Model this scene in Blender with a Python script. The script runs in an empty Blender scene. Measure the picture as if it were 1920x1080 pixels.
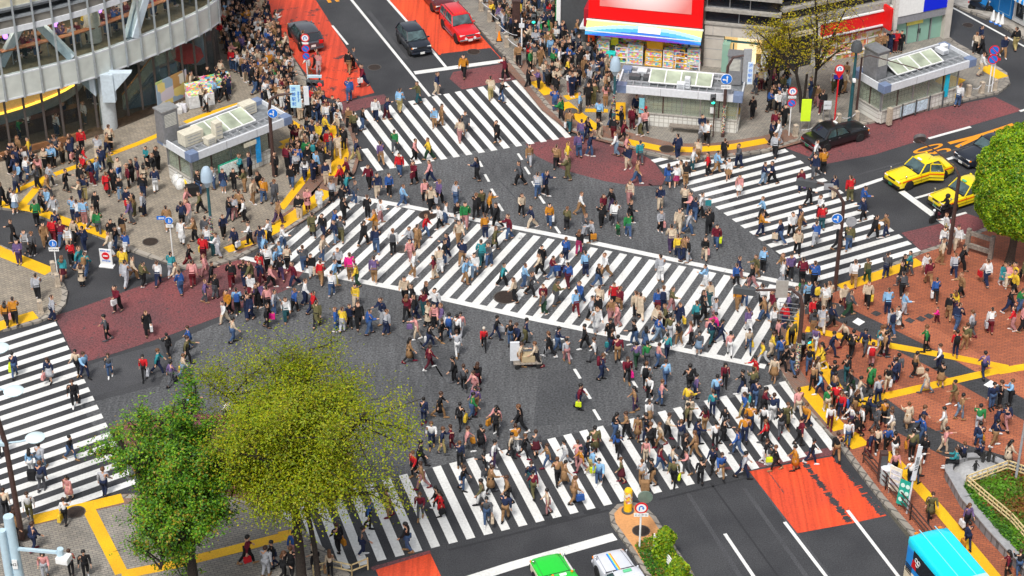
import bpy, bmesh, math, random
import numpy as np
from mathutils import Vector, Matrix
from math import sin, cos, pi, radians as R, atan2, hypot
random.seed(7)
SC = bpy.context.scene
COL = SC.collection
FPX, PITCH, CAMH = 3780.0, R(32.3), 60.0      # measured from the photograph

def g(x, y, z=0.0):
    """world point at height z that the photograph shows at (x, y)"""
    a = (x - 960) / FPX
    b = -(y - 540) / FPX
    d = Vector((a, cos(PITCH) + b * sin(PITCH), -sin(PITCH) + b * cos(PITCH)))
    t = (z - CAMH) / d.z
    return Vector((d.x * t, d.y * t, z))

def pix(P):
    v = Vector(P) - Vector((0, 0, CAMH))
    dep = v.y * cos(PITCH) - v.z * sin(PITCH)
    up = v.y * sin(PITCH) + v.z * cos(PITCH)
    return 960 + FPX * v.x / dep, 540 - FPX * up / dep

def hgt(P, py):
    """height above ground point P that shows at row py"""
    lo, hi = -5.0, 40.0
    for _ in range(40):
        m = (lo + hi) / 2
        if pix((P[0], P[1], m))[1] > py: lo = m
        else: hi = m
    return lo

# ------------------------------------------------------------------ materials
MATS = {}
def mat(name, col=(.5, .5, .5), rough=.7, metal=0.0, var=.12, scale=6.0, emit=0, bump=0.0, spec=.4, coat=0):
    if name in MATS: return MATS[name]
    m = bpy.data.materials.new(name); m.use_nodes = True
    nt = m.node_tree; b = nt.nodes['Principled BSDF']
    b.inputs['Roughness'].default_value = rough
    b.inputs['Metallic'].default_value = metal
    b.inputs['Specular IOR Level'].default_value = spec
    if coat: b.inputs['Coat Weight'].default_value = coat
    if var:
        tc = nt.nodes.new('ShaderNodeTexCoord')
        no = nt.nodes.new('ShaderNodeTexNoise'); no.inputs['Scale'].default_value = scale; no.inputs['Detail'].default_value = 4
        nt.links.new(tc.outputs['Object'], no.inputs['Vector'])
        mr = nt.nodes.new('ShaderNodeMapRange'); mr.inputs[1].default_value = .3; mr.inputs[2].default_value = .7
        mr.inputs[3].default_value = 1 - var; mr.inputs[4].default_value = 1 + var
        nt.links.new(no.outputs['Fac'], mr.inputs['Value'])
        mx = nt.nodes.new('ShaderNodeMix'); mx.data_type = 'RGBA'; mx.blend_type = 'MULTIPLY'; mx.inputs[0].default_value = 1
        mx.inputs[6].default_value = (*col, 1)
        nt.links.new(mr.outputs[0], mx.inputs[7]); nt.links.new(mx.outputs[2], b.inputs['Base Color'])
        if bump:
            bp = nt.nodes.new('ShaderNodeBump'); bp.inputs['Strength'].default_value = bump; bp.inputs['Distance'].default_value = .03
            nt.links.new(no.outputs['Fac'], bp.inputs['Height']); nt.links.new(bp.outputs[0], b.inputs['Normal'])
    else:
        b.inputs['Base Color'].default_value = (*col, 1)
    if emit:
        b.inputs['Emission Color'].default_value = (*col, 1); b.inputs['Emission Strength'].default_value = emit
    MATS[name] = m
    return m

def nodes(name):
    m = bpy.data.materials.new(name); m.use_nodes = True; MATS[name] = m
    nt = m.node_tree
    return m, nt, nt.nodes['Principled BSDF']
def N(nt, typ, **kw):
    n = nt.nodes.new(typ)
    for k, v in kw.items():
        if k.startswith('i'): n.inputs[int(k[1:])].default_value = v
        else: setattr(n, k, v)
    return n
def L(nt, a, b): nt.links.new(a, b)

def speckled(name, base, stain, fine=(.7, 1.35), fs=22, ss=.35, worn=None, rough=.85, bump=.35, streak=None, gx=None):
    """ground cover: fine grain, broad stains and, if asked, worn-away spots or drawn streaks"""
    m, nt, b = nodes(name)
    tc = N(nt, 'ShaderNodeTexCoord')
    n1 = N(nt, 'ShaderNodeTexNoise'); n1.inputs['Scale'].default_value = fs; n1.inputs['Detail'].default_value = 3; n1.inputs['Roughness'].default_value = .7
    n2 = N(nt, 'ShaderNodeTexNoise'); n2.inputs['Scale'].default_value = ss; n2.inputs['Detail'].default_value = 5
    L(nt, tc.outputs['Object'], n1.inputs['Vector']); L(nt, tc.outputs['Object'], n2.inputs['Vector'])
    m1 = N(nt, 'ShaderNodeMapRange'); m1.inputs[1].default_value = .32; m1.inputs[2].default_value = .68
    m1.inputs[3].default_value = fine[0]; m1.inputs[4].default_value = fine[1]
    L(nt, n1.outputs['Fac'], m1.inputs[0])
    m2 = N(nt, 'ShaderNodeMapRange'); m2.inputs[1].default_value = .35; m2.inputs[2].default_value = .65
    L(nt, n2.outputs['Fac'], m2.inputs[0])
    c = N(nt, 'ShaderNodeMix', data_type='RGBA'); c.inputs[6].default_value = (*base, 1); c.inputs[7].default_value = (*stain, 1)
    L(nt, m2.outputs[0], c.inputs[0])
    last = c.outputs[2]
    if streak:
        mp = N(nt, 'ShaderNodeMapping'); mp.inputs['Rotation'].default_value = (0, 0, streak[0]); mp.inputs['Scale'].default_value = (streak[1], streak[2], 1)
        L(nt, tc.outputs['Object'], mp.inputs[0])
        n4 = N(nt, 'ShaderNodeTexNoise'); n4.inputs['Scale'].default_value = 1; n4.inputs['Detail'].default_value = 4
        L(nt, mp.outputs[0], n4.inputs['Vector'])
        m4 = N(nt, 'ShaderNodeMapRange'); m4.inputs[1].default_value = .35; m4.inputs[2].default_value = .65; m4.inputs[3].default_value = streak[3]; m4.inputs[4].default_value = streak[4]
        L(nt, n4.outputs['Fac'], m4.inputs[0])
        x4 = N(nt, 'ShaderNodeMix', data_type='RGBA', blend_type='MULTIPLY'); x4.inputs[0].default_value = 1
        L(nt, last, x4.inputs[6]); L(nt, m4.outputs[0], x4.inputs[7]); last = x4.outputs[2]
    x = N(nt, 'ShaderNodeMix', data_type='RGBA', blend_type='MULTIPLY'); x.inputs[0].default_value = 1
    L(nt, last, x.inputs[6]); L(nt, m1.outputs[0], x.inputs[7]); last = x.outputs[2]
    if worn:
        n3 = N(nt, 'ShaderNodeTexNoise'); n3.inputs['Scale'].default_value = worn[1]; n3.inputs['Detail'].default_value = 8; n3.inputs['Roughness'].default_value = .75
        L(nt, tc.outputs['Object'], n3.inputs['Vector'])
        m3 = N(nt, 'ShaderNodeMapRange'); m3.inputs[1].default_value = worn[2]; m3.inputs[2].default_value = worn[2] + .05
        L(nt, n3.outputs['Fac'], m3.inputs[0])
        w = N(nt, 'ShaderNodeMix', data_type='RGBA'); L(nt, m3.outputs[0], w.inputs[0]); L(nt, last, w.inputs[6]); w.inputs[7].default_value = (*worn[0], 1)
        last = w.outputs[2]
    L(nt, last, b.inputs['Base Color'])
    b.inputs['Roughness'].default_value = rough
    bp = N(nt, 'ShaderNodeBump'); bp.inputs['Strength'].default_value = bump; bp.inputs['Distance'].default_value = .02
    L(nt, n1.outputs['Fac'], bp.inputs['Height']); L(nt, bp.outputs[0], b.inputs['Normal'])
    return m

def paved(name, c1, c2, joint, bw, bh, rot, stain=.25, off=.5):
    """small paving stones with joints and broad stains"""
    m, nt, b = nodes(name)
    tc = N(nt, 'ShaderNodeTexCoord')
    mp = N(nt, 'ShaderNodeMapping'); mp.inputs['Rotation'].default_value = (0, 0, rot)
    L(nt, tc.outputs['Object'], mp.inputs[0])
    br = N(nt, 'ShaderNodeTexBrick'); br.inputs['Scale'].default_value = 1; br.inputs['Brick Width'].default_value = bw; br.inputs['Row Height'].default_value = bh
    br.inputs['Mortar Size'].default_value = bh * .09; br.inputs['Color1'].default_value = (*c1, 1); br.inputs['Color2'].default_value = (*c2, 1); br.inputs['Mortar'].default_value = (*joint, 1)
    br.offset = off
    L(nt, mp.outputs[0], br.inputs['Vector'])
    n2 = N(nt, 'ShaderNodeTexNoise'); n2.inputs['Scale'].default_value = .5; n2.inputs['Detail'].default_value = 7; n2.inputs['Roughness'].default_value = .65
    L(nt, tc.outputs['Object'], n2.inputs['Vector'])
    m2 = N(nt, 'ShaderNodeMapRange'); m2.inputs[1].default_value = .3; m2.inputs[2].default_value = .7; m2.inputs[3].default_value = 1 - stain; m2.inputs[4].default_value = 1 + stain
    L(nt, n2.outputs['Fac'], m2.inputs[0])
    x = N(nt, 'ShaderNodeMix', data_type='RGBA', blend_type='MULTIPLY'); x.inputs[0].default_value = 1
    L(nt, br.outputs['Color'], x.inputs[6]); L(nt, m2.outputs[0], x.inputs[7]); L(nt, x.outputs[2], b.inputs['Base Color'])
    b.inputs['Roughness'].default_value = .8
    bp = N(nt, 'ShaderNodeBump'); bp.inputs['Strength'].default_value = .4; bp.inputs['Distance'].default_value = .01
    L(nt, br.outputs['Fac'], bp.inputs['Height']); bp.invert = True; L(nt, bp.outputs[0], b.inputs['Normal'])
    return m

def glassy(name, tint, alpha):
    """window pane: part see-through, part mirror of the sky"""
    m, nt, b = nodes(name)
    b.inputs['Base Color'].default_value = (*tint, 1); b.inputs['Roughness'].default_value = .04; b.inputs['Specular IOR Level'].default_value = .8
    tr = N(nt, 'ShaderNodeBsdfTransparent'); tr.inputs[0].default_value = (.93, .97, .97, 1)
    mx = N(nt, 'ShaderNodeMixShader'); mx.inputs[0].default_value = alpha
    L(nt, tr.outputs[0], mx.inputs[1]); L(nt, b.outputs[0], mx.inputs[2])
    L(nt, mx.outputs[0], nt.nodes['Material Output'].inputs[0])
    return m

def goods(name, cols, s, bright=1.0, rows=None):
    """shelves of small packets: random coloured cells"""
    m, nt, b = nodes(name)
    tc = N(nt, 'ShaderNodeTexCoord')
    mp = N(nt, 'ShaderNodeMapping'); mp.inputs['Scale'].default_value = (s, s, s * 1.3)
    L(nt, tc.outputs['Object'], mp.inputs[0])
    vo = N(nt, 'ShaderNodeTexVoronoi', distance='CHEBYCHEV'); vo.inputs['Scale'].default_value = 1; vo.inputs['Randomness'].default_value = .5
    L(nt, mp.outputs[0], vo.inputs['Vector'])
    sp = N(nt, 'ShaderNodeSeparateColor'); L(nt, vo.outputs['Color'], sp.inputs[0])
    rp = N(nt, 'ShaderNodeValToRGB'); rp.color_ramp.interpolation = 'CONSTANT'
    e = rp.color_ramp.elements
    e[0].position = 0; e[0].color = (*cols[0], 1); e[1].position = 1 / len(cols); e[1].color = (*cols[1], 1)
    for i in range(2, len(cols)):
        q = e.new(i / len(cols)); q.color = (*cols[i], 1)
    L(nt, sp.outputs[0], rp.inputs[0]); L(nt, rp.outputs[0], b.inputs['Base Color'])
    b.inputs['Roughness'].default_value = .5
    return m

# ------------------------------------------------------------------ mesh builder
class MB:
    def __init__(s): s.v = []; s.f = []; s.m = []; s.c = 0
    def mat(s, i): s.c = i; return s
    def _add(s, vs, fs):
        o = len(s.v); s.v += [tuple(p) for p in vs]
        for f in fs: s.f.append(tuple(o + i for i in f)); s.m.append(s.c)
        return s
    def box(s, c, d, rz=0, rx=0, ry=0):
        M = Matrix.Translation(c) @ Matrix.Rotation(rz, 4, 'Z') @ Matrix.Rotation(ry, 4, 'Y') @ Matrix.Rotation(rx, 4, 'X')
        vs = [M @ Vector((x * d[0] / 2, y * d[1] / 2, z * d[2] / 2)) for x in (-1, 1) for y in (-1, 1) for z in (-1, 1)]
        return s._add(vs, [(0, 1, 3, 2), (4, 6, 7, 5), (0, 4, 5, 1), (2, 3, 7, 6), (0, 2, 6, 4), (1, 5, 7, 3)])
    def bar(s, a, b, w, h=None, up=(0, 0, 1)):
        """square bar from a to b"""
        a, b = Vector(a), Vector(b); h = h or w
        d = (b - a); ln = d.length
        if ln < 1e-6: return s
        d /= ln; u = Vector(up)
        if abs(d.dot(u)) > .98: u = Vector((1, 0, 0))
        r = d.cross(u).normalized(); u = r.cross(d)
        vs = [p + r * (i * w / 2) + u * (j * h / 2) for p in (a, b) for i, j in ((-1, -1), (1, -1), (1, 1), (-1, 1))]
        return s._add(vs, [(3, 2, 1, 0), (4, 5, 6, 7), (0, 1, 5, 4), (1, 2, 6, 5), (2, 3, 7, 6), (3, 0, 4, 7)])
    def tube(s, pts, r, n=8, cap=True):
        pts = [Vector(p) for p in pts]
        rs = r if isinstance(r, (list, tuple)) else [r] * len(pts)
        vs = []; fs = []
        prev = None
        for i, p in enumerate(pts):
            d = (pts[min(i + 1, len(pts) - 1)] - pts[max(i - 1, 0)])
            if d.length < 1e-9: d = Vector((0, 0, 1))
            d.normalize()
            if prev is None:
                u = Vector((1, 0, 0)) if abs(d.x) < .9 else Vector((0, 1, 0))
                u = (u - d * u.dot(d)).normalized()
            else:
                u = (prev - d * prev.dot(d)).normalized()
            prev = u; w = d.cross(u)
            for k in range(n):
                a = 2 * pi * k / n
                vs.append(p + (u * cos(a) + w * sin(a)) * rs[i])
        for i in range(len(pts) - 1):
            for k in range(n):
                k2 = (k + 1) % n
                fs.append((i * n + k, i * n + k2, (i + 1) * n + k2, (i + 1) * n + k))
        if cap:
            fs.append(tuple(range(n - 1, -1, -1))); fs.append(tuple((len(pts) - 1) * n + k for k in range(n)))
        return s._add(vs, fs)
    def lathe(s, prof, o=(0, 0, 0), n=16, sx=1, sy=1, M=None):
        vs = []; fs = []
        for r, z in prof:
            for k in range(n):
                a = 2 * pi * k / n
                p = Vector((r * cos(a) * sx, r * sin(a) * sy, z))
                if M is not None: p = M @ p
                vs.append(p + Vector(o))
        for i in range(len(prof) - 1):
            for k in range(n):
                k2 = (k + 1) % n
                fs.append((i * n + k, i * n + k2, (i + 1) * n + k2, (i + 1) * n + k))
        if prof[0][0] > 1e-6: fs.append(tuple(range(n - 1, -1, -1)))
        if prof[-1][0] > 1e-6: fs.append(tuple((len(prof) - 1) * n + k for k in range(n)))
        return s._add(vs, fs)
    def disc(s, c, nrm, r, th=.02, n=20):
        nrm = Vector(nrm).normalized(); c = Vector(c)
        return s.tube([c, c + nrm * th], r, n)
    def prism(s, poly, z0, z1):
        n = len(poly)
        ar = sum(poly[i][0] * poly[(i + 1) % n][1] - poly[(i + 1) % n][0] * poly[i][1] for i in range(n))
        if ar < 0: poly = poly[::-1]
        vs = [(p[0], p[1], z0) for p in poly] + [(p[0], p[1], z1) for p in poly]
        fs = [tuple(range(n - 1, -1, -1)), tuple(range(n, 2 * n))]
        fs += [(i, (i + 1) % n, n + (i + 1) % n, n + i) for i in range(n)]
        return s._add(vs, fs)
    def sheet(s, poly, z):
        n = len(poly)
        ar = sum(poly[i][0] * poly[(i + 1) % n][1] - poly[(i + 1) % n][0] * poly[i][1] for i in range(n))
        if ar < 0: poly = poly[::-1]
        return s._add([(p[0], p[1], z) for p in poly], [tuple(range(n))])
    def face(s, *ps): return s._add(ps, [tuple(range(len(ps)))])
    def panel(s, ps, th):
        """flat polygon given a thickness along its normal"""
        ps = [Vector(p) for p in ps]; n = len(ps)
        nr = (ps[1] - ps[0]).cross(ps[-1] - ps[0]).normalized() * th
        vs = ps + [p + nr for p in ps]
        fs = [tuple(range(n - 1, -1, -1)), tuple(range(n, 2 * n))] + [(i, (i + 1) % n, n + (i + 1) % n, n + i) for i in range(n)]
        return s._add(vs, fs)
    def ball(s, c, r, n=12, m=8, sc=(1, 1, 1)):
        prof = [(r * sin(pi * i / m), -r * cos(pi * i / m)) for i in range(m + 1)]
        prof[0] = (1e-4, -r); prof[-1] = (1e-4, r)
        return s.lathe([(a, b * sc[2]) for a, b in prof], c, n, sc[0], sc[1])
    def loft(s, rings, cap=True, closed=True):
        n = len(rings[0]); vs = [p for r in rings for p in r]; fs = []
        for i in range(len(rings) - 1):
            for k in range(n if closed else n - 1):
                k2 = (k + 1) % n
                fs.append((i * n + k, i * n + k2, (i + 1) * n + k2, (i + 1) * n + k))
        if cap:
            fs.append(tuple(range(n - 1, -1, -1))); fs.append(tuple((len(rings) - 1) * n + k for k in range(n)))
        return s._add(vs, fs)
    def mesh(s, name, mats, smooth=False):
        me = bpy.data.meshes.new(name); me.from_pydata(s.v, [], s.f); me.update()
        for m in (mats if isinstance(mats, (list, tuple)) else [mats]): me.materials.append(m)
        me.polygons.foreach_set('material_index', s.m)
        if smooth: me.polygons.foreach_set('use_smooth', [True] * len(s.f))
        bm = bmesh.new(); bm.from_mesh(me); bmesh.ops.recalc_face_normals(bm, faces=bm.faces); bm.to_mesh(me); bm.free()
        return me
    def obj(s, name, mats, parent=None, smooth=False, bevel=0, loc=None, rz=None):
        o = bpy.data.objects.new(name, s.mesh(name, mats, smooth)); COL.objects.link(o)
        if parent is not None: o.parent = parent
        if loc is not None: o.location = loc
        if rz is not None: o.rotation_euler = (0, 0, rz)
        if bevel:
            b = o.modifiers.new('Bevel', 'BEVEL'); b.width = bevel; b.segments = 2; b.limit_method = 'ANGLE'; b.angle_limit = R(35)
        if smooth:
            try:
                e = o.modifiers.new('Edges', 'EDGE_SPLIT'); e.split_angle = R(38)
            except Exception: pass
        return o

def tag(o, label=None, cat=None, group=None, kind=None):
    if label: o['label'] = label
    if cat: o['category'] = cat
    if group: o['group'] = group
    if kind: o['kind'] = kind
    return o
def thing(name, label, cat, loc=(0, 0, 0), rz=0, group=None):
    o = bpy.data.objects.new(name, None); o.empty_display_size = .3; COL.objects.link(o)
    o.location = loc; o.rotation_euler = (0, 0, rz)
    return tag(o, label, cat, group)
def copy_tree(o, parent=None):
    c = o.copy(); COL.objects.link(c)
    if parent is not None: c.parent = parent
    for ch in list(o.children): copy_tree(ch, c)
    return c
def ang(a, b): return atan2(b[1] - a[1], b[0] - a[0])
def text_mesh(txt, size, m, parent, loc, rot, name='lettering', ext=.006, align='CENTER'):
    cu = bpy.data.curves.new(name, 'FONT'); cu.body = txt; cu.size = size; cu.extrude = ext; cu.align_x = align; cu.align_y = 'CENTER'
    t = bpy.data.objects.new(name, cu); COL.objects.link(t)
    dg = bpy.context.evaluated_depsgraph_get()
    me = bpy.data.meshes.new_from_object(t.evaluated_get(dg)); bpy.data.objects.remove(t)
    me.name = name; me.materials.clear(); me.materials.append(m)
    o = bpy.data.objects.new(name, me); COL.objects.link(o); o.parent = parent; o.location = loc; o.rotation_euler = rot
    return o

# common colours
WHITE = mat('white_paint', (.78, .78, .77), .5, var=.06)
BLACK = mat('black_paint', (.012, .012, .014), .45, var=.2)
STEEL = mat('brushed_steel', (.42, .43, .45), .35, .7)
GREY = mat('grey_paint', (.30, .31, .33), .5)
DGREY = mat('dark_grey_paint', (.07, .075, .08), .5)
LGREY = mat('pale_grey_panel', (.62, .64, .67), .5, var=.08)
BLUEGREY = mat('blue_grey_block', (.16, .21, .33), .5)
BROWN = mat('brown_post_paint', (.065, .035, .03), .5, var=.3, scale=9)
TEAL = mat('dark_teal_paint', (.02, .085, .10), .45, var=.2)
CONC = mat('concrete', (.36, .33, .29), .9, var=.25, scale=3, bump=.2)
STONE = mat('bollard_stone', (.42, .35, .27), .9, var=.3, scale=12, bump=.3)
WOOD = mat('counter_wood', (.32, .11, .03), .5, var=.25, scale=4)
DWOOD = mat('weathered_wood', (.22, .19, .16), .85, var=.35, scale=9)
YEL = mat('yellow_paint', (.80, .48, .01), .6, var=.1)
RED = mat('red_sign', (.72, .012, .012), .5, var=.04)
BLUE = mat('blue_sign', (.01, .16, .62), .4, var=.04)
SIGNRED = mat('sign_red', (.65, .012, .02), .4, var=.04)
GLASS = glassy('window_glass', (.03, .05, .055), .16)
SGLASS = glassy('shelter_glass', (.44, .47, .37), .34)
PANEGLASS = glassy('green_tint_glass', (.30, .52, .42), .75)
DGLASS = mat('dark_glass', (.012, .016, .022), .06, var=0, spec=.8)
# ------------------------------------------------------------------ ground
ASPHALT = speckled('asphalt', (.046, .047, .051), (.026, .027, .031), (.55, 1.55), 16, .3)
ASPHALT2 = speckled('newer_asphalt', (.024, .025, .028), (.018, .019, .022), (.6, 1.5), 16, .4)
ASPHALT3 = speckled('polished_asphalt', (.062, .063, .068), (.046, .047, .052), (.55, 1.55), 16, .5)
JUNC = speckled('junction_asphalt', (.088, .090, .094), (.060, .062, .066), (.40, 1.75), 9, .16, streak=(R(40), 4, .5, .86, 1.15))
JUNC2 = speckled('darker_junction_asphalt', (.066, .068, .072), (.048, .050, .054), (.42, 1.7), 9, .3)
MAROON = speckled('maroon_coating', (.185, .052, .054), (.110, .044, .048), (.5, 1.6), 10, .3, worn=((.06, .045, .048), 3, .57))
ORANGE = speckled('red_orange_coating', (.76, .075, .018), (.60, .062, .022), (.8, 1.15), 9, .35, worn=((.05, .035, .035), .9, .635), streak=(R(-38), 5, .12, .72, 1.12))
ORANGEW = speckled('worn_red_coating', (.70, .068, .024), (.50, .055, .028), (.85, 1.12), 9, .3, worn=((.045, .032, .032), .8, .56), streak=(R(-52), 4, .12, .7, 1.1))
LINE = speckled('road_marking_white', (.75, .75, .73), (.64, .64, .62), (.85, 1.08), 8, .45, worn=((.15, .15, .155), 1.3, .632), rough=.6, bump=.15)
LINEO = speckled('road_marking_orange', (.75, .30, .01), (.7, .26, .01), (.9, 1.1), 8, .5, worn=((.12, .08, .04), 2.6, .68), rough=.6)
TACT = speckled('tactile_yellow', (.82, .47, .004), (.72, .38, .006), (.8, 1.1), 14, .6, worn=((.30, .19, .03), 5, .64), rough=.65)
PGREY = paved('grey_paving', (.31, .265, .205), (.235, .205, .165), (.13, .11, .09), .3, .15, R(28))
PGREY2 = paved('grey_stone_paving', (.28, .25, .21), (.21, .195, .17), (.10, .095, .09), .3, .15, R(-20))
PBROWN = paved('brown_brick_band', (.24, .115, .075), (.20, .13, .10), (.13, .09, .07), .24, .12, R(60))
PRED = paved('red_brick_paving', (.37, .108, .048), (.27, .082, .042), (.15, .055, .035), .3, .15, R(14), .22)
PRED2 = paved('orange_brick_paving', (.46, .145, .062), (.38, .115, .055), (.17, .065, .05), .3, .15, R(14), .15)
PDARK = paved('black_stone_band', (.055, .055, .06), (.04, .042, .046), (.02, .02, .02), .3, .15, R(14), .3)
KERB = paved('kerb_stone', (.30, .27, .23), (.24, .215, .185), (.11, .10, .09), 1.0, .5, R(30), .3)
SAND = speckled('island_coating', (.62, .30, .11), (.52, .25, .10), (.85, 1.1), 9, .5)

def P(pts, z=0): return [g(x, y, z) for x, y in pts]
Z1, Z2, Z3, Z4 = .004, .008, .012, .016
KZ = .14
def st(name, mb, mats): return tag(mb.obj(name, mats), kind='structure')

st('road', MB().sheet([(-260, -40), (260, -40), (260, 330), (-260, 330)], 0), ASPHALT)
# the rough junction surface between the crossings
JP = [(150, 760), (300, 722), (330, 640), (420, 600), (470, 545), (500, 470), (560, 412), (660, 330), (880, 285), (1000, 262), (1110, 300),
      (1230, 350), (1330, 330), (1400, 420), (1500, 520), (1490, 600), (1470, 720), (1300, 765), (950, 840), (800, 880), (650, 930), (560, 950), (400, 940), (240, 900)]
st('junction_road', MB().sheet(P(JP), Z1), JUNC)
def patch(name, pts, m, z=Z2): st(name, MB().sheet(P(pts), z), m)
patch('maroon_road_coating', [(102, 592), (140, 581), (250, 541), (350, 506), (445, 486), (510, 497), (570, 508), (545, 540), (480, 568), (410, 594), (322, 627), (217, 662), (160, 679), (142, 676)], MAROON)
patch('maroon_road_coating', [(205, 800), (330, 772), (500, 785), (600, 815), (665, 855), (610, 915), (560, 945), (500, 950), (430, 932), (330, 925), (262, 905)], MAROON)
patch('maroon_road_coating', [(985, 270), (1068, 255), (1130, 262), (1190, 282), (1225, 302), (1248, 334), (1241, 347), (1197, 350), (1135, 340), (1060, 320), (1005, 292)], MAROON)
patch('maroon_road_coating', [(618, 205), (640, 192), (720, 176.7), (733, 192), (650, 212), (620, 220)], MAROON)
patch('maroon_road_coating', [(843, 148), (866, 168), (962, 150), (990, 140), (958, 117), (850, 135)], MAROON)
patch('maroon_road_coating', [(1472, 277), (1551, 307), (1640, 290), (1717, 266), (1917, 207), (1865, 182), (1715, 213), (1600, 240)], MAROON)
patch('maroon_road_coating', [(1690, 437), (1760, 420), (1810, 400), (1890, 425), (1860, 445), (1727, 470)], MAROON)
patch('red_lane_coating', [(470, -60), (575, -60), (592, 0), (625, 52), (682, 140), (702, 174), (640, 191), (605, 180), (545, 100), (520, 55)], ORANGEW)
patch('red_lane_coating', [(690, -50), (727, 0), (823, 103), (940, 110), (842, 0), (800, -50)], ORANGE)
patch('red_lane_coating', [(1405, 884), (1560, 856), (1612, 907), (1662, 967), (1594, 982), (1495, 1000)], ORANGE)
patch('red_lane_coating', [(704, 1067), (807, 1038), (822, 1070), (860, 1150), (750, 1180)], ORANGE)
patch('asphalt_patch', [(826, 101), (920, 90), (938, 109), (838, 127)], ASPHALT, Z3)
patch('pink_worn_band', [(1340, 880), (1560, 838), (1562, 853), (1402, 881)], MAROON, Z1 * 1.6)
patch('pink_worn_band', [(694, 1064), (806, 1032), (808, 1037), (700, 1070)], MAROON, Z2 * 1.2)

for q_ in ([(1015, 974), (1050, 966), (1068, 969), (1062, 978), (1025, 984)], [(1092, 957), (1120, 952), (1128, 956), (1115, 963), (1096, 965)]): patch('asphalt_patch', q_, ASPHALT2, Z1 * 1.4)
for q_ in ([(840, 1030), (1140, 955), (1143, 958), (843, 1033)], [(1235, 935), (1400, 895), (1402, 897), (1237, 938)], [(1330, 905), (1460, 1085), (1464, 1085), (1334, 905)]): patch('asphalt_seam', q_, ASPHALT2, Z1 * 1.3)
for q_ in ([(1640, 905), (1672, 945), (1750, 1045), (1735, 1050), (1655, 950)],): patch('gutter_wear', q_, speckled('gutter_grime', (.085, .078, .058), (.05, .046, .036), (.6, 1.4), 12, .6), Z1 * 1.5)
for (a_, b_) in (((1395, 915), (1515, 1085)), ((1425, 908), (1560, 1090)), ((1290, 925), (1390, 1085)), ((742, 0), (795, 75)), ((690, 20), (760, 110)), ((1650, 322), (1800, 278)), ((1600, 330), (1760, 285))):
    (x0, y0), (x1, y1) = a_, b_; patch('tyre_track', [(x0 - 4, y0), (x1 - 5, y1), (x1 + 5, y1), (x0 + 4, y0)], ASPHALT3, Z1 * 1.2)
patch('asphalt_patch', [(150, 690), (215, 668), (300, 645), (322, 700), (170, 745)], ASPHALT3, Z1 * 1.2)
for q_ in ([(500, 560), (700, 610), (702, 613), (500, 563)], [(760, 600), (900, 820), (903, 820), (763, 600)], [(620, 560), (760, 640), (830, 760), (834, 760), (764, 638), (622, 558)], [(900, 300), (1010, 420), (1013, 420), (903, 300)], [(1150, 690), (1290, 560 + 90), (1293, 651), (1152, 693)], [(1215, 345), (1400, 470), (1403, 469), (1218, 344)]): patch('asphalt_seam', q_, JUNC2, Z2)
patch('repair_patch', [(780, 640), (860, 660), (890, 720), (800, 700)], JUNC2, Z2); patch('repair_patch', [(1010, 700), (1075, 690), (1130, 790), (1000, 800)], JUNC2, Z2 * .8)

# zebra crossings: each stripe runs between the two edges of the crossing
def zebra(a0, a1, ia, b0, b1, ib, k0, k1, duty=.5, extra=(), cut={}, z=Z3):
    """a0,a1: pixels of stripe ia[0] and ia[1] on one edge; b0,b1 the same on the other edge"""
    A0, A1, B0, B1 = g(*a0), g(*a1), g(*b0), g(*b1)
    da, db = (A1 - A0) / (ia[1] - ia[0]), (B1 - B0) / (ib[1] - ib[0])
    m = MB()
    for k in range(k0, k1 + 1):
        p = A0 + da * (k - ia[0]); q = B0 + db * (k - ib[0])
        t0, t1 = cut.get(k, (0, 1))
        n = 6
        for j in range(n):
            u, w = t0 + (t1 - t0) * j / n, t0 + (t1 - t0) * (j + 1) / n
            def E(t, s): return p.lerp(q, t) + (da * (1 - t) + db * t) * s
            m.sheet([E(u, 0), E(w, 0), E(w, duty), E(u, duty)], z)
    return m
def strip(m, pts, w, z, closed=False, zp=0):
    """ribbon of width w metres along pixel points"""
    c = P(pts, zp); n = len(c)
    off = []
    for i in range(n):
        d = (c[min(i + 1, n - 1)] - c[max(i - 1, 0)]); d.z = 0; d.normalize()
        off.append(Vector((-d.y, d.x, 0)) * w / 2)
    for i in range(n - 1):
        m.sheet([c[i] - off[i], c[i + 1] - off[i + 1], c[i + 1] + off[i + 1], c[i] + off[i]], z)
    return m
st('lower_zebra_crossing', zebra((684, 908), (1460, 717.5), (0, 26), (741.7, 1044.7), (1556.7, 845), (0, 26), -5, 26, .5, cut={25: (.0, 1), 26: (0, 1), 24: (.25, 1)}), LINE)
st('upper_zebra_crossing', zebra((654.2, 212.5), (959.2, 151.7), (0, 14), (779.2, 308.3), (1060, 259.2), (2, 14), -2, 14, .5, cut={-1: (.62, 1), -2: (.9, 1.05)}), LINE)
st('right_zebra_crossing', zebra((1294.2, 354.2), (1470.8, 483.3), (2, 13), (1471.7, 279.2), (1718.3, 464.2), (0, 16), -3, 16, .5), LINE)
_r = g(104.2, 603.3); _r15 = g(222.5, 844.2); _l15 = g(5.8, 920)
_l0 = _r + (_l15 - _r15)
def pxy(P_): return pix(P_)
st('left_zebra_crossing', zebra((104.2, 603.3), (241.7, 880), (0, 17), pxy(_l0), (5.8, 920), (0, 15), 0, 19, .5, cut={19: (.18, .92), 18: (.0, 1)}), LINE)
_dg = zebra((549.2, 501.7), (1388.3, 676.7), (0, 29), (690, 377), (1472, 539), (0, 29), -3, 29, .5, cut={-1: (0, 1), -2: (0, 1), -3: (.12, .95)})
strip(_dg, [(663, 370), (757, 386), (1100, 453), (1300, 495), (1515, 539)], .42, Z4)
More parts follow.
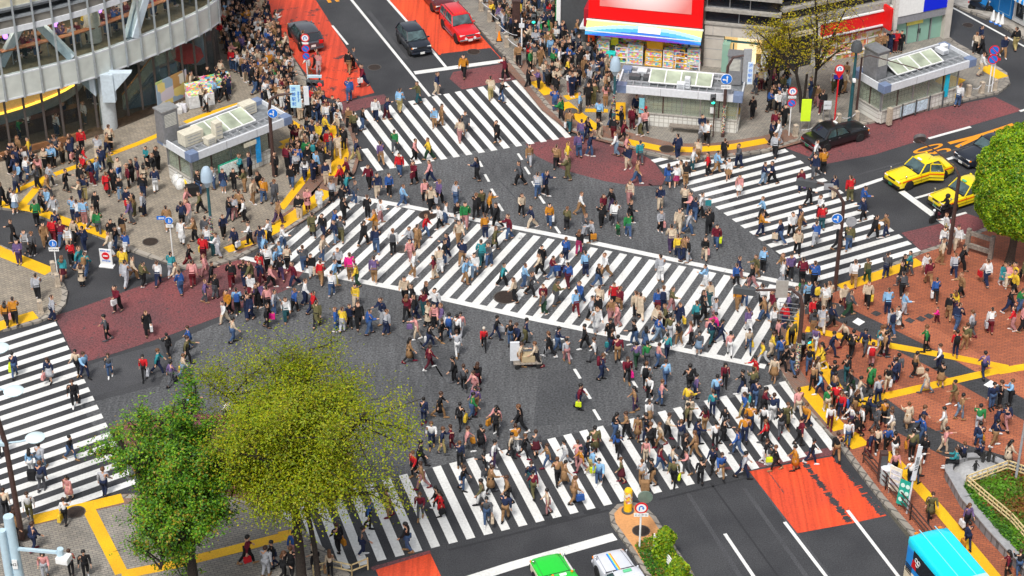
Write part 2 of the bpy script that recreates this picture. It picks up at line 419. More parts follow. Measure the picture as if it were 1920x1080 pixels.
strip(_dg, [(443, 481), (549, 503), (740, 540), (1000, 598), (1273, 655), (1435, 688)], .42, Z4)
st('diagonal_zebra_crossing', _dg, LINE)

_am = MB()
_rr = random.Random(12)
for (x0, y0), (x1, y1), w0 in (((1508, 868), (1593, 979), .34), ((1568, 858), (1655, 966), .40), ((1440, 884), (1470, 925), .05)):
    n_ = 70
    for i in range(n_):
        a, b_ = i / n_, (i + 1) / n_
        if _rr.random() < .10: continue
        w_ = w0 * (.5 + .5 * abs(sin(i * .31 + x0)) + _rr.uniform(-.25, .35)); o_ = _rr.uniform(-.7, .7)
        strip(_am, [(x0 + (x1 - x0) * a + o_, y0 + (y1 - y0) * a), (x0 + (x1 - x0) * b_ + o_, y0 + (y1 - y0) * b_)], w_, Z3 - .001 + i * 2e-5)
st('worn_asphalt_strips', _am, ASPHALT)
mk = MB()
for a in [[(1359, 1001), (1480, 1180)], [(1471, 979), (1640, 1200)], [(1589, 957), (1780, 1205)]]: strip(mk, a, .17, Z3)
strip(mk, [(855, 1095), (960, 1061), (1153, 1006)], .55, Z3); strip(mk, [(1052, 1040), (1085, 1090), (1130, 1160)], .2, Z4)
strip(mk, [(655, -5), (730, 87), (806, 181)], .2, Z3); strip(mk, [(600, -80), (655, -5)], .2, Z3)
strip(mk, [(700, -30), (727, 0), (768, 46)], .18, Z4); strip(mk, [(801, 84), (836, 126)], .2, Z4)
strip(mk, [(777, 137), (946, 114)], .5, Z4)
strip(mk, [(623, 48), (652, 84)], .16, Z4)
strip(mk, [(1600, 354), (1650, 337)], .3, Z3); strip(mk, [(1690, 359), (1748, 402), (1812, 447)], .45, Z3)
strip(mk, [(1640, 340), (1760, 304), (1880, 268)], .25, Z4 + .003); strip(mk, [(1716, 372), (1800, 348)], .2, Z4 + .003)
strip(mk, [(1780, 408), (1812, 399)], .2, Z4 + .003)
strip(mk, [(1714, 267), (1718, 265.5)], .22, Z4); strip(mk, [(1741, 260), (1820, 238)], .22, Z4); strip(mk, [(1912, 209), (1990, 186)], .22, Z4)
strip(mk, [(1778, 10), (1920, 87), (1990, 125)], .18, Z3)
for d in [((898, 302), (904, 313)), ((909, 327), (917, 341)), ((921, 354), (929, 367)), ((934, 382), (943, 396)), ((948, 411), (953, 419)),
          ((971, 288), (979, 300)), ((984, 313), (993, 327)), ((998, 340), (1005, 352)), ((1011, 367), (1021, 382)), ((1041, 425), (1050, 438)),
          ((1044, 619), (1055, 637)), ((1065, 662), (1071, 674)), ((1077, 692), (1088, 710)), ((1095, 729), (1107, 748)), ((1113, 768), (1125, 788)),
          ((1152, 646), (1160, 660)), ((1166, 677), (1175, 690)), ((1186, 714), (1194, 727))]:
    strip(mk, d, .16, Z3)
st('road_marking_lines', mk, LINE)
om = MB()
strip(om, [(1779, 269), (1830, 256), (1868, 244)], .3, Z3); strip(om, [(1793, 276), (1830, 259), (1868, 244), (1900, 233)], .3, Z4)
strip(om, [(613, -4), (619, 5)], .25, Z3); strip(om, [(627, -4), (634, 3)], .25, Z3)
st('orange_road_lines', om, LINEO)
# painted speed figures 30 and 20 on the carriageway
_rt = thing('painted_figures', 'orange speed figure 30 painted on the right-hand road by yellow taxis', 'road marking', g(1740, 282, 0), 0)
_rt['kind'] = 'structure'
_ra = ang(g(1600, 354), g(1880, 268))
q_ = text_mesh('30', 1.9, LINEO, _rt, (g(1750, 282) - g(1740, 282)) + Vector((0, 0, Z4)), (0, 0, _ra + pi / 2), 'figure', .0005)
q_.scale = (.72, 1.75, 1)

# ---------------------------------------------------------------- pavements with kerbs
def pavement(name, pts, m, kerb=None, kw=.3):
    z = KZ
    poly = P(pts, z)
    o = MB().prism(poly, -.05, z).obj(name, [m]); tag(o, kind='structure')
    if kerb:
        k = MB()
        c = P(kerb, z); n = len(c)
        for i in range(n - 1):
            d = (c[i + 1] - c[i]); d.z = 0; d.normalize(); nr = Vector((-d.y, d.x, 0)) * kw / 2
            e = d * .06
            k.prism([(c[i] - nr - e)[:2], (c[i + 1] - nr + e)[:2], (c[i + 1] + nr + e)[:2], (c[i] + nr - e)[:2]], -.04 + i * 1e-4, z + .004 + (i % 3) * .0006)
        tag(k.obj('kerb', [KERB]), kind='structure')
    return o
KL = [(455, -60), (492, 20), (530, 80), (570, 148), (600, 185), (628, 208), (652, 250), (664, 290), (655, 322), (632, 354), (600, 388), (560, 414), (517, 441), (480, 463), (442, 482), (400, 495), (350, 499), (312, 490), (250, 467), (205, 447), (175, 435), (120, 417), (82, 405), (50, 392), (0, 387), (-150, 375)]
pavement('left_pavement', KL + [(-400, 365), (-400, -150), (430, -150)], PGREY, KL)
KM = [(-150, 425), (0, 462), (60, 490), (95, 512), (114, 530), (122, 547), (118, 568), (105, 584), (70, 600), (0, 617), (-150, 650)]
pavement('side_pavement', KM + [(-400, 700), (-400, 400)], PGREY, KM)
KB = [(-80, 1010), (30, 978), (67, 969), (150, 950), (230, 931), (330, 924), (430, 934), (500, 956), (560, 992), (605, 1032), (650, 1078), (720, 1180)]
pavement('near_pavement', KB + [(650, 1400), (-200, 1400), (-200, 1040)], PGREY2, KB)
KH = [(2050, 335), (1930, 385), (1860, 425), (1790, 452), (1725, 474), (1570, 542), (1530, 558), (1503, 580), (1484, 606), (1470, 645), (1472, 700), (1502, 747), (1540, 790), (1570, 822), (1615, 882), (1652, 930), (1710, 995), (1779, 1080), (1860, 1180)]
pavement('station_square', KH + [(2600, 1180), (2600, 200)], PRED, KH)
KD = [(790, -85), (855, 0), (906, 57), (960, 117), (985, 146), (1027, 197), (1070, 240), (1110, 256), (1150, 263), (1185, 275), (1210, 284), (1260, 294), (1310, 294), (1380, 289), (1440, 280), (1490, 263), (1602, 233), (1715, 208), (1815, 183), (1868, 172), (1890, 156), (1884, 136), (1840, 107), (1790, 80), (1740, 40), (1690, 0)]
pavement('upper_pavement', KD + [(1600, -85)], PGREY2, KD)
KR = [(1700, -30), (1800, 12), (1879, 44), (1925, 75), (2010, 125)]
pavement('side_street_pavement', KR + [(2200, 125), (2200, -80), (1700, -80)], CONC, KR)
KI = [(1230, 1100), (1180, 1022), (1150, 980), (1147, 962), (1160, 948), (1183, 943), (1205, 949), (1226, 970), (1240, 992), (1305, 1090)]
pavement('median_island', KI + [(1360, 1180), (1290, 1180)], SAND, KI, .22)
# brown brick bands beside the kerbs
def band(name, pts, w, m, z=KZ + .003): st(name, strip(MB(), pts, w, z, zp=KZ), m)
band('brick_band', [(622, 214), (643, 252), (653, 290), (644, 320), (620, 350), (590, 380), (552, 406), (510, 432), (470, 455), (438, 470)], 1.5, PBROWN)
band('brick_band', [(592, 255), (607, 290), (590, 330), (550, 385)], 1.4, PBROWN)
band('brick_band', [(966, 116), (1003, 155), (1040, 200), (1085, 236), (1130, 250), (1185, 264), (1260, 282), (1340, 282), (1440, 268), (1490, 254)], 1.9, PBROWN)
band('brick_band', [(67, 974), (150, 955), (232, 936), (330, 930), (430, 940)], .8, PBROWN)
band('brick_band', [(1482, 615), (1480, 690), (1512, 738), (1580, 814)], 1.0, PBROWN, KZ + .006)
band('black_band', [(1510, 575), (1560, 580), (1640, 618), (1760, 678), (1920, 768), (2000, 812)], 1.5, PDARK)
band('black_band', [(1560, 700), (1640, 755), (1700, 800), (1790, 845), (1870, 868), (1990, 930)], 1.5, PDARK)
band('orange_band', [(1660, 590), (1745, 628), (1850, 690), (1960, 750)], 1.4, PRED2, KZ + .002)
band('orange_band', [(1660, 730), (1740, 765), (1850, 815), (1960, 860)], 1.5, PRED2, KZ + .002)
# yellow tactile paving
tz = KZ + .009
ty = MB()
for pts, w in [([(-60, 374), (0, 382), (62, 392), (120, 414), (175, 432), (206, 443)], .7), ([(42, 384), (85, 334)], .5), ([(22, 362), (85, 333), (175, 301), (262, 268), (300, 252)], .45),
               ([(347, 230), (383, 216), (455, 193)], .45), ([(545, 228), (580, 250), (622, 272)], .45), ([(527, 268), (580, 250)], .45), ([(527, 273), (548, 281)], .6),
               ([(526, 392), (575, 330), (621, 272)], .5), ([(618, 232), (632, 256), (640, 290), (630, 330)], .95), ([(614, 358), (585, 381), (550, 406), (512, 431), (488, 444)], .9),
               ([(424, 469), (475, 452)], .7), ([(-60, 440), (0, 472), (94, 510)], .85), ([(-40, 628), (0, 611), (67, 590)], .85),
               ([(62, 975), (150, 953), (230, 934)], .72), ([(168, 958), (228, 1075)], .6), ([(228, 1078), (320, 1060), (440, 1030), (540, 1004)], .6),
               ([(1576, 540), (1725, 490)], .75), ([(1511, 617), (1640, 643), (1780, 668), (1890, 690)], .55), ([(1870, 697), (1990, 676)], .55), ([(1892, 690), (1760, 720), (1650, 745), (1594, 760)], .55),
               ([(1516, 637), (1545, 690), (1571, 731)], .62), ([(1507, 725), (1540, 765), (1576, 806)], .8), ([(1590, 815), (1614, 838)], 1.0), ([(1663, 848), (1760, 955), (1862, 1078), (1940, 1170)], .6),
               ([(1003, 152), (1030, 177)], .8), ([(1055, 193), (1085, 218), (1118, 243)], .9), ([(1172, 265), (1240, 279), (1300, 281), (1370, 276), (1438, 264)], .7), ([(1060, 184), (1088, 178)], .7),
               ([(1097, 207), (1140, 208)], .5), ([(1160, 192), (1160, 226)], .9), ([(1845, 125), (1880, 146)], 1.0), ([(1762, 146), (1800, 158)], 1.6)]:
    strip(ty, pts, w, tz, zp=KZ); tz += .0002
tz += .003
ty.sheet(P([(1497, 583), (1501, 613), (1491, 645), (1471, 648), (1474, 625)], KZ), tz)
ty.sheet(P([(520, 998), (545, 993), (560, 1012), (552, 1024), (530, 1010)], KZ), tz)
st('tactile_paving', ty, TACT)
gm = MB()
for x, y in ((1643, 588), (1706, 601), (1727, 598), (1742, 593)):   # dark inset stones
    c = g(x, y, KZ); gm.sheet([c + Vector((.3, 0, 0)), c + Vector((0, .3, 0)), c - Vector((.3, 0, 0)), c - Vector((0, .3, 0))], KZ + .012)
st('inset_stone_tiles', gm, PDARK)
wm = MB()
for q in ([(1598, 604), (1608, 596), (1622, 604), (1611, 611)], [(1844, 722), (1858, 713), (1872, 722), (1858, 729)]):
    wm.sheet(P(q, KZ), KZ + .013)
st('pale_floor_panels', wm, WHITE)

# manhole covers and gullies
IRON = mat('cast_iron', (.045, .032, .026), .6, .3, var=.4, scale=20)
IRONG = mat('grey_iron', (.11, .10, .09), .6, .3, var=.4, scale=20)
for x, y, r, z, m, lb in [(282, 453, .42, KZ + .01, IRON, 'round brown manhole cover on the grey pavement before the left shelter'),
    (948, 557, .62, Z4 + .004, IRON, 'round dark manhole cover in the middle of the diagonal zebra crossing'),
    (702, 126, .42, Z3, IRON, 'brown round manhole cover in the top carriageway near black car'),
    (1251, 279, .45, KZ + .016, IRON, 'dark manhole cover set in yellow tactile strip below middle shelter'),
    (142, 960, .42, KZ + .016, IRON, 'dark manhole cover beside the yellow tactile strip on near pavement'),
    (46, 1004, .42, KZ + .01, IRON, 'worn manhole cover near pavement edge below the tall brown post'),
    (1202, 995, .38, KZ + .01, IRON, 'brown manhole cover in the sandy surface of the median island'),
    (1071, 208, .38, KZ + .016, IRONG, 'grey ringed manhole cover by the crowded corner of the drugstore pavement'),
    (1815, 47, .36, Z3, IRON, 'rusty manhole cover in the side street beside blue shop'),
    (888, 97, .42, Z4 + .004, IRON, 'square-edged cover in the black patch ahead of red off-roader'),
    (755, 467, .4, Z4 + .004, IRONG, 'worn grey manhole cover on the left half of diagonal zebra'),
    (802, 403, .5, Z4 + .004, IRON, 'dark patched cover at the upper edge of the diagonal zebra')]:
    c = g(x, y, z); t = thing('manhole_cover', lb, 'manhole cover', c)
    MB().lathe([(r, -.02), (r, .006), (r * .97, .01), (r * .86, .01), (r * .84, .004), (r * .8, .008), (1e-4, .008)], (0, 0, 0), 24).obj('cover', [m], t)
    k = MB()
    for i in range(-2, 3): k.box((0, i * r * .3, .011), (r * 1.2, r * .08, .006))
    k.obj('grip_rib', [m], t)
    MB().lathe([(r * 1.12, -.02), (r * 1.12, .004), (r * 1.01, .004), (r * 1.01, -.02)], (0, 0, 0), 24).obj('rim', [IRONG], t)
# ------------------------------------------------------------------ vehicles
TYRE = mat('tyre_rubber', (.015, .015, .016), .8, var=.2)
RIM = mat('wheel_rim', (.45, .46, .48), .3, .8)
CHROME = mat('chrome_trim', (.6, .6, .62), .15, 1, var=0)
LAMPG = mat('headlamp_glass', (.75, .78, .8), .08, spec=.9, var=0)
TAIL = mat('tail_lamp', (.60, .01, .012), .15, var=0)
AMBER = mat('amber_lamp', (.8, .22, .01), .2, var=0)
PLATE = mat('number_plate', (.75, .75, .72), .5, var=0)
GPLATE = mat('green_number_plate', (.02, .16, .07), .5, var=0)
BLACKP = mat('black_plastic', (.014, .014, .015), .55, var=0)
WSCREEN = mat('windscreen_glass', (.05, .085, .09), .05, var=.5, scale=2.2, spec=.9)
SEATM = mat('car_seat', (.14, .13, .13), .8)
def paint(name, col, metal=0.0): return mat(name, col, .28, metal, var=.03, coat=.6, spec=.5)

def car(name, label, cat, P0, head, body, roofm=None, L_=4.6, W_=1.7, H_=1.5, kind='sedan', group=None, plate=PLATE,
        taxi=False, stripe=None, rearlamp=TAIL, roofrail=False, open_door=False, opts=()):
    """x forward; built from lofted sections, each part a mesh of its own"""
    t = thing(name, label, cat, P0, head, group); t.scale = (.92,) * 3
    roofm = roofm or body
    hw = W_ / 2; fx, rx = L_ / 2, -L_ / 2
    if kind == 'sedan':   hood, deck, belt = .56 * H_ + .02, .60 * H_, .60 * H_; a0, a1, b1, b0 = .135 * L_, .02 * L_, -.215 * L_, -.315 * L_
    elif kind == 'hatch': hood, deck, belt = .60 * H_, .66 * H_, .61 * H_; a0, a1, b1, b0 = .23 * L_, .09 * L_, -.36 * L_, -.465 * L_
    elif kind == 'suv':   hood, deck, belt = .58 * H_, .62 * H_, .59 * H_; a0, a1, b1, b0 = .14 * L_, .045 * L_, -.455 * L_, -.485 * L_
    zb = .2 if kind != 'suv' else .32
    r = .31 if kind != 'suv' else .36
    # lower body
    sec = [(fx, .80, .42, hood - .22, .0), (fx - .04, .90, zb + .06, hood - .10, 0), (fx - .16, .965, zb, hood - .045, 0), (fx - .5, 1, zb, hood - .01, 0), (a0 + .25, 1, zb, hood + .03, 0), (a0, 1, zb, belt, 0),
           (b0 + .02 if kind == 'sedan' else (a0 + b0) / 2, 1, zb, belt, 0), (rx + .45 if kind == 'sedan' else b0 + .12, .99, zb, deck - .005 if kind == 'sedan' else belt + .02, 0), (rx + .1, .95, zb + .02, deck - .05 if kind == 'sedan' else belt, 0), (rx, .86, zb + .1, deck - .14 if kind == 'sedan' else belt - .08, 0)]
    rings = []
    for x, k, z0, z1, _ in sec:
        w_ = hw * k; h = z1 - z0
        half = [(0, z0), (.86, z0), (.97, z0 + .1 * h), (1.0, z0 + .42 * h), (.985, z0 + .72 * h), (.94, z0 + .93 * h), (.86, z1), (.45, z1 + .022), (0, z1 + .03)]
        rg = [(x, -a * w_, z) for a, z in half] + [(x, a * w_, z) for a, z in half[-2:0:-1]]
        rings.append(rg)
    mb = MB().loft(rings)
    mb.obj('body', [body], t, True)
    # wheel arches as dark recess rings and the wheels
    wbx = (fx - .82 * (L_ / 4.6), rx + .98 * (L_ / 4.6))
    for x in wbx:
        for s in (-1, 1):
            MB().tube([(x, s * (hw - .16), r), (x, s * (hw + .006), r)], r + .075, 22).obj('wheel_arch', [BLACKP], t)
            wl = MB().lathe([(r * .62, -.09), (r * .9, -.09), (r, -.05), (r, .05), (r * .9, .09), (r * .62, .09)], (0, 0, 0), 24).obj('wheel', [TYRE], t)
            wl.location = (x, s * (hw - .055), r); wl.rotation_euler = (pi / 2, 0, 0)
            k = MB().lathe([(r * .63, -.07), (r * .63, .075), (r * .55, .085), (r * .2, .05), (1e-4, .06)] if s < 0 else [(1e-4, -.06), (r * .2, -.05), (r * .55, -.085), (r * .63, -.075), (r * .63, .07)], (0, 0, 0), 20)
            for q in range(5):
                a = 2 * pi * q / 5
                k.box((cos(a) * r * .36, sin(a) * r * .36, .07 if s < 0 else -.07), (r * .4, .05, .02), a)
            k.obj('rim', [RIM], wl)
    # cabin: roof, pillars, panes
    rz = H_ - .02; bw, tw = hw * .93, hw * .76
    A0, A1, B1, B0 = (a0, belt + .02), (a1, rz - .05), (b1, rz - .06), (b0, belt + .02)
    MB().loft([[(a0 - .02, -bw + .05, belt - .02), (a0 - .02, bw - .05, belt - .02), (b0 + .02, bw - .05, belt - .02), (b0 + .02, -bw + .05, belt - .02)],
               [(a1 - .05, -tw + .06, rz - .06), (a1 - .05, tw - .06, rz - .06), (b1 + .05, tw - .06, rz - .06), (b1 + .05, -tw + .06, rz - .06)]]).obj('cabin_interior', [SEATM if not opts else SEATM], t)
    rr = []
    for x, k, dz in ((a1 + .03, .9, -.055), (a1 - .12, .985, -.012), ((a1 + b1) / 2, 1, .012), (b1 + .15, .985, -.012), (b1 - .03, .9, -.06)):
        w_ = tw * k + .02
        half = [(0, -.05), (.9, -.05), (1, -.02), (.93, .012), (.6, .028), (0, .035)]
        rr.append([(x, -a * w_, rz + dz + z) for a, z in half] + [(x, a * w_, rz + dz + z) for a, z in half[-2:0:-1]])
    MB().loft(rr).obj('roof', [roofm], t, True)
    mid = (a1 + b1) / 2 - .02
    for s in (-1, 1):
        P_ = lambda *q: MB().bar(*q).obj('pillar', [roofm], t)
        P_((a0, s * bw, belt), (a1, s * tw, rz - .03), .07, .06); P_((b0, s * bw, belt), (b1, s * tw, rz - .03), .13 if kind != 'suv' else .1, .07)
        P_((mid, s * bw * 1.0, belt), (mid, s * tw, rz - .03), .08, .04)
        if kind == 'suv': P_((b1 + .75, s * bw, belt), (b1 + .75, s * tw, rz - .03), .09, .04)
    def pane(nm, ps, m=WSCREEN): MB().panel(ps, .014).obj(nm, [m], t)
    pane('windscreen', [(a0 + .005, -bw + .06, belt + .03), (a0 + .005, bw - .06, belt + .03), (a1 + .035, tw - .05, rz - .07), (a1 + .035, -tw + .05, rz - .07)])
    pane('rear_window', [(b0 - .005, bw - .1, belt + .05), (b0 - .005, -bw + .1, belt + .05), (b1 - .03, -tw + .1, rz - .08), (b1 - .03, tw - .1, rz - .08)], DGLASS)
    for s in (-1, 1):
        def sp(x, u):  # point on the tilted side
            return (x, s * (bw + (tw - bw) * u) * 1.002, belt + (rz - belt) * u)
        u0, u1 = .08, .86
        ax = lambda u: a0 + (a1 - a0) * u; bx = lambda u: b0 + (b1 - b0) * u
        q1 = [sp(ax(u0) - .1, u0), sp(mid + .06, u0), sp(mid + .06, u1), sp(ax(u1) - .06, u1)]
        q2 = [sp(mid - .06, u0), sp(bx(u0) + .14, u0), sp(bx(u1) + .1, u1), sp(mid - .06, u1)]
        if s < 0: q1.reverse(); q2.reverse()
        pane('side_window', q1); 
        if not (open_door and s > 0): pane('side_window', q2)
        # door seams, handles, mirrors
        for x in (a0 - .12, mid, b0 + .12): MB().box((x, s * hw * .988, (belt + zb) / 2 + .04), (.014, .02, (belt - zb) * .72)).obj('door_seam', [BLACKP], t)
        for x in (mid + .16, b0 + .34): MB().box((x, s * hw * .985, belt - .11), (.17, .035, .035)).obj('door_handle', [BLACKP if not taxi else CHROME], t, bevel=.008)
        if 'fender' in opts:
            m_ = MB().tube([(fx - .55, s * hw * .9, hood - .02), (fx - .55, s * hw * .93, hood + .17)], .015, 6); m_.ball((fx - .56, s * hw * .93, hood + .2), .075, 8, 6, (.8, 1, .8)); m_.obj('fender_mirror', [CHROME], t, True)
        else:
            MB().box((a0 - .1, s * (hw + .07), belt + .09), (.1, .17, .12)).obj('side_mirror', [body], t, bevel=.03)
        MB().box((fx - .09, s * hw * .66, hood - .16), (.13, hw * .42, .14)).obj('headlight', [LAMPG], t, bevel=.03)
        MB().box((fx - .12, s * hw * .9, hood - .17), (.14, .09, .1)).obj('indicator', [AMBER], t, bevel=.02)
        MB().box((rx + .035 if kind != 'sedan' else rx + .05, s * hw * .70, (deck - .27) if kind == 'sedan' else belt - .05), (.1, hw * .38, .15 if kind == 'sedan' else .28)).obj('tail_light', [rearlamp], t, bevel=.02)
        if stripe:
            MB().box(((fx + rx) / 2 - .02, s * hw * .993, belt - .19), (L_ * .9, .016, .075)).obj('side_stripe', [stripe], t)
            MB().box(((fx + rx) / 2, s * hw * 1.0, belt - .42), (L_ * .55, .022, .022)).obj('rub_strip', [BLACKP], t)
    bumper = BLACKP if ('blackbumper' in opts) else (CHROME if 'chromebumper' in opts else body)
    MB().box((fx - .02, 0, zb + .16), (.17, W_ * .95, .17)).obj('front_bumper', [bumper], t, bevel=.05)
    MB().box((rx + .02, 0, zb + .2), (.17, W_ * .94, .17)).obj('rear_bumper', [bumper], t, bevel=.05)
    MB().box((fx - .045, 0, hood - .165), (.1, W_ * .40, .13)).obj('grille', [BLACKP if 'darkgrille' in opts else CHROME], t, bevel=.012)
    MB().box((fx + .07, 0, zb + .17), (.015, .34, .17)).obj('number_plate', [plate], t)
    MB().box((rx - .07 if kind == 'sedan' else rx - .02, 0, zb + .21 if kind == 'sedan' else zb + .42), (.015, .34, .17)).obj('number_plate', [plate], t)
    w2 = MB()   # wiper and bonnet seams
    w2.bar((a0 + .03, -hw * .6, belt + .05), (a0 - .06, -hw * .05, belt + .16), .018); w2.bar((a0 + .03, hw * .05, belt + .05), (a0 - .06, hw * .6, belt + .16), .018)
    w2.obj('wiper', [BLACKP], t)
    MB().box((a0 + .06, 0, belt + .012), (.13, W_ * .86, .03)).obj('cowl_vent', [BLACKP], t)
    for s in (-1, 1): MB().bar((a0 + .14, s * hw * .80, belt + .008), (fx - .2, s * hw * .72, hood - .012), .014, .02).obj('bonnet_seam', [DGREY], t)
    return t
def rd(a, b, rev=False):
    h = ang(g(*a), g(*b)); return h + (pi if rev else 0)
TOPDIR = rd((658.7, 0), (805, 179))          # towards the camera along the upper road
RGTDIR = rd((1600, 354), (1880, 268))        # away along the right road
BOTDIR = rd((1471, 979), (1547, 1080))       # towards the camera along the near road
cY = paint('taxi_yellow', (.82, .62, .002)); cK = paint('car_black', (.007, .008, .010)); cN = paint('car_blue_black', (.010, .014, .024))
cR = paint('car_red', (.62, .008, .014)); cG = paint('taxi_green', (.008, .58, .03)); cW = paint('taxi_silver_white', (.62, .64, .70)); cS = paint('car_graphite', (.075, .078, .092), .4)
OST = mat('taxi_orange_stripe', (.75, .09, .01), .4, var=0)

car('hatchback_car', 'graphite grey hatchback driving away on the worn red lane at top left', 'car', g(573, 79), TOPDIR + pi, cS, None, 4.2, 1.72, 1.5, 'hatch', opts=('blackgrille',))
car('compact_car', 'small black hatchback stopped at the top line left of red off-roader', 'car', g(776, 88), TOPDIR, cN, None, 3.75, 1.66, 1.54, 'hatch', opts=('darkgrille',))
t_ = car('offroad_car', 'bright red off-road car with roof bars waiting on the red lane', 'car', g(862, 63), TOPDIR, cR, None, 4.5, 1.78, 1.72, 'suv', opts=('chromebumper',))
for s in (-1, 1): MB().tube([(.2, s * .58, 1.75), (.1, s * .58, 1.79), (-1.9, s * .58, 1.79), (-2.0, s * .58, 1.75)], .02, 6).obj('roof_bar', [BLACKP], t_)
for i in range(5):
    MB().box((.05, -.5 + .25 * i, 1.745), (.06, .07, .025)).obj('marker_lamp', [AMBER], t_)
for s in (-1, 1): MB().tube([(2.28, s * .35, .62), (2.33, s * .35, .62)], .1, 12).obj('fog_lamp', [LAMPG], t_); MB().box((0, s * .93, .36), (1.9, .12, .05)).obj('side_step', [CHROME], t_, bevel=.02)
car('sedan_car', 'dark maroon and black sedan half cut off behind the red off-roader', 'car', g(816, 4), TOPDIR, paint('car_dark_maroon', (.10, .008, .012)), cK, 4.7, 1.72, 1.45, 'sedan', opts=('chromebumper', 'fender'))
def roof_lamp(t, z, m, x=-.1):
    MB().box((x, 0, z + .05), (.16, .36, .09)).obj('roof_lamp', [m], t, bevel=.03)
    MB().tube([(x - .5, .3, z), (x - .8, .3, z + .35)], .008, 5).obj('aerial', [BLACKP], t)
LAMPW = mat('roof_lamp_white', (.8, .8, .76), .3, var=0); LAMPGR = mat('roof_lamp_green', (.12, .5, .25), .3, var=0)
t_ = car('black_taxi', 'glossy black taxi sedan parked at the kerb above right zebra crossing', 'taxi', g(1565, 266), RGTDIR, cK, None, 4.7, 1.7, 1.5, 'sedan', taxi=True, opts=('chromebumper', 'fender'), plate=GPLATE)
roof_lamp(t_, 1.5, LAMPW)
t_ = car('yellow_taxi', 'yellow taxi with its rear passenger door swung open at the stop line', 'taxi', g(1722, 336), RGTDIR + pi, cY, None, 4.7, 1.7, 1.5, 'sedan', 'yellow taxis with an orange stripe', GPLATE, True, OST, opts=('blackbumper', 'fender', 'darkgrille'), open_door=True)
roof_lamp(t_, 1.5, LAMPW, .1)
dr = MB()   # the open rear door on the camera side
dr.box((.0, 0, 0), (1.0, .07, .62)); d_ = dr.obj('open_door', [cY], t_, bevel=.02); d_.location = (-.52, 1.10, .62); d_.rotation_euler = (0, 0, R(-33))
MB().panel([(-.46, .02, .34), (.38, .02, .34), (.38, -.08, .80), (-.28, -.08, .80)], .03).obj('window', [WSCREEN], d_)
fr = MB()
for a_, b_ in (((-.5, .02, .3), (-.3, -.08, .84)), ((-.3, -.08, .84), (.44, -.08, .84)), ((.44, -.08, .84), (.44, .02, .3))): fr.bar(a_, b_, .05)
fr.obj('frame', [cY], d_); MB().box((0, .04, .16), (1.0, .02, .075)).obj('stripe', [OST], d_); MB().box((0, .045, -.1), (1.0, .025, .035)).obj('rub_strip', [BLACKP], d_)
t_ = car('yellow_taxi', 'yellow taxi half hidden behind the round clipped tree and brown post', 'taxi', g(1805, 377), RGTDIR + pi, cY, None, 4.7, 1.7, 1.5, 'sedan', 'yellow taxis with an orange stripe', GPLATE, True, OST, opts=('blackbumper', 'fender', 'darkgrille'))
roof_lamp(t_, 1.5, LAMPGR, .1)
car('dark_car', 'dark blue car waiting behind the yellow taxis beside the round tree', 'car', g(1851, 296), RGTDIR + pi, cN, None, 4.7, 1.72, 1.48, 'sedan', opts=('chromebumper', 'fender'))
t_ = car('green_taxi', 'bright green taxi waiting at the stop line of the near road', 'taxi', g(1053, 1120), BOTDIR + pi, cG, None, 4.7, 1.72, 1.52, 'sedan', None, GPLATE, True, None, opts=('blackbumper', 'fender', 'darkgrille'))
roof_lamp(t_, 1.52, LAMPW, -.15); 
for s in (-1, 1): MB().ball((-.05, s * .5, 1.56), .07, 10, 6).obj('orange_roof_knob', [AMBER], t_, True)
CRM = mat('cream_band', (.72, .66, .5), .35, var=0)
for s in (-1, 1): MB().box((.0, s * .858, .55), (4.1, .02, .4)).obj('cream_side_band', [CRM], t_)
t_ = car('silver_taxi', 'silver white taxi with rainbow bonnet stripe beside the median island', 'taxi', g(1172, 1112), BOTDIR + pi, cW, None, 4.75, 1.74, 1.5, 'sedan', None, GPLATE, True, None, opts=('fender', 'darkgrille'))
MB().box((-.15, 0, 1.56), (.18, .44, .1)).obj('roof_lamp', [LAMPGR], t_, bevel=.04); MB().box((-.45, 0, 1.53), (.12, 1.1, .05)).obj('roof_sign_bar', [LGREY], t_, bevel=.02)
for i, c_ in enumerate([(.02, .12, .7), (.02, .5, .65), (.75, .6, .02), (.8, .25, .02)]):
    MB().bar((2.1, .16 - .06 * i, .865), (.72, .16 - .06 * i, .925), .055, .012).obj('rainbow_stripe', [mat('rainbow_%d' % i, c_, .3, var=0)], t_)
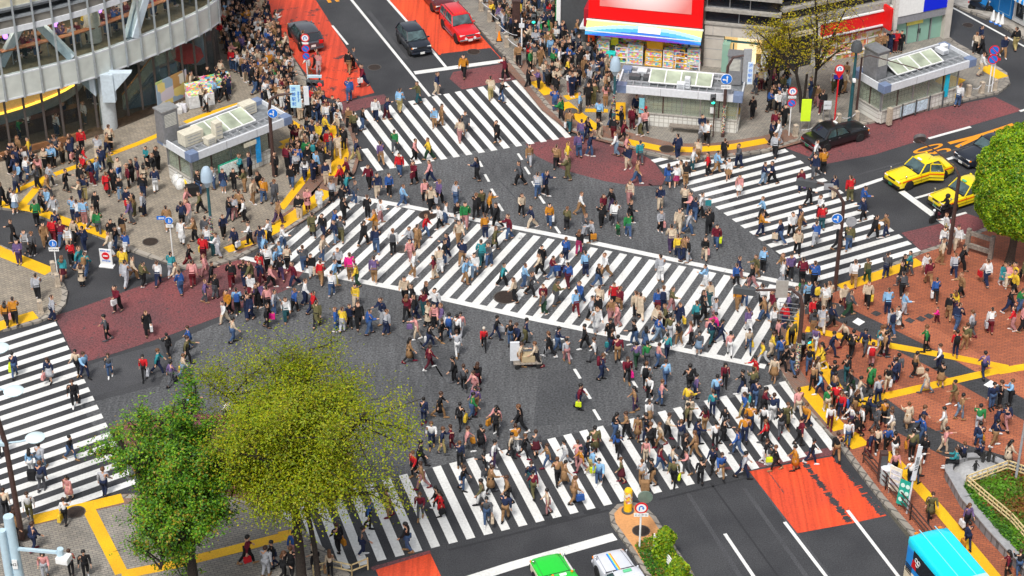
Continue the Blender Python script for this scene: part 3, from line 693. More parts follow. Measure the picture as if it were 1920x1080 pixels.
# bus
def bus():
    c = g(1709, 999, 2.85); c2 = g(1774, 988, 2.85); h = BOTDIR
    P0 = (c + c2) / 2; P0.z = 0
    t = thing('community_bus', 'turquoise blue bus seen from above, driving away along the station square', 'bus', P0, h)
    B1 = paint('bus_turquoise', (.0, .66, .86)); B2 = paint('bus_blue', (.012, .27, .74)); B3 = mat('bus_cream', (.70, .60, .44), .4)
    W_ = 2.05; L_ = 8.0; hw = W_ / 2
    # x forward (away from the junction); the rear is at x = 0
    rg = []
    for x, k, dz in ((-.06, .93, -.14), (.12, .99, -.02), (.6, 1, 0), (L_ - .5, 1, 0), (L_, .95, -.15)):
        half = [(0, 2.35), (1, 2.35), (1.0, 2.5), (.97, 2.68), (.88, 2.80 + dz), (.5, 2.86 + dz), (0, 2.88 + dz)]
        rg.append([(x, -a * hw * k, z) for a, z in half] + [(x, a * hw * k, z) for a, z in half[-2:0:-1]])
    MB().loft(rg).obj('roof', [B1], t, True)
    MB().box((L_ / 2 - .02, 0, 1.72), (L_ - .02, W_ - .01, 1.28)).obj('body', [B2], t, bevel=.08)
    MB().box((L_ / 2 - .02, 0, .72), (L_, W_ + .005, .76)).obj('lower_body', [B3], t, bevel=.06)
    for s in (-1, 1):
        MB().box((L_ / 2 + .1, s * (hw + .004), 1.95), (L_ - 1.0, .02, .95)).obj('window_band', [DGLASS], t, bevel=.006)
        for x in (1.6, 6.3):
            w_ = MB().lathe([(.2, -.12), (.42, -.12), (.45, 0), (.42, .12), (.2, .12)], (0, 0, 0), 22).obj('wheel', [TYRE], t); w_.location = (x, s * (hw - .1), .45); w_.rotation_euler = (pi / 2, 0, 0)
            k_ = MB().lathe([(.24, -.1), (.24, .1), (.1, .13), (1e-4, .13)] if s < 0 else [(1e-4, -.13), (.1, -.13), (.24, -.1), (.24, .1)], (0, 0, 0), 16).obj('rim', [RIM], w_)
        MB().box((-.03, s * hw * .8, 1.35), (.06, .16, .3)).obj('tail_light', [TAIL], t, bevel=.02)
        for i in range(3):   # white ring flowers on the side glass
            o_ = MB()
            for q in range(3):
                a = 2 * pi * q / 3 + .5
                pts = [(1.0 + i * 1.35 + .13 * cos(a) + .1 * cos(b), s * (hw + .018), 2.0 + .13 * sin(a) + .1 * sin(b)) for b in [2 * pi * n_ / 14 for n_ in range(15)]]
                o_.tube(pts, .014, 4)
            o_.obj('ring_emblem', [WHITE], t)
    MB().box((-.025, 0, 1.95), (.05, W_ * .8, .85)).obj('rear_window', [DGLASS], t, bevel=.02)
    rdm = MB(); rdm.panel([(.55, -hw - .015, 1.5), (.95, -hw - .015, 1.5), (.85, -hw - .015, 1.9), (.62, -hw - .015, 1.95)], .01); rdm.obj('red_emblem', [TAIL], t)
    lv = MB()
    for i in range(5): lv.box((.35 + .0, -hw - .006, 1.0 + .1 * i), (.5, .02, .045))
    lv.obj('engine_louvre', [BLACKP], t)
    MB().box((-.04, 0, .75), (.05, W_ * .7, .5)).obj('engine_cover', [B3], t, bevel=.02)
    for s in (-.42, .35): MB().box((3.0, s * hw, 2.89), (6.2, .03, .02)).obj('roof_seam', [mat('bus_seam', (.25, .75, .9), .4, var=0)], t)
    MB().box((4.4, .1, 2.95), (1.7, 1.35, .16)).obj('roof_unit', [mat('bus_roof_unit', (.42, .72, .78), .5)], t, bevel=.05)
    for s in (-1, 1): MB().box((-.05, s * .6, 2.78), (.08, .16, .07)).obj('marker_lamp', [AMBER], t)
bus()

def motorbike(label, P0, h, body, box=None, group=None):
    t = thing('motor_scooter', label, 'motorbike', P0, h, group)
    for x in (.62, -.62):
        w_ = MB().lathe([(.17, -.05), (.25, -.05), (.28, 0), (.25, .05), (.17, .05)], (0, 0, 0), 18).obj('wheel', [TYRE], t); w_.location = (x, 0, .28); w_.rotation_euler = (pi / 2, 0, 0)
        MB().lathe([(.18, -.03), (.18, .03), (.02, .05), (1e-4, .05)], (0, 0, 0), 14).obj('rim', [RIM], w_)
    MB().loft([[(x, y * w, z0 + (z1 - z0) * k) for y, k in ((-1, .1), (-.7, 1), (.7, 1), (1, .1), (.5, 0), (-.5, 0))] for x, w, z0, z1 in ((-.85, .08, .55, .72), (-.6, .16, .45, .78), (-.2, .18, .3, .74), (.12, .16, .25, .42), (.3, .14, .25, .4), (.42, .17, .3, .85), (.5, .1, .45, .98))]).obj('body', [body], t, True)
    MB().box((-.38, 0, .82), (.75, .28, .1)).obj('seat', [BLACKP], t, bevel=.04)
    m_ = MB().tube([(.62, 0, .3), (.48, 0, .95)], .035, 8); m_.tube([(.42, -.36, 1.0), (.47, 0, 1.02), (.42, .36, 1.0)], .018, 8); m_.obj('handlebar', [STEEL], t)
    MB().ball((.56, 0, .86), .09, 10, 8).obj('headlight', [LAMPG], t, True)
    for s in (-1, 1): m_ = MB().tube([(.43, s * .3, 1.02), (.4, s * .34, 1.2)], .008, 5); m_.ball((.39, s * .35, 1.24), .05, 8, 6, (.5, 1, .8)); m_.obj('mirror', [STEEL], t)
    if box: MB().box((-.78, 0, .98), (.36, .4, .3)).obj('rear_box', [box], t, bevel=.03)
    MB().box((-.9, 0, .62), (.06, .16, .07)).obj('tail_light', [TAIL], t)
    return t
motorbike('black motor scooter with a rider stopped beside the second yellow taxi', g(1763, 414), RGTDIR + pi, cK)
motorbike('dark motorcycle parked against the blue shop in the side street', g(1838, 22), R(-20), cN)
# ------------------------------------------------------------------ glass building on the left
CLAD = mat('cladding_panel', (.58, .61, .57), .3, .05, var=.12, scale=1.2)
CREAM = mat('blind_panel', (.60, .56, .42), .6, var=.15, scale=2)
FRAMEM = mat('facade_mullion', (.40, .44, .47), .35, .5)
DFRAME = mat('dark_mullion', (.10, .085, .08), .4, .3)
BRACE = mat('brace_paint', (.50, .58, .64), .5, var=.1)
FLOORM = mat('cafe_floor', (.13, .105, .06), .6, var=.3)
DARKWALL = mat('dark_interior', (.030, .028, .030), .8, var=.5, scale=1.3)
BROWNB = mat('brown_stone_base', (.26, .12, .055), .5, var=.25, scale=2)
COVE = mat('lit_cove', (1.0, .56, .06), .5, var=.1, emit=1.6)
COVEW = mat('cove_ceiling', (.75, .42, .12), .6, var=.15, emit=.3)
BULK = mat('grey_bulkhead', (.20, .22, .23), .6, var=.15)
def glass_building():
    ctrl = [g(x, y, 4.2) for x, y in ((0, 191), (112, 164), (207, 135), (340, 82), (398, 52), (413, 38))]
    d0 = (ctrl[0] - ctrl[1]).normalized()
    ctrl = [ctrl[0] + d0 * 9] + ctrl
    # even spacing along the curve
    pts = [Vector((p.x, p.y)) for p in ctrl]
    def cr(p0, p1, p2, p3, t): return .5 * ((2 * p1) + (p2 - p0) * t + (2 * p0 - 5 * p1 + 4 * p2 - p3) * t * t + (3 * p1 - p0 - 3 * p2 + p3) * t ** 3)
    dense = []
    for i in range(len(pts) - 1):
        a, b, c, d = pts[max(i - 1, 0)], pts[i], pts[i + 1], pts[min(i + 2, len(pts) - 1)]
        for k in range(20): dense.append(cr(a, b, c, d, k / 20))
    dense.append(pts[-1])
    # then the side wall running back up the street
    e = g(402, -30, 4.2); f_ = g(385, -160, 4.2)
    for k in range(1, 40): dense.append(pts[-1].lerp(Vector((e.x, e.y)), k / 40))
    for k in range(0, 41): dense.append(Vector((e.x, e.y)).lerp(Vector((f_.x, f_.y)), k / 40))
    acc = 0; C = [dense[0]]; step = 1.17
    for a, b in zip(dense, dense[1:]):
        ln = (b - a).length
        while acc + ln >= step:
            t = (step - acc) / ln; a = a.lerp(b, t); C.append(a); ln = (b - a).length; acc = 0
        acc += ln
    base = C[12]
    T = thing('glass_building', 'curved glass corner building with cafe floors and white braces inside', 'building', (base.x, base.y, 0))
    O = Vector((base.x, base.y))
    C = [c - O for c in C]; n = len(C)
    nrm = []
    for i in range(n):
        d = (C[min(i + 1, n - 1)] - C[max(i - 1, 0)]).normalized(); nrm.append(Vector((d.y, -d.x)))   # outward
    def pt(i, off, z): v = C[i] + nrm[i] * off; return Vector((v.x, v.y, z))
    def spt(s, off, z):
        i = min(int(s), n - 2); t = s - i; v = C[i].lerp(C[i + 1], t) + nrm[i].lerp(nrm[i + 1], t) * off; return Vector((v.x, v.y, z))
    ZA, ZB, ZC, ZD, ZE, ZF = 4.2, 5.75, 8.55, 9.35, 10.1, 14.5
    GS = min(n - 1, 31)
    for i in range(n - 1):
        # spandrel under the first floor: slightly leaning panels
        MB().panel([pt(i, 0, ZA), pt(i + 1, 0, ZA), pt(i + 1, .05, ZB), pt(i, .05, ZB)], -.09).obj('spandrel_panel', [CLAD], T)
        MB().panel([pt(i, -.05, ZC), pt(i + 1, -.05, ZC), pt(i + 1, -.05, ZD), pt(i, -.05, ZD)], -.1).obj('slab_panel', [mat('recess_panel', (.17, .16, .14), .6, var=.3, scale=1.5)], T)
        w = MB().panel([pt(i, 0, ZB + .06), pt(i + 1, 0, ZB + .06), pt(i + 1, 0, ZC), pt(i, 0, ZC)], -.02).obj('window', [GLASS], T)
        if i < 62:
            MB().panel([pt(i, -.1, ZE), pt(i + 1, -.1, ZE), pt(i + 1, -.1, ZF), pt(i, -.1, ZF)], -.06).obj('blind_panel', [CREAM], T)
        if i < 24:
            MB().panel([pt(i, -.5, .55), pt(i + 1, -.5, .55), pt(i + 1, -.5, ZA), pt(i, -.5, ZA)], -.02).obj('shopfront_window', [GLASS], T)
    for i in range(n):
        q = MB().bar(pt(i, .09, ZA - .05), pt(i, .10, ZF), .075, .12); q.obj('mullion', [FRAMEM], T)
        if i < 24: MB().bar(pt(i, -.48, .5), pt(i, -.48, ZA), .07, .14).obj('ground_mullion', [DFRAME], T)
    for nm, z, off, h, dpt, m in (('window_ledge', ZB + .02, .06, .1, .28, LGREY), ('ledge', ZA + .01, .03, .1, .2, LGREY), ('slab_edge', ZD + .05, .02, .12, .3, FRAMEM), ('slab_edge', ZC + .1, .04, .36, .25, LGREY), ('slab_edge', ZE - .05, .0, .14, .3, FRAMEM)):
        rings = []
        for i in range(n): rings.append([pt(i, off + .0, z - h / 2), pt(i, off, z + h / 2), pt(i, off - dpt, z + h / 2), pt(i, off - dpt, z - h / 2)])
        MB().loft(rings).obj(nm, [m], T)
    # floors, ceilings, back walls
    inn = [C[i] - nrm[i] * 9 for i in range(n)]
    poly = [C[i] - nrm[i] * .1 for i in range(38)] + [inn[i] for i in range(37, -1, -4)]
    hull = [Vector((c.x, c.y)) for c in poly]
    def floor(nm, z, th, m):
        b = MB()
        for i in range(0, 37):
            b.loft([[pt(i, -.12, z), pt(i + 1, -.12, z), pt(i + 1, -.12, z + th), pt(i, -.12, z + th)],
                    [pt(i, -7 if i < 24 else -3.0, z), pt(i + 1, -7 if i < 23 else -3.0, z), pt(i + 1, -7 if i < 23 else -3.0, z + th), pt(i, -7 if i < 24 else -3.0, z + th)]])
        b.obj(nm, [m], T)
    floor('first_floor', ZB - .2, .16, FLOORM); floor('ceiling', ZC + .1, .2, BULK); floor('upper_floor', ZE - .3, .1, BULK)
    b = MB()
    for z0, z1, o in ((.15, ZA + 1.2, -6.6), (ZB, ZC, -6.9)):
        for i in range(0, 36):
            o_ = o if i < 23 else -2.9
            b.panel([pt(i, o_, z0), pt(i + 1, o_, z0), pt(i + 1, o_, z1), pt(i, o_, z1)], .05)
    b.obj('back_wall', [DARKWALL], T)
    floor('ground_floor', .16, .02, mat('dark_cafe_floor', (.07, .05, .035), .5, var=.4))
    b = MB()
    for i in range(0, [q for q in range(n) if pix(pt(q, 0, .3) + Vector((O.x, O.y, 0)))[0] < 190][-1]): b.loft([[pt(j, -.42, .1), pt(j, -.42, .56), pt(j, -.62, .56), pt(j, -.62, .1)] for j in (i, i + 1)])
    b.obj('stone_base', [BROWNB], T)
    # long wooden window counter on the first floor
    b = MB()
    for i in range(4, 22): b.loft([[pt(j, -1.15, ZB + 1.02), pt(j, -1.15, ZB + 1.08), pt(j, -1.6, ZB + 1.08), pt(j, -1.6, ZB + 1.02)] for j in (i, i + 1)])
    b.obj('window_counter', [WOOD], T)
    for i in range(5, 22, 2): MB().bar(pt(i, -1.4, ZB), pt(i, -1.4, ZB + 1.02), .06).obj('counter_leg', [STEEL], T)
    rt_ = random.Random(3)
    for k_ in range(26):
        c = gbp = pt(rt_.randrange(3, 22), -rt_.choice((2.6, 3.5, 4.4, 5.3)), ZB)
        q_ = MB().tube([c + Vector((0, 0, .66)), c + Vector((0, 0, .71))], .42, 14); q_.tube([c - Vector((0, 0, .03)), c + Vector((0, 0, .67))], .04, 6); q_.obj('cafe_table', [WOOD if k_ % 2 else BROWNB], T)
    # leaning braces behind the glass, given by where they meet floor and slab
    def brace(px0, px1, w=.42):
        a = g(px0[0], px0[1], ZB + .1) - Vector((O.x, O.y, 0)); c = g(px1[0], px1[1], ZC - .1) - Vector((O.x, O.y, 0))
        MB().bar(a, c, w, .5).obj('brace', [BRACE], T, bevel=.03)
    brace((0, 122), (43, 36)); brace((135, 108), (62, 34)); brace((250, 70), (274, -14)); brace((238, 72), (262, -22), .3)
    for x, y, r in ((172, 88, .5),):
        c = g(x, y, ZB) - Vector((O.x, O.y, 0)); c += Vector((0, .9, 0)); MB().tube([c, c + Vector((0, 0, ZC - ZB))], r, 18).obj('round_column', [mat('column_cream', (.55, .53, .45), .6)], T, True)
    # ground floor columns with bracket heads
    for (x, y), hd in (((206, 240), 1), ((372, 118), 1)):
        c = g(x, y, .1) - Vector((O.x, O.y, 0))
        MB().tube([c, c + Vector((0, 0, 4.6))], .52, 20).obj('round_column', [mat('column_grey', (.46, .50, .52), .5)], T, True)
        k = MB()
        for dx in (-1, 1):
            q = [c + Vector((dx * .45, -.28, 2.6)), c + Vector((dx * 1.9, -.28, 4.25)), c + Vector((dx * .45, -.28, 4.25))]
            if dx < 0: q.reverse()
            k.panel(q, .5)
        k.box(c + Vector((.35, -.62, 3.2)), (.8, .5, 1.94))
        k.obj('bracket', [BRACE], T, bevel=.02)
    lampm = mat('cafe_ceiling_lamp', (1, .86, .68), .5, var=0, emit=28); purp = mat('purple_pendant', (.40, .16, 1), .4, var=0, emit=2.5)
    for i in range(2, 35):
        for o_ in ((-1.2, -3.2, -5.4) if i < 23 else (-1.6,)):
            if (i + int(-o_)) % 2 == 0: c = pt(i, o_, ZC + .06); MB().box(c, (.5, .3, .04), atan2(nrm[i].y, nrm[i].x)).obj('ceiling_lamp', [lampm], T)
        if i % 3 == 0 and i < 24:
            c = pt(i, -2.4, ZC - 1.3); d_ = MB().ball(c, .16, 10, 8, (1, 1, 1.3)); d_.tube([c, c + Vector((0, 0, 1.4))], .012, 5); d_.obj('pendant_lamp', [purp], T, True)
    for i in range(2, 16, 2):
        c = pt(i, -2.0, ZA - .25); MB().box(c, (.5, .3, .04), atan2(nrm[i].y, nrm[i].x)).obj('ceiling_lamp', [lampm], T)
    # warm lit ring and grey bulkhead in the ground floor cafe
    b = MB(); b2 = MB(); b3 = MB()
    ce = spt(7.5, -5.0, 0); cx, cy = ce.x, ce.y
    dirv = (C[12] - C[3]).normalized(); an = atan2(dirv.y, dirv.x)
    for k in range(40):
        a0, a1 = 2 * pi * k / 40, 2 * pi * (k + 1) / 40
        def E(a, r, z): 
            x, y = 7.2 * r * cos(a), 3.6 * r * sin(a)
            return Vector((cx + x * cos(an) - y * sin(an), cy + x * sin(an) + y * cos(an), z))
        b.panel([E(a0, 1, 2.62), E(a1, 1, 2.62), E(a1, 1, 2.78), E(a0, 1, 2.78)], .04)
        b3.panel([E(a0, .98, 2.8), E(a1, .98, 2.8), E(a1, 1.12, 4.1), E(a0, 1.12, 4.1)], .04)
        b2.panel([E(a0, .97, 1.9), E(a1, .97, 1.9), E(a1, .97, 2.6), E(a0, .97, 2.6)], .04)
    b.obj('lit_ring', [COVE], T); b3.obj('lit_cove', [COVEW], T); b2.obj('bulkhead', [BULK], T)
    b = MB()
    for i in range(3, 13): b.loft([[spt(j, -2.6, .2), spt(j, -2.6, 1.15), spt(j, -3.2, 1.15), spt(j, -3.2, .2)] for j in (i, i + 1)])
    b.obj('cafe_counter', [mat('dark_counter', (.06, .025, .018), .3)], T)
    # stair with glass balustrade on the right of the ground floor
    A = g(232, 205, .2) - Vector((O.x, O.y, 0)); Bq = g(292, 128, 2.9) - Vector((O.x, O.y, 0)); C2 = g(330, 112, 2.9) - Vector((O.x, O.y, 0))
    s_ = MB(); 
    for k in range(16):
        p0 = A.lerp(Bq, k / 16); s_.box(p0 + Vector((0, .9, 0)), (.42, 1.7, .18), atan2(Bq.y - A.y, Bq.x - A.x))
    s_.obj('stair', [mat('stair_grey', (.19, .24, .27), .5)], T)
    MB().panel([A + Vector((0, 0, .1)), Bq + Vector((0, 0, .1)), Bq + Vector((0, 0, 1.0)), A + Vector((0, 0, 1.0))], .03).obj('balustrade', [SGLASS], T)
    MB().panel([Bq + Vector((0, 0, .1)), C2 + Vector((0, 0, .1)), C2 + Vector((0, 0, 1.0)), Bq + Vector((0, 0, 1.0))], .03).obj('balustrade', [SGLASS], T)
    MB().tube([A + Vector((0, 0, 1.05)), Bq + Vector((0, 0, 1.05)), C2 + Vector((0, 0, 1.05))], .045, 8).obj('handrail', [mat('handrail_wood', (.45, .20, .06), .4)], T)
    k = MB().panel([A + Vector((0, -.05, -.1)), C2 + Vector((0, -.05, -2.8)), C2 + Vector((0, -.05, -.1)), Bq + Vector((0, -.05, -.1))], .06); k.obj('stair_wall', [mat('stair_wall_blue', (.10, .15, .19), .5)], T)
    # coloured poster wall
    pa = g(296, 205, .15) - Vector((O.x, O.y, 0)); pb = g(352, 178, .15) - Vector((O.x, O.y, 0))
    PST = goods('poster_colours', [(.62, .55, .6), (.45, .55, .2), (.75, .7, .6), (.5, .28, .1), (.3, .4, .5), (.75, .6, .2), (.7, .3, .35)], 1.1)
    MB().panel([pa, pb, pb + Vector((0, 0, 1.9)), pa + Vector((0, 0, 1.9))], .08).obj('poster_wall', [PST], T)
    T['cafe'] = 'x'; del T['cafe']
    return T, O, spt, (ZB, ZC)
GB, GBO, gb_pt, gbz = glass_building()

# ------------------------------------------------------------------ row of shops at the top right
FA, FB, FC = g(1104, 104), g(1452, 139), g(1772, 70)
def facade(name, label, Pa, Pb, depth, h, m, cat='building'):
    """empty at Pa, local x along the facade, -y towards the street"""
    T = thing(name, label, cat, Pa, ang(Pa, Pb)); ln = (Pb - Pa).length
    return T, ln
def along(Pa, Pb, px):
    """distance from Pa of the facade point that shows at column px on the ground line"""
    lo, hi = 0, (Pb - Pa).length; d = (Pb - Pa).normalized()
    for _ in range(40):
        mid = (lo + hi) / 2
        if pix(Pa + d * mid)[0] < px: lo = mid
        else: hi = mid
    return lo
SHOPWALL = mat('pale_stone_cladding', (.50, .46, .41), .7, var=.1, scale=2)
BANDS = mat('black_glass_band', (.010, .012, .018), .12, var=.3, spec=.7)
CON2 = mat('grey_concrete_band', (.33, .31, .28), .8, var=.2)
PKTS = goods('shop_goods', [(.75, .1, .3), (.8, .6, .05), (.1, .35, .6), (.75, .72, .68), (.2, .5, .15), (.8, .3, .05), (.75, .45, .55), (.05, .05, .08)], 5.5)
PKTS2 = goods('shop_goods_small', [(.75, .72, .7), (.75, .2, .4), (.8, .75, .2), (.15, .45, .7), (.8, .4, .1), (.3, .6, .3)], 8)
MENU = goods('menu_pictures', [(.75, .5, .2), (.78, .7, .5), (.7, .15, .08), (.8, .75, .7), (.6, .35, .1), (.75, .3, .3), (.35, .45, .12)], 3.2)
ORSIGN = mat('orange_sign', (.82, .42, .02), .5, var=.06)
def drugstore():
    ln = along(FA, FB, 1317); d = (FB - FA).normalized(); Pe = FA + d * ln
    T, _ = facade('drugstore', 'drugstore with a huge red billboard and rainbow striped awning over packed shelves', FA, Pe, 8, 14, None)
    b = MB(); b.box((ln / 2, 4.1, 7.2), (ln, 7.6, 14.1)); b.obj('upper_storeys', [mat('drugstore_grey', (.30, .28, .26), .7)], T)
    # opening: dark recess front with goods
    MB().box((ln / 2, .16, 1.3), (ln - .5, .1, 2.4)).obj('shop_interior', [PKTS], T)
    MB().box((.12, -.1, 1.4), (.3, .5, 2.9)).obj('corner_pier', [DGREY], T)
    # awning in two slopes with coloured arcs built as flat sewn panels
    cols = [('awning_yellow', (.62, .64, .20)), ('awning_pale_blue', (.30, .54, .68)), ('awning_sky', (.04, .33, .66)), ('awning_blue', (.008, .13, .58)), ('awning_violet', (.11, .025, .42))]
    ms = [mat(n, c, .6, var=.03) for n, c in cols]
    m1, m2 = MB(), MB()
    zt, zm, zb_ = 3.06, 2.56, 2.32; yt, ym, yb = -.84, -1.5, -1.62
    nx, nv = 110, 22
    def col(u, v):     # u along 0..1, v 0 top .. 1 bottom : arcs centred mid-length
        r = abs(u - .52) * 2
        q = v + .42 * (1 - r * r) - .18
        return 0 if q < .34 else 1 if q < .56 else 2 if q < .78 else 3 if q < 1.02 else 4
    for i in range(nx):
        for j in range(nv):
            u0, u1, v0, v1 = i / nx, (i + 1) / nx, j / nv, (j + 1) / nv
            def Pt(u, v):
                if v < .72: t = v / .72; y, z = yt + (ym - yt) * t, zt + (zm - zt) * t
                else: t = (v - .72) / .28; y, z = ym + (yb - ym) * t, zm + (zb_ - zm) * t
                return (u * ln, y, z)
            m1.mat(col((u0 + u1) / 2, (v0 + v1) / 2)); m1.face(Pt(u0, v0), Pt(u1, v0), Pt(u1, v1), Pt(u0, v1))
    m1.obj('awning', ms, T)
    MB().box((ln / 2, ym - .01, zm + .0), (ln, .05, .05)).obj('awning_seam', [WHITE], T)
    MB().box((ln * .55, (yt + ym) / 2 - .06, 2.86), (1.5, .06, .42), rx=R(-42)).obj('blank_sign_plate', [WHITE], T)
    # billboard
    bz = 3.12
    MB().box((ln / 2, -.62, bz + 3.6), (ln - .1, .35, 7.1)).obj('billboard', [mat('billboard_red', (.83, .004, .006), .4, var=.02)], T, bevel=.02)
    m, nt, bs = nodes('billboard_panel')
    tc = N(nt, 'ShaderNodeTexCoord'); gr = N(nt, 'ShaderNodeTexGradient', gradient_type='SPHERICAL'); mp = N(nt, 'ShaderNodeMapping'); mp.inputs['Scale'].default_value = (.30, .30, .30)
    mp.inputs['Location'].default_value = (0, 0, 0)
    L(nt, tc.outputs['Object'], mp.inputs[0]); L(nt, mp.outputs[0], gr.inputs[0])
    rp = N(nt, 'ShaderNodeValToRGB'); rp.color_ramp.elements[0].color = (.80, .22, .20, 1); rp.color_ramp.elements[1].color = (.85, .82, .80, 1); rp.color_ramp.elements[1].position = .6
    L(nt, gr.outputs[0], rp.inputs[0]); L(nt, rp.outputs[0], bs.inputs['Base Color'])
    p_ = MB().box((0, 0, 0), (ln * .79, .03, 4.6)).obj('billboard_panel', [m], T); p_.location = (ln * .50, -.81, bz + 1.0 + 2.3)
    MB().box((ln / 2, -.86, bz - .04), (ln + .1, .1, .1)).obj('billboard_ledge', [WHITE], T)
    # side face of the corner with red panels
    MB().box((-.05, 1.6, 4.6), (.12, 2.6, 1.4)).obj('side_sign', [mat('side_sign_red', (.62, .10, .10), .5)], T, bevel=.02)
    MB().box((-.25, 1.6, 2.75), (.35, 3.0, 1.3)).obj('side_sign', [mat('side_sign_crimson', (.42, .015, .03), .5)], T, bevel=.02)
    MB().box((-.35, 1.6, 1.95), (.7, 3.1, .2)).obj('side_canopy', [LGREY], T, bevel=.03)
    MB().box((-.05, .9, 3.0), (.06, .3, 5.8)).obj('corner_strip', [mat('corner_beige', (.5, .45, .36), .7)], T)
    # hanging cards, shelves and goods in front
    ba = MB()
    for i in range(14):
        x = .9 + i * (ln - 1.8) / 13
        if i % 5 == 3: continue
        ba.box((x, -.5 - .1 * (i % 2), 2.0), ((ln - 1.8) / 13 * .92, .03, .4))
    ba.obj('red_price_card', [RED], T)
    for x, w_, z, h, m_ in ((.25, .45, 1.75, .8, mat('orange_red_sign', (.80, .08, .01), .5, var=.04)), (1.3, .8, 2.0, .5, LGREY), (1.85, .5, 1.75, .8, mat('yellow_card', (.75, .62, .02), .5)), (4.6, 1.1, 1.55, .75, ORSIGN), (5.9, .7, 2.12, .5, mat('purple_card', (.05, .012, .08), .5)), (6.6, .4, 2.2, .4, mat('yellow_card', (1, 1, 1))), (ln - 1.3, .4, 2.2, .45, mat('yellow_card', (1, 1, 1)))):
        MB().box((x, -.56, z - .12), (w_, .04, h)).obj('sign_card', [m_], T)
    for x, w_, h, m_ in ((1.15, .8, 1.5, PKTS2), (2.4, .8, 1.2, PKTS), (3.35, 1.0, 1.45, PKTS2), (4.6, 1.1, 1.1, PKTS2), (5.6, .65, 1.3, PKTS2), (6.5, .8, 1.25, PKTS), (ln - 1.5, .75, 1.45, PKTS), (ln - .5, .8, 1.5, PKTS2), (7.4, .7, .6, PKTS)):
        k = MB(); k.box((x, -.75, .15 + h / 2), (w_, .45, h)); o_ = k.obj('goods_shelf', [m_], T)
        fr = MB()
        for q in range(4): fr.box((x, -.99, .2 + h * q / 3.2), (w_ + .05, .04, .045))
        for q in (-1, 1): fr.box((x + q * w_ / 2, -.98, .15 + h / 2), (.05, .05, h))
        fr.obj('shelf_frame', [random.choice((WHITE, LGREY, ORSIGN))], o_)
    MB().box((1.75, -1.15, .55), (.6, .5, .9)).obj('turquoise_basket', [mat('turquoise_plastic', (.02, .55, .5), .4)], T, bevel=.03)
    MB().box((ln - .5, -.6, 2.0), (.95, .06, .75)).obj('dark_fascia', [DGREY], T); MB().box((ln - .5, -.65, 1.95), (.62, .03, .42)).obj('white_notice', [WHITE], T)
    return ln
dln = drugstore()
def stone_shop():
    d = (FB - FA).normalized(); Pa = FA + d * (dln + .05)
    T, ln = facade('stone_shop', 'pale stone fronted shop with bright doorway and black glass storeys above', Pa, FB, 8, 14, None)
    MB().box((.65, .2, 1.25), (1.3, .6, 2.5)).obj('stone_pier', [SHOPWALL], T)
    MB().box((ln / 2, .15, 2.9), (ln, .7, .8)).obj('stone_lintel', [SHOPWALL], T)
    for x in [.55 + i * 1.25 for i in range(int(ln / 1.25))]: MB().box((x, -.205, 2.9), (.025, .012, .78)).obj('stone_joint', [GREY], T)
    for z in (.7, 1.45, 2.2): MB().box((.65, -.106, z), (1.28, .012, .025)).obj('stone_joint', [GREY], T)
    MB().box((ln / 2, 3.0, 8.3), (ln, 6.0, 9.9)).obj('black_storeys', [BANDS], T)
    for z, h in ((3.36, .12), (4.35, .22), (5.4, .25), (7.4, .3), (9.6, .3)):
        MB().box((ln / 2 + .05, -.05, z), (ln + .25, .5, h)).obj('concrete_band', [CON2], T)
    wf = MB()
    for x in (.05, 1.55, 2.9): wf.box((x, -.06, 4.85), (.06, .06, .8))
    for z in (4.5, 5.25): wf.box((1.5, -.06, z), (2.9, .06, .06))
    wf.obj('window_frame', [STEEL], T)
    jl = MB()
    for x in (2.2, 4.6): jl.box((x, -.02, 3.85), (.03, .04, .8))
    jl.obj('glass_joint', [GREY], T)
    # bright doorway
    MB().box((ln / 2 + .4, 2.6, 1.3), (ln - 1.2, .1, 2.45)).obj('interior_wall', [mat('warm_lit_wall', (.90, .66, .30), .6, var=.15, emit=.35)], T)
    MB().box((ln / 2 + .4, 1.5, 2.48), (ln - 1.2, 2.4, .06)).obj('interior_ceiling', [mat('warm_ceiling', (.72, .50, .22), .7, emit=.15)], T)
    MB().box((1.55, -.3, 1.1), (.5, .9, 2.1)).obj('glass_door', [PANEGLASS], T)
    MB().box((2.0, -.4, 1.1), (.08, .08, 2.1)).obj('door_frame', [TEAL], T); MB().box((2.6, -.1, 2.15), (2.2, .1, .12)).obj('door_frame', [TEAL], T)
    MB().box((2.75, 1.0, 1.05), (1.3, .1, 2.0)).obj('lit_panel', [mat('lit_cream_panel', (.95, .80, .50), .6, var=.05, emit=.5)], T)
    MB().box((4.05, .6, 1.1), (.5, .4, 1.9)).obj('display_stand', [LGREY], T, bevel=.03)
    MB().box((4.5, .2, 1.2), (.55, .12, 2.0)).obj('poster', [PKTS2], T)
    MB().box((ln - .2, .2, 1.25), (.5, .6, 2.48)).obj('stone_pier', [SHOPWALL], T)
stone_shop()
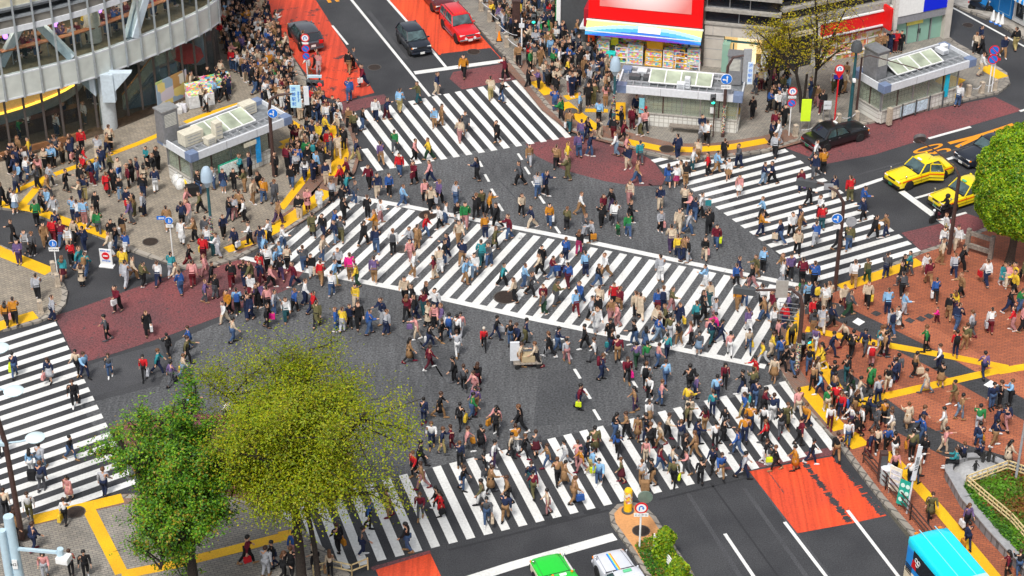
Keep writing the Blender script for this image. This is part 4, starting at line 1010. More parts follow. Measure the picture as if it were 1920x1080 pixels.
def red_shop():
    x1 = along(FB, FC, 1655); d = (FC - FB).normalized(); Pa = FB + Vector((.15, 0, 0)); Pe = FB + d * x1
    T, ln = facade('restaurant', 'shop with a long red sign over walls of bright menu pictures', Pa, Pe, 8, 14, None)
    MB().box((ln / 2, 3.2, 8.2), (ln, 6.0, 9.2)).obj('black_storeys', [BANDS], T)
    for z, h in ((3.6, .45), (4.7, .22), (5.8, .3), (7.6, .3)): MB().box((ln / 2, 0, z), (ln, .6, h)).obj('concrete_band', [CON2], T)
    xs = along(FB, FC, 1518) ; xr = along(FB, FC, 1646)
    MB().box((xs / 2, .25, 1.3), (xs - .1, .4, 2.5)).obj('glass_front', [DGLASS], T); MB().box((xs / 2, .0, 2.75), (xs, .5, .35)).obj('cream_band', [mat('cream_fascia', (.62, .55, .38), .6)], T)
    MB().box((xs + .2, -.05, 1.7), (.55, .5, 3.4)).obj('white_pier', [mat('white_pier', (.66, .64, .6), .6)], T)
    MB().box(((xs + xr) / 2 + .2, -.2, 2.75), (xr - xs - .1, .35, .95)).obj('red_sign', [RED], T, bevel=.02)
    MB().box(((xs + xr) / 2 + .2, -.22, 3.27), (xr - xs, .42, .1)).obj('sign_cap', [WHITE], T)
    MB().box(((xs + xr) / 2 + .2, -.3, 2.22), (xr - xs, .4, .08)).obj('sign_ledge', [LGREY], T)
    MB().box(((xs + xr) / 2 + .2, -.12, 2.02), (xr - xs, .2, .28)).obj('red_strip', [mat('dull_red', (.45, .04, .04), .5)], T)
    MB().box(((xs + xr) / 2 + .2, -.02, 1.0), (xr - xs - .2, .1, 1.75)).obj('menu_wall', [MENU], T)
    fr = MB()
    for k in range(5): fr.box((xs + .5 + (xr - xs) * k / 4.4, -.09, 1.0), (.06, .06, 1.75))
    for z in (.5, 1.3): fr.box(((xs + xr) / 2 + .2, -.09, z), (xr - xs - .3, .05, .07))
    fr.obj('menu_frame', [WHITE], T)
    MB().box((xr + .25, -.05, 1.7), (.5, .5, 3.4)).obj('white_pier', [mat('white_pier', (.66, .64, .6), .6)], T)
    MB().box((ln - .45, -.75, 2.9), (.22, .9, 1.6)).obj('projecting_sign', [RED], T, bevel=.03)
red_shop()
def blue_sign_shop():
    x1 = along(FB, FC, 1664); d = (FC - FB).normalized(); Pa = FB + d * x1
    T, ln = facade('glass_shop', 'shop with a blank white and blue sign above green glass doors', Pa, FC, 8, 14, None)
    MB().box((ln / 2, 3.2, 8.2), (ln, 6, 9.4)).obj('upper_storeys', [mat('white_storeys', (.60, .60, .58), .6)], T)
    MB().box((.12, -.15, 3.6), (.3, .5, 7.2)).obj('white_pier', [mat('white_pier', (.66, .64, .6), .6)], T)
    MB().box((ln - .2, -.1, 3.6), (.5, .6, 7.2)).obj('stone_pier', [SHOPWALL], T)
    MB().box((ln * .27, -.2, 3.3), (ln * .46, .3, 1.6)).obj('white_sign', [WHITE], T, bevel=.02)
    MB().box((ln * .72, -.2, 3.3), (ln * .43, .3, 1.6)).obj('blue_sign', [mat('flat_blue_sign', (.004, .02, .66), .4, var=.02)], T, bevel=.02)
    MB().box((ln / 2, -.1, 2.2), (ln - .5, .4, .55)).obj('grey_fascia', [mat('mid_grey_fascia', (.24, .24, .26), .5)], T)
    for i, (a, b_) in enumerate(((.05, .30), (.31, .50), (.51, .70), (.72, .93))):
        MB().box((ln * (a + b_) / 2, .02, 1.05), (ln * (b_ - a) - .08, .04, 1.8)).obj('glass_pane', [PANEGLASS], T)
    fr = MB()
    for u in (.305, .505, .71): fr.box((ln * u, -.02, 1.05), (.07, .1, 1.85))
    fr.box((ln / 2, -.02, 1.95), (ln - .6, .1, .08)); fr.obj('door_frame', [STEEL], T)
    for u in (.49, .52): MB().box((ln * u, -.1, 1.0), (.04, .06, .35)).obj('door_handle', [BLACKP], T)
    MB().box((ln * .42, -.06, 1.7), (ln * .28, .04, .3)).obj('yellow_notice', [mat('pale_yellow', (.7, .6, .12), .5)], T)
    MB().box((ln / 2, 1.6, 1.4), (ln - .6, .1, 2.7)).obj('interior_wall', [mat('pale_green_room', (.42, .58, .48), .6)], T)
blue_sign_shop()
def blue_shop():
    Pa, Pb = g(1812, -4, .14), g(1965, 78, .14)
    T, ln = facade('blue_shop', 'bright blue corner shop with a blue and white striped awning', Pa, Pb, 6, 6, None)
    BL = mat('shop_blue', (.012, .26, .72), .5, var=.04); PB = mat('pale_blue_line', (.30, .62, .85), .5, var=0)
    MB().box((ln * .27, 2.1, 2.2), (ln * .54, 4, 4.2)).obj('blue_wall', [BL], T)
    MB().box((ln * .77, 2.3, 2.2), (ln * .45, 4, 4.2)).obj('shop_front', [DGLASS], T)
    q = MB()
    for x in (.56, .68, .82, .97): q.box((ln * x, .2, 1.3), (.14, .14, 2.4))
    q.box((ln * .77, .2, .25), (ln * .44, .16, .3)); q.obj('white_frame', [WHITE], T)
    l_ = MB(); x0, x1 = ln * .385, ln * .52
    for a, b_ in (((x0, .09, .3), (x1, .09, .3)), ((x1, .09, .3), (x1, .09, 2.0)), ((x1, .09, 2.0), (x0, .09, 2.0)), ((x0, .09, 2.0), (x0, .09, .3))): l_.bar(a, b_, .04)
    l_.obj('pale_outline', [PB], T)
    a = MB(); n = 26; xa, xb = ln * .36, ln * 1.05
    for i in range(n):
        a.mat(i % 2); u0, u1 = xa + (xb - xa) * i / n, xa + (xb - xa) * (i + 1) / n
        a.panel([(u0, -1.0, 2.5), (u1, -1.0, 2.5), (u1, .1, 3.5), (u0, .1, 3.5)], .02); a.panel([(u0, -1.01, 2.25), (u1, -1.01, 2.25), (u1, -1.01, 2.5), (u0, -1.01, 2.5)], .02)
    a.obj('striped_awning', [WHITE, BL], T)
blue_shop()
def green_front():
    Pa = g(1048, 70, .14); T = thing('green_white_shop', 'narrow green and white shop front left of the red billboard', 'building', Pa, ang(g(1048, 70), g(1066, 40)))
    GM = mat('shop_green', (.01, .28, .07), .5)
    MB().box((3.0, -1.5, 4.0), (6.5, 2.6, 8)).obj('wall', [DGREY], T)
    MB().box((3.0, .0, 3.0), (6.5, .3, 6)).obj('white_front', [WHITE], T); MB().box((.3, .2, 2.6), (.6, .12, 5)).obj('green_band', [GM], T); MB().box((2.2, .18, 1.4), (1.6, .1, 2.4)).obj('green_band', [GM], T)
    MB().box((2.0, .5, .06), (4.4, 2.6, .05)).obj('green_carpet', [GM], T)
green_front()

# ------------------------------------------------------------------ underground entrances
TILE = paved('white_wall_tile', (.66, .65, .60), (.60, .59, .55), (.40, .38, .34), .3, .3, 0, .1, 0)
TILEG = paved('greenish_tile_behind_glass', (.58, .60, .46), (.54, .56, .44), (.24, .25, .20), .3, .3, 0, .2, 0)
ROOFG = mat('metal_roof', (.24, .255, .27), .5, .3, var=.3, scale=3)
SKYG = mat('skylight_glass', (.36, .40, .30), .12, var=.35, scale=1.0, spec=.8)
for m_ in (TILE, TILEG):    # wall tiles run up the wall: read the pattern from x and z
    n_ = m_.node_tree; mp_ = [q for q in n_.nodes if q.type == 'MAPPING'][0]; mp_.inputs['Rotation'].default_value = (pi / 2, 0, 0)
def entrance(label, fl, fr, bl, tall, open_end, seed, stairs_side=1, wall_front=None, glass=SGLASS):
    """fl, fr, bl: pixels of roof fascia lower corners front-left, front-right, back-left (z = 2.45)"""
    z0 = 2.45
    A, B_, C_ = g(*fl, z0), g(*fr, z0), g(*bl, z0)
    rz = ang(A, B_); ln = (B_ - A).length; dp = abs((C_ - A).cross((B_ - A).normalized()).z)
    T = thing('subway_entrance', label, 'shelter', (A.x, A.y, KZ), rz, 'underground entrance shelters with flat roofs')
    z0 -= KZ; z1 = z0 + .5
    rnd = random.Random(seed)
    # fascia ring with blue grey corner blocks
    for nm, c, d in (('fascia', (ln / 2, .04, z0 + .25), (ln - 1.1, .1, .5)), ('fascia', (ln / 2, dp - .04, z0 + .25), (ln - 1.1, .1, .5)), ('fascia', (.04, dp / 2, z0 + .25), (.1, dp - 1.1, .5)), ('fascia', (ln - .04, dp / 2, z0 + .25), (.1, dp - 1.1, .5))):
        MB().box(c, d).obj(nm, [LGREY], T)
    for x in (.27, ln - .27):
        for y in (.27, dp - .27): MB().box((x, y, z0 + .25), (.6, .6, .54)).obj('corner_block', [BLUEGREY], T, bevel=.02)
    sm = MB()
    for x in (ln * .35, ln * .65): sm.box((x, -.012, z0 + .25), (.03, .012, .5))
    sm.obj('fascia_joint', [GREY], T)
    MB().box((ln / 2, dp / 2, z0 + .2), (ln - .1, dp - .1, .1)).obj('roof_deck', [ROOFG], T)
    rb = MB(); x = .4
    while x < ln - .3:
        rb.box((x, .55, z0 + .33), (.05, .95, .12)); rb.box((x, dp - .45, z0 + .33), (.05, .7, .12)); x += .52
    rb.box((ln / 2, .14, z0 + .42), (ln - .6, .12, .14)); rb.box((ln / 2, dp - .14, z0 + .42), (ln - .6, .12, .14)); rb.box((ln / 2, 1.02, z0 + .35), (ln - .8, .06, .12))
    rb.obj('roof_rib', [mat('roof_rib_grey', (.40, .41, .43), .5, .3, var=.2)], T)
    # skylight row, tilted
    n = 4; xs0, xs1 = ln * .24, ln * .74; y0, y1 = dp * .30, dp * .72
    MB().panel([(xs0, y0, z0 + .42), (xs1, y0, z0 + .42), (xs1, y1, z0 + .78), (xs0, y1, z0 + .78)], .04).obj('skylight', [SKYG], T)
    MB().panel([(xs0, y1 + .06, z0 + .3), (xs1, y1 + .06, z0 + .3), (xs1, y1 + .06, z0 + .78), (xs0, y1 + .06, z0 + .78)], .05).obj('skylight_back', [GREY], T)
    fr_ = MB()
    for k in range(n + 1):
        x = xs0 + (xs1 - xs0) * k / n; fr_.bar((x, y0, z0 + .47), (x, y1, z0 + .83), .07, .06)
    fr_.bar((xs0, y0, z0 + .47), (xs1, y0, z0 + .47), .07, .06); fr_.bar((xs0, y1, z0 + .83), (xs1, y1, z0 + .83), .07, .06)
    fr_.obj('skylight_frame', [WHITE], T)
    pp = MB()
    for k in range(3): pp.tube([(ln * .08, dp - .55 - .1 * k, z0 + .42), (ln * .5, dp - .5 - .1 * k, z0 + .44), (ln * .9, dp - .55 - .1 * k, z0 + .42)], .025, 6)
    pp.obj('roof_pipe', [STEEL], T)
    return T, ln, dp, z0, rnd
def ac_unit(T, c, d, m=mat('air_unit_cream', (.58, .54, .44), .6)):
    o_ = MB().box((c[0], c[1], c[2] + d[2] / 2), d).obj('air_unit', [m], T, bevel=.02)
    for i in range(3): MB().box((c[0], c[1] - d[1] / 2 - .006, c[2] + d[2] * (.25 + .25 * i)), (d[0] * .7, .012, .04)).obj('louvre', [GREY], o_)
def vent_tower(T, c, d):
    o_ = MB().box((c[0], c[1], c[2] + d[2] / 2), d).obj('vent_tower', [mat('tower_grey', (.25, .25, .26), .5, .3, var=.15)], T, bevel=.03)
    MB().box((c[0], c[1], c[2] + d[2] + .03), (d[0] + .12, d[1] + .12, .08)).obj('cap', [STEEL], o_)
    k = MB()
    for i in range(9): k.box((c[0], c[1] - d[1] / 2 - .01, c[2] + d[2] * (.52 + .045 * i)), (d[0] * .75, .02, .05)); k.box((c[0] + d[0] / 2 + .01, c[1], c[2] + d[2] * (.52 + .045 * i)), (.02, d[1] * .7, .05))
    k.obj('louvre', [mat('pale_louvre', (.55, .54, .48), .5)], o_)
def walls(T, x0, x1, y0, y1, z0, low=.85, sides=('f', 'b', 'l'), posts=5, glass=SGLASS, back=None):
    def wall(nm, a, b_, zz0, zz1, th, m): 
        a, b_ = Vector((*a, 0)), Vector((*b_, 0)); d = b_ - a; c = (a + b_) / 2
        MB().box((c.x, c.y, (zz0 + zz1) / 2), (d.length, th, zz1 - zz0), atan2(d.y, d.x)).obj(nm, [m], T)
    seg = {'f': ((x0, y0), (x1, y0)), 'b': ((x0, y1), (x1, y1)), 'l': ((x0, y0 + .1), (x0, y1 - .1)), 'r': ((x1, y0 + .1), (x1, y1 - .1))}
    for s in sides:
        a, b_ = seg[s]
        wall('tiled_wall', a, b_, 0, low, .18, TILE); wall('wall_coping', a, b_, low, low + .07, .3, CON2)
        wall('glass_screen', a, b_, low + .07, z0, .04, glass)
        n = posts if s in 'fb' else 2
        for k in range(n + 1):
            p = Vector((*a, 0)).lerp(Vector((*b_, 0)), k / n); MB().box((p.x, p.y, (low + z0) / 2), (.08, .08, z0 - low)).obj('post', [BROWN if (k % 3 == 1) else STEEL], T)
    # tiled inside wall seen through the glass, and the stairs going down
    MB().box(((x0 + x1) / 2, y1 - .35, z0 / 2), (x1 - x0 - .3, .1, z0 - .05)).obj('inner_tiled_wall', [TILEG], T)
    MB().box(((x0 + x1) / 2, (y0 + y1) / 2, .02), (x1 - x0 - .2, y1 - y0 - .2, .03)).obj('stairwell', [mat('stairwell_dark', (.08, .075, .065), .8)], T)
def steps(T, x, dirx, y0, y1):
    k = MB()
    for i in range(7): k.box((x + dirx * .3 * i, (y0 + y1) / 2, .75 - .1 * i), (.3, y1 - y0, .06)); k.box((x + dirx * (.3 * i + .15), (y0 + y1) / 2, .7 - .1 * i), (.03, y1 - y0, .12))
    k.obj('stair', [CONC], T)

# middle
T, ln, dp, z0, rnd = entrance('middle flat-roofed station shelter in front of the drugstore, bench and green man signal beside', (1157, 173), (1391, 193), (1175, 136), True, 'l', 1)
walls(T, ln * .22, ln - .25, .35, dp - .5, z0, .85, ('f', 'b', 'r'), 5); steps(T, ln * .1, 1, .6, dp - .8)
vent_tower(T, (ln - .7, dp * .75, z0 + .3), (.9, .8, 2.0))
for x in (.9, 1.8): MB().box((x, 1.6, z0 + .42), (.7, .5, .25)).obj('roof_hatch', [DGREY], T, bevel=.02)
ac_unit(T, (ln * .5, dp * .25, z0 + .3), (.5, .45, .4), LGREY); ac_unit(T, (ln * .55, dp * .3, z0 + .3), (.35, .35, .75), LGREY); ac_unit(T, (1.3, dp * .75, z0 + .3), (.6, .5, .35), LGREY)
MB().box((ln * .2, .2, 1.2), (.34, .06, 1.5)).obj('info_banner', [mat('aqua_banner', (.20, .50, .58), .5)], T)
MB().box((ln * .77, .22, 1.5), (.32, .02, .42)).obj('white_notice', [WHITE], T)
MB().box((ln * .92, dp * .5, .9), (.9, .6, .35)).obj('yellow_mat', [YEL], T)
bench = MB().box((ln * .6, -.2, .42), (2.6, .45, .07)); bench.box((ln * .6 - 1.1, -.2, .2), (.08, .4, .4)); bench.box((ln * .6 + 1.1, -.2, .2), (.08, .4, .4)); bench.obj('bench', [DWOOD], T)
# right
T, ln, dp, z0, rnd = entrance('right flat-roofed station shelter with stairs, beside the rounded pavement tip', (1657, 176), (1829, 123), (1596, 143), True, 'r', 2)
walls(T, .25, ln * .86, .35, dp - .4, z0, .85, ('f', 'b', 'l'), 5); steps(T, ln * .78, -1, .6, dp - .8)
vent_tower(T, (.75, dp * .62, z0 + .3), (.9, 1.3, 1.9))
ac_unit(T, (ln * .86, dp * .7, z0 + .35), (.5, .8, .3), LGREY); ac_unit(T, (ln * .92, dp * .8, z0 + .35), (.4, .4, .35), WHITE)
MB().box((ln * .72, .18, 1.35), (.34, .06, 1.6)).obj('info_banner', [mat('turquoise_banner', (.01, .42, .60), .5)], T)
pn = MB()
for i in range(6):
    if i in (1, 2): MB().box((1.2 + i * 1.15, .2, .45), (1.1, .04, .7)).obj('map_panel', [mat('map_pale_blue', (.50, .62, .70), .5, var=.3, scale=7)], T)
    pn.box((.7 + i * 1.15, .1, .5), (.07, .07, 1.1))
pn.obj('rail_post', [DGREY], T)
MB().box((.62, -.1, .6), (.3, .3, 1.2)).obj('end_stone', [STONE], T, bevel=.03)
# left
T, ln, dp, z0, rnd = entrance('left flat-roofed station shelter with cream air units and a green framed map', (358, 305), (547, 231), (287, 270), True, 'r', 3)
walls(T, .3, ln * .80, .45, dp - .5, z0, .85, ('f', 'b', 'l'), 4); steps(T, ln * .72, -1, .6, dp - .8)
vent_tower(T, (.45, dp * .85, z0 + .25), (1.1, .85, 2.1))
ac_unit(T, (1.2, dp * .48, z0 + .3), (1.35, .8, .8)); ac_unit(T, (1.9, dp * .2, z0 + .3), (.6, .5, .5)); ac_unit(T, (ln * .8, dp * .72, z0 + .3), (.95, .7, .7)); ac_unit(T, (ln * .36, dp * .30, z0 + .3), (.5, .5, 1.1))
MB().box((ln * .35, -.02, .95), (1.5, .07, .95)).obj('map_frame', [mat('map_green', (.01, .30, .18), .5)], T, bevel=.01); MB().box((ln * .35, -.07, .95), (1.34, .03, .8)).obj('map_face', [mat('map_white', (.70, .76, .72), .5, var=.25, scale=9)], T)
MB().box((ln * .66, .1, 1.35), (.34, .06, 1.7)).obj('info_banner', [mat('blue_banner', (.02, .30, .70), .5, var=.2)], T); MB().box((ln * .58, .05, 2.0), (.9, .06, .28)).obj('cream_sign', [mat('cream_board', (.62, .58, .45), .5)], T)
# ------------------------------------------------------------------ trees and planting
def leafmat(name, c, tr=.35):
    m, nt, b = nodes(name)
    tc = N(nt, 'ShaderNodeTexCoord'); no = N(nt, 'ShaderNodeTexNoise'); no.inputs['Scale'].default_value = .9; no.inputs['Detail'].default_value = 3
    L(nt, tc.outputs['Object'], no.inputs['Vector'])
    mr = N(nt, 'ShaderNodeMapRange'); mr.inputs[1].default_value = .3; mr.inputs[2].default_value = .7; mr.inputs[3].default_value = .8; mr.inputs[4].default_value = 1.2
    L(nt, no.outputs['Fac'], mr.inputs[0])
    mx = N(nt, 'ShaderNodeMix', data_type='RGBA', blend_type='MULTIPLY'); mx.inputs[0].default_value = 1; mx.inputs[6].default_value = (*c, 1)
    L(nt, mr.outputs[0], mx.inputs[7]); L(nt, mx.outputs[2], b.inputs['Base Color']); b.inputs['Roughness'].default_value = .55
    t = N(nt, 'ShaderNodeBsdfTranslucent'); L(nt, mx.outputs[2], t.inputs[0])
    ms = N(nt, 'ShaderNodeMixShader'); ms.inputs[0].default_value = tr
    L(nt, b.outputs[0], ms.inputs[1]); L(nt, t.outputs[0], ms.inputs[2]); L(nt, ms.outputs[0], nt.nodes['Material Output'].inputs[0])
    return m
BARK = mat('dark_bark', (.026, .019, .015), .9, var=.5, scale=14, bump=.6)
BARKG = mat('grey_bark', (.06, .045, .035), .9, var=.4, scale=14, bump=.5)
def leaves(name, cen, nrm, size, mats, parent, mi, rs, asp=.6, up=.25):
    """one diamond leaf per row of cen (numpy n x 3)"""
    n = len(cen)
    a = rs.normal(size=(n, 3)); a /= np.linalg.norm(a, axis=1)[:, None] + 1e-9
    nn = nrm * .5 + rs.normal(size=(n, 3)) * .55 + np.array([0, 0, up]); nn /= np.linalg.norm(nn, axis=1)[:, None] + 1e-9
    u = np.cross(nn, a); u /= np.linalg.norm(u, axis=1)[:, None] + 1e-9
    v = np.cross(nn, u)
    s = (size * rs.uniform(.65, 1.35, n))[:, None]
    V = np.stack([cen - u * s, cen - v * s * asp + nn * s * .12, cen + u * s, cen + v * s * asp + nn * s * .12], 1).reshape(-1, 3)
    me = bpy.data.meshes.new(name); me.vertices.add(4 * n); me.vertices.foreach_set('co', V.astype(np.float32).ravel())
    me.loops.add(4 * n); me.loops.foreach_set('vertex_index', np.arange(4 * n, dtype=np.int32))
    me.polygons.add(n); me.polygons.foreach_set('loop_start', np.arange(0, 4 * n, 4, dtype=np.int32)); me.polygons.foreach_set('loop_total', np.full(n, 4, dtype=np.int32))
    for m in mats: me.materials.append(m)
    me.polygons.foreach_set('material_index', mi.astype(np.int32)); me.update(); me.validate()
    o = bpy.data.objects.new(name, me); COL.objects.link(o); o.parent = parent
    return o
def tree(name, label, P0, stems, hub, cc, rad, nlimb, nsub, ntwig, per, size, mats, wts, seed, bark=BARK, spread=.55, r0=.2, hollow=.35, bottom=-1.0, asp=.6, fuzz=.04, twig=None):
    """limbs fan out from the fork at `hub` to points spread through the crown ellipsoid (centre cc, radii rad)"""
    rs = np.random.RandomState(seed); rnd = random.Random(seed)
    T = thing(name, label, 'tree', P0)
    cc = Vector(cc); hub = Vector(hub)
    def inside(dmin=0):
        while True:
            q = Vector((rnd.uniform(-1, 1), rnd.uniform(-1, 1), rnd.uniform(bottom, 1)))
            if dmin < q.length < 1:
                # lumpy outline
                k = .86 + .17 * sin(q.x * 5 + seed) * cos(q.y * 4 + 1.3 * seed) + .08 * sin(q.z * 7)
                return cc + Vector((q.x * rad[0], q.y * rad[1], q.z * rad[2])) * k
    tb = MB(); br = MB()
    for base, fork, r in stems: 
        b_, f_ = Vector(base), Vector(fork); mid = b_.lerp(f_, .5) + Vector((rnd.uniform(-.1, .1), rnd.uniform(-.1, .1), 0))
        tb.tube([b_ - Vector((0, 0, .2)), b_ + (f_ - b_) * .06, mid, f_], [r * 1.5, r * 1.1, r * .92, r * .8], 10)
    tips = []
    forks = [Vector(f) for _, f, _ in stems]
    subc = []
    for i in range(nlimb):
        tgt = inside(.3); fk = min(forks, key=lambda f: (f - tgt).length)
        rl = r0 * rnd.uniform(.5, .75)
        m1 = fk.lerp(tgt, .45) + Vector((rnd.uniform(-.35, .35), rnd.uniform(-.35, .35), rnd.uniform(.0, .5))) * spread
        end = fk.lerp(tgt, .8)
        br.tube([fk, fk.lerp(m1, .5) + Vector((0, 0, .05)), m1, end], [rl, rl * .85, rl * .62, rl * .34], 7)
        for j in range(nsub):
            t = rnd.uniform(.35, 1.0); s0 = m1.lerp(end, max(0, (t - .45) / .55)) if t > .45 else fk.lerp(m1, t / .45)
            d = Vector((rnd.gauss(0, 1), rnd.gauss(0, 1), rnd.gauss(.25, .7))); d.normalize()
            s1 = s0 + Vector((d.x * rad[0], d.y * rad[1], d.z * rad[2])) * rnd.uniform(.28, .5)
            q = s1 - cc; e = math.sqrt((q.x / rad[0]) ** 2 + (q.y / rad[1]) ** 2 + (q.z / rad[2]) ** 2)
            lim = .86 + .08 * sin(i * 1.7 + j)
            if e > lim: s1 = cc + q * (lim / e)
            if q.z / rad[2] < bottom: s1.z = cc.z + bottom * rad[2]
            rr = rl * .24
            sm = s0.lerp(s1, .5) + Vector((rnd.uniform(-.2, .2), rnd.uniform(-.2, .2), rnd.uniform(-.05, .25))) * spread
            br.tube([s0, sm, s1], [rr, rr * .7, rr * .35], 5)
            for k in range(ntwig):
                t = rnd.uniform(.25, 1); w0 = sm.lerp(s1, max(0, t * 2 - 1)) if t > .5 else s0.lerp(sm, t * 2)
                w1 = w0 + Vector((rnd.gauss(0, .5), rnd.gauss(0, .5), rnd.gauss(.18, .35))) * (rad[0] * .17)
                br.tube([w0, w1], [rr * .32, rr * .14], 4, False); tips.append((w0, w1))
    tb.obj('trunk', [bark], T, True); br.obj('branches', [bark if twig is None else twig], T)
    cen = []; nr = []; mi = []
    for ti, (a, b_) in enumerate(tips):
        lv = max(0, min(1, (b_[2] - cc.z) / rad[2] + .75)); n = max(2, int(per * rnd.uniform(.5, 1.5) * (.30 + .70 * lv)))
        t = rs.uniform(.15, 1.1, n)[:, None]
        c = np.array(a)[None] * (1 - t) + np.array(b_)[None] * t + rs.normal(size=(n, 3)) * (rad[0] * fuzz)
        cen.append(c); q = c - np.array(cc); nr.append(q / (np.linalg.norm(q, axis=1)[:, None] + 1e-9))
        w = list(wts); j0 = rnd.randrange(len(w)); w[j0] *= 2.2; w = np.array(w) / sum(w)
        mi.append(rs.choice(len(mats), n, p=w))
    cen = np.concatenate(cen); nr = np.concatenate(nr); mi = np.concatenate(mi)
    leaves('crown', cen, nr, size, mats, T, mi, rs, asp, 1.1)
    return T
LG = [leafmat('leaf_lime', (.33, .41, .004), .5), leafmat('leaf_lime_yellow', (.46, .45, .005), .5), leafmat('leaf_lime_deep', (.16, .25, .005), .4), leafmat('leaf_olive', (.22, .19, .006), .4)]
DG = [leafmat('leaf_green', (.12, .30, .012), .4), leafmat('leaf_dark_green', (.045, .15, .012), .3), leafmat('leaf_fresh_green', (.26, .46, .015), .45), leafmat('leaf_rust', (.32, .24, .015), .4)]
RG = [leafmat('hedge_green', (.20, .38, .010), .4), leafmat('hedge_bright', (.40, .55, .012), .4), leafmat('hedge_dark', (.06, .17, .010), .3), leafmat('hedge_ochre', (.42, .36, .015), .4)]
SG = [leafmat('spring_ochre', (.66, .52, .008), .5), leafmat('spring_olive', (.40, .40, .012), .5), leafmat('spring_brown', (.26, .16, .02), .4)]
B0 = g(568, 1112, KZ)
tree('lime_green_tree', 'large spreading tree with fresh lime green leaves at the near pavement corner', B0,
     [((0, 0, 0), (-.1, .1, 4.6), .23), ((.75, .2, 0), (.35, .35, 4.9), .13)], (0, 0, 4.7), (.95, 1.0, 9.3), (6.7, 5.7, 4.7), 24, 10, 8, 92, .052, LG, [.44, .26, .20, .10], 5, BARK, .8, .26, bottom=-.9, fuzz=.05)
B1 = g(372, 1150, KZ)
tree('camphor_tree', 'darker green tree with twisting black branches left of the lime green tree', B1,
     [((0, 0, 0), (-.1, .1, 3.6), .26)], (0, 0, 3.6), (-.75, .7, 7.7), (3.7, 3.4, 6.9), 20, 9, 7, 66, .060, DG, [.38, .28, .22, .12], 11, BARK, 1.0, .34, bottom=-.95, fuzz=.045)
# round clipped tree: dense shell of small leaves
def clipped_tree():
    P0 = g(1893, 492, KZ); rs = np.random.RandomState(3)
    T = thing('clipped_tree', 'densely clipped round green tree beside the taxis at the right edge', 'tree', P0)
    MB().tube([(0, 0, -.1), (0, 0, .3), (.05, 0, 1.2), (0, 0, 3.2)], [.34, .26, .22, .18], 10).obj('trunk', [BARKG], T, True)
    c = Vector((.2, .1, 5.1)); rx, rz = 2.7, 3.45
    n = 80000
    d = rs.normal(size=(n, 3)); d /= np.linalg.norm(d, axis=1)[:, None]
    lump = 1 + .035 * np.sin(d[:, 0] * 9 + 1) * np.cos(d[:, 2] * 8) + .03 * np.sin(d[:, 1] * 13 + d[:, 2] * 11) + .02 * np.sin(d[:, 0] * 27 + d[:, 2] * 23)
    r = lump * (1 - np.abs(rs.normal(size=n)) * .05 + rs.uniform(0, .03, n))
    fl = np.where(d[:, 2] < -.62, -.62 / np.minimum(d[:, 2], -1e-3), 1.0); 
    cen = d * r[:, None] * np.array([rx, rx, rz]); cen[:, 2] = np.maximum(cen[:, 2], -rz * .74 + rs.uniform(-.1, .1, n)); cen += np.array(c)
    w = np.sin(d[:, 0] * 6) * np.sin(d[:, 1] * 7) + np.sin(d[:, 2] * 9)
    mi = np.where(rs.uniform(size=n) < .45, 0, np.where(rs.uniform(size=n) < .42 + .15 * w, 1, np.where(rs.uniform(size=n) < .72, 2, 3)))
    leaves('crown', cen, d, .075, RG, T, mi, rs, .62)
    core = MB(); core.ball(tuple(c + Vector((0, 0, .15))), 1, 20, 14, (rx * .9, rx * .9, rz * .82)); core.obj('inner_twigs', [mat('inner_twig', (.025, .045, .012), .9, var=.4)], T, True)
clipped_tree()
tree('spring_tree', 'thin bare-branched tree with sparse yellow green spring leaves by the red sign', g(1503, 210, KZ),
     [((0, 0, 0), (-.5, .2, 2.6), .12), ((.5, .15, 0), (.75, .2, 2.9), .10), ((.1, .3, 0), (.2, .4, 2.5), .10)], (0, 0, 2.6), (.4, .7, 6.7), (5.6, 3.2, 4.6), 16, 8, 6, 11, .06, SG, [.5, .32, .18], 23, BARK, .5, .13, bottom=-.8)
tree('spring_tree', 'sparse yellow green tree standing in front of the stone shop doorway', g(1441, 190, KZ),
     [((0, 0, 0), (.1, .1, 2.2), .11)], (0, 0, 2.2), (.3, .3, 4.3), (2.7, 1.8, 3.2), 9, 8, 7, 14, .06, SG, [.4, .42, .18], 31, BARK, .5, .11, bottom=-.8)
def shrub(name, label, P0, rx, h, n, mats, seed, size=.07, group=None, cone=.35):
    rs = np.random.RandomState(seed); T = thing(name, label, 'shrub', P0, 0, group)
    MB().tube([(0, 0, -.05), (.02, 0, h * .5)], [.05, .03], 6).obj('stem', [BARK], T)
    z = rs.uniform(0.04, 1, n); a = rs.uniform(0, 2 * pi, n)
    R_ = rx * (1 - cone * z) * np.sqrt(np.minimum(1, (1 - z) * 5)) * (.9 + .22 * np.sin(a * 3 + z * 9 + seed)) * np.sqrt(rs.uniform(.25, 1, n))
    cen = np.stack([R_ * np.cos(a), R_ * np.sin(a), z * h], 1); nr = np.stack([np.cos(a), np.sin(a), z * .6], 1)
    w = rs.uniform(size=n); mi = np.where(w < .4, 0, np.where(w < .7, 1, np.where(w < .9, 2, 3)))
    leaves('foliage', cen, nr, size, mats, T, mi, rs)
shrub('shrub', 'tall bright green shrub on the median island nearest the no-turn sign', g(1246, 1050, KZ), .62, 1.9, 4200, RG, 1, .07, 'median shrubs')
shrub('shrub', 'lower round green shrub on the median island at the bottom edge', g(1270, 1096, KZ), .62, 1.5, 4200, RG, 2, .07, 'median shrubs')
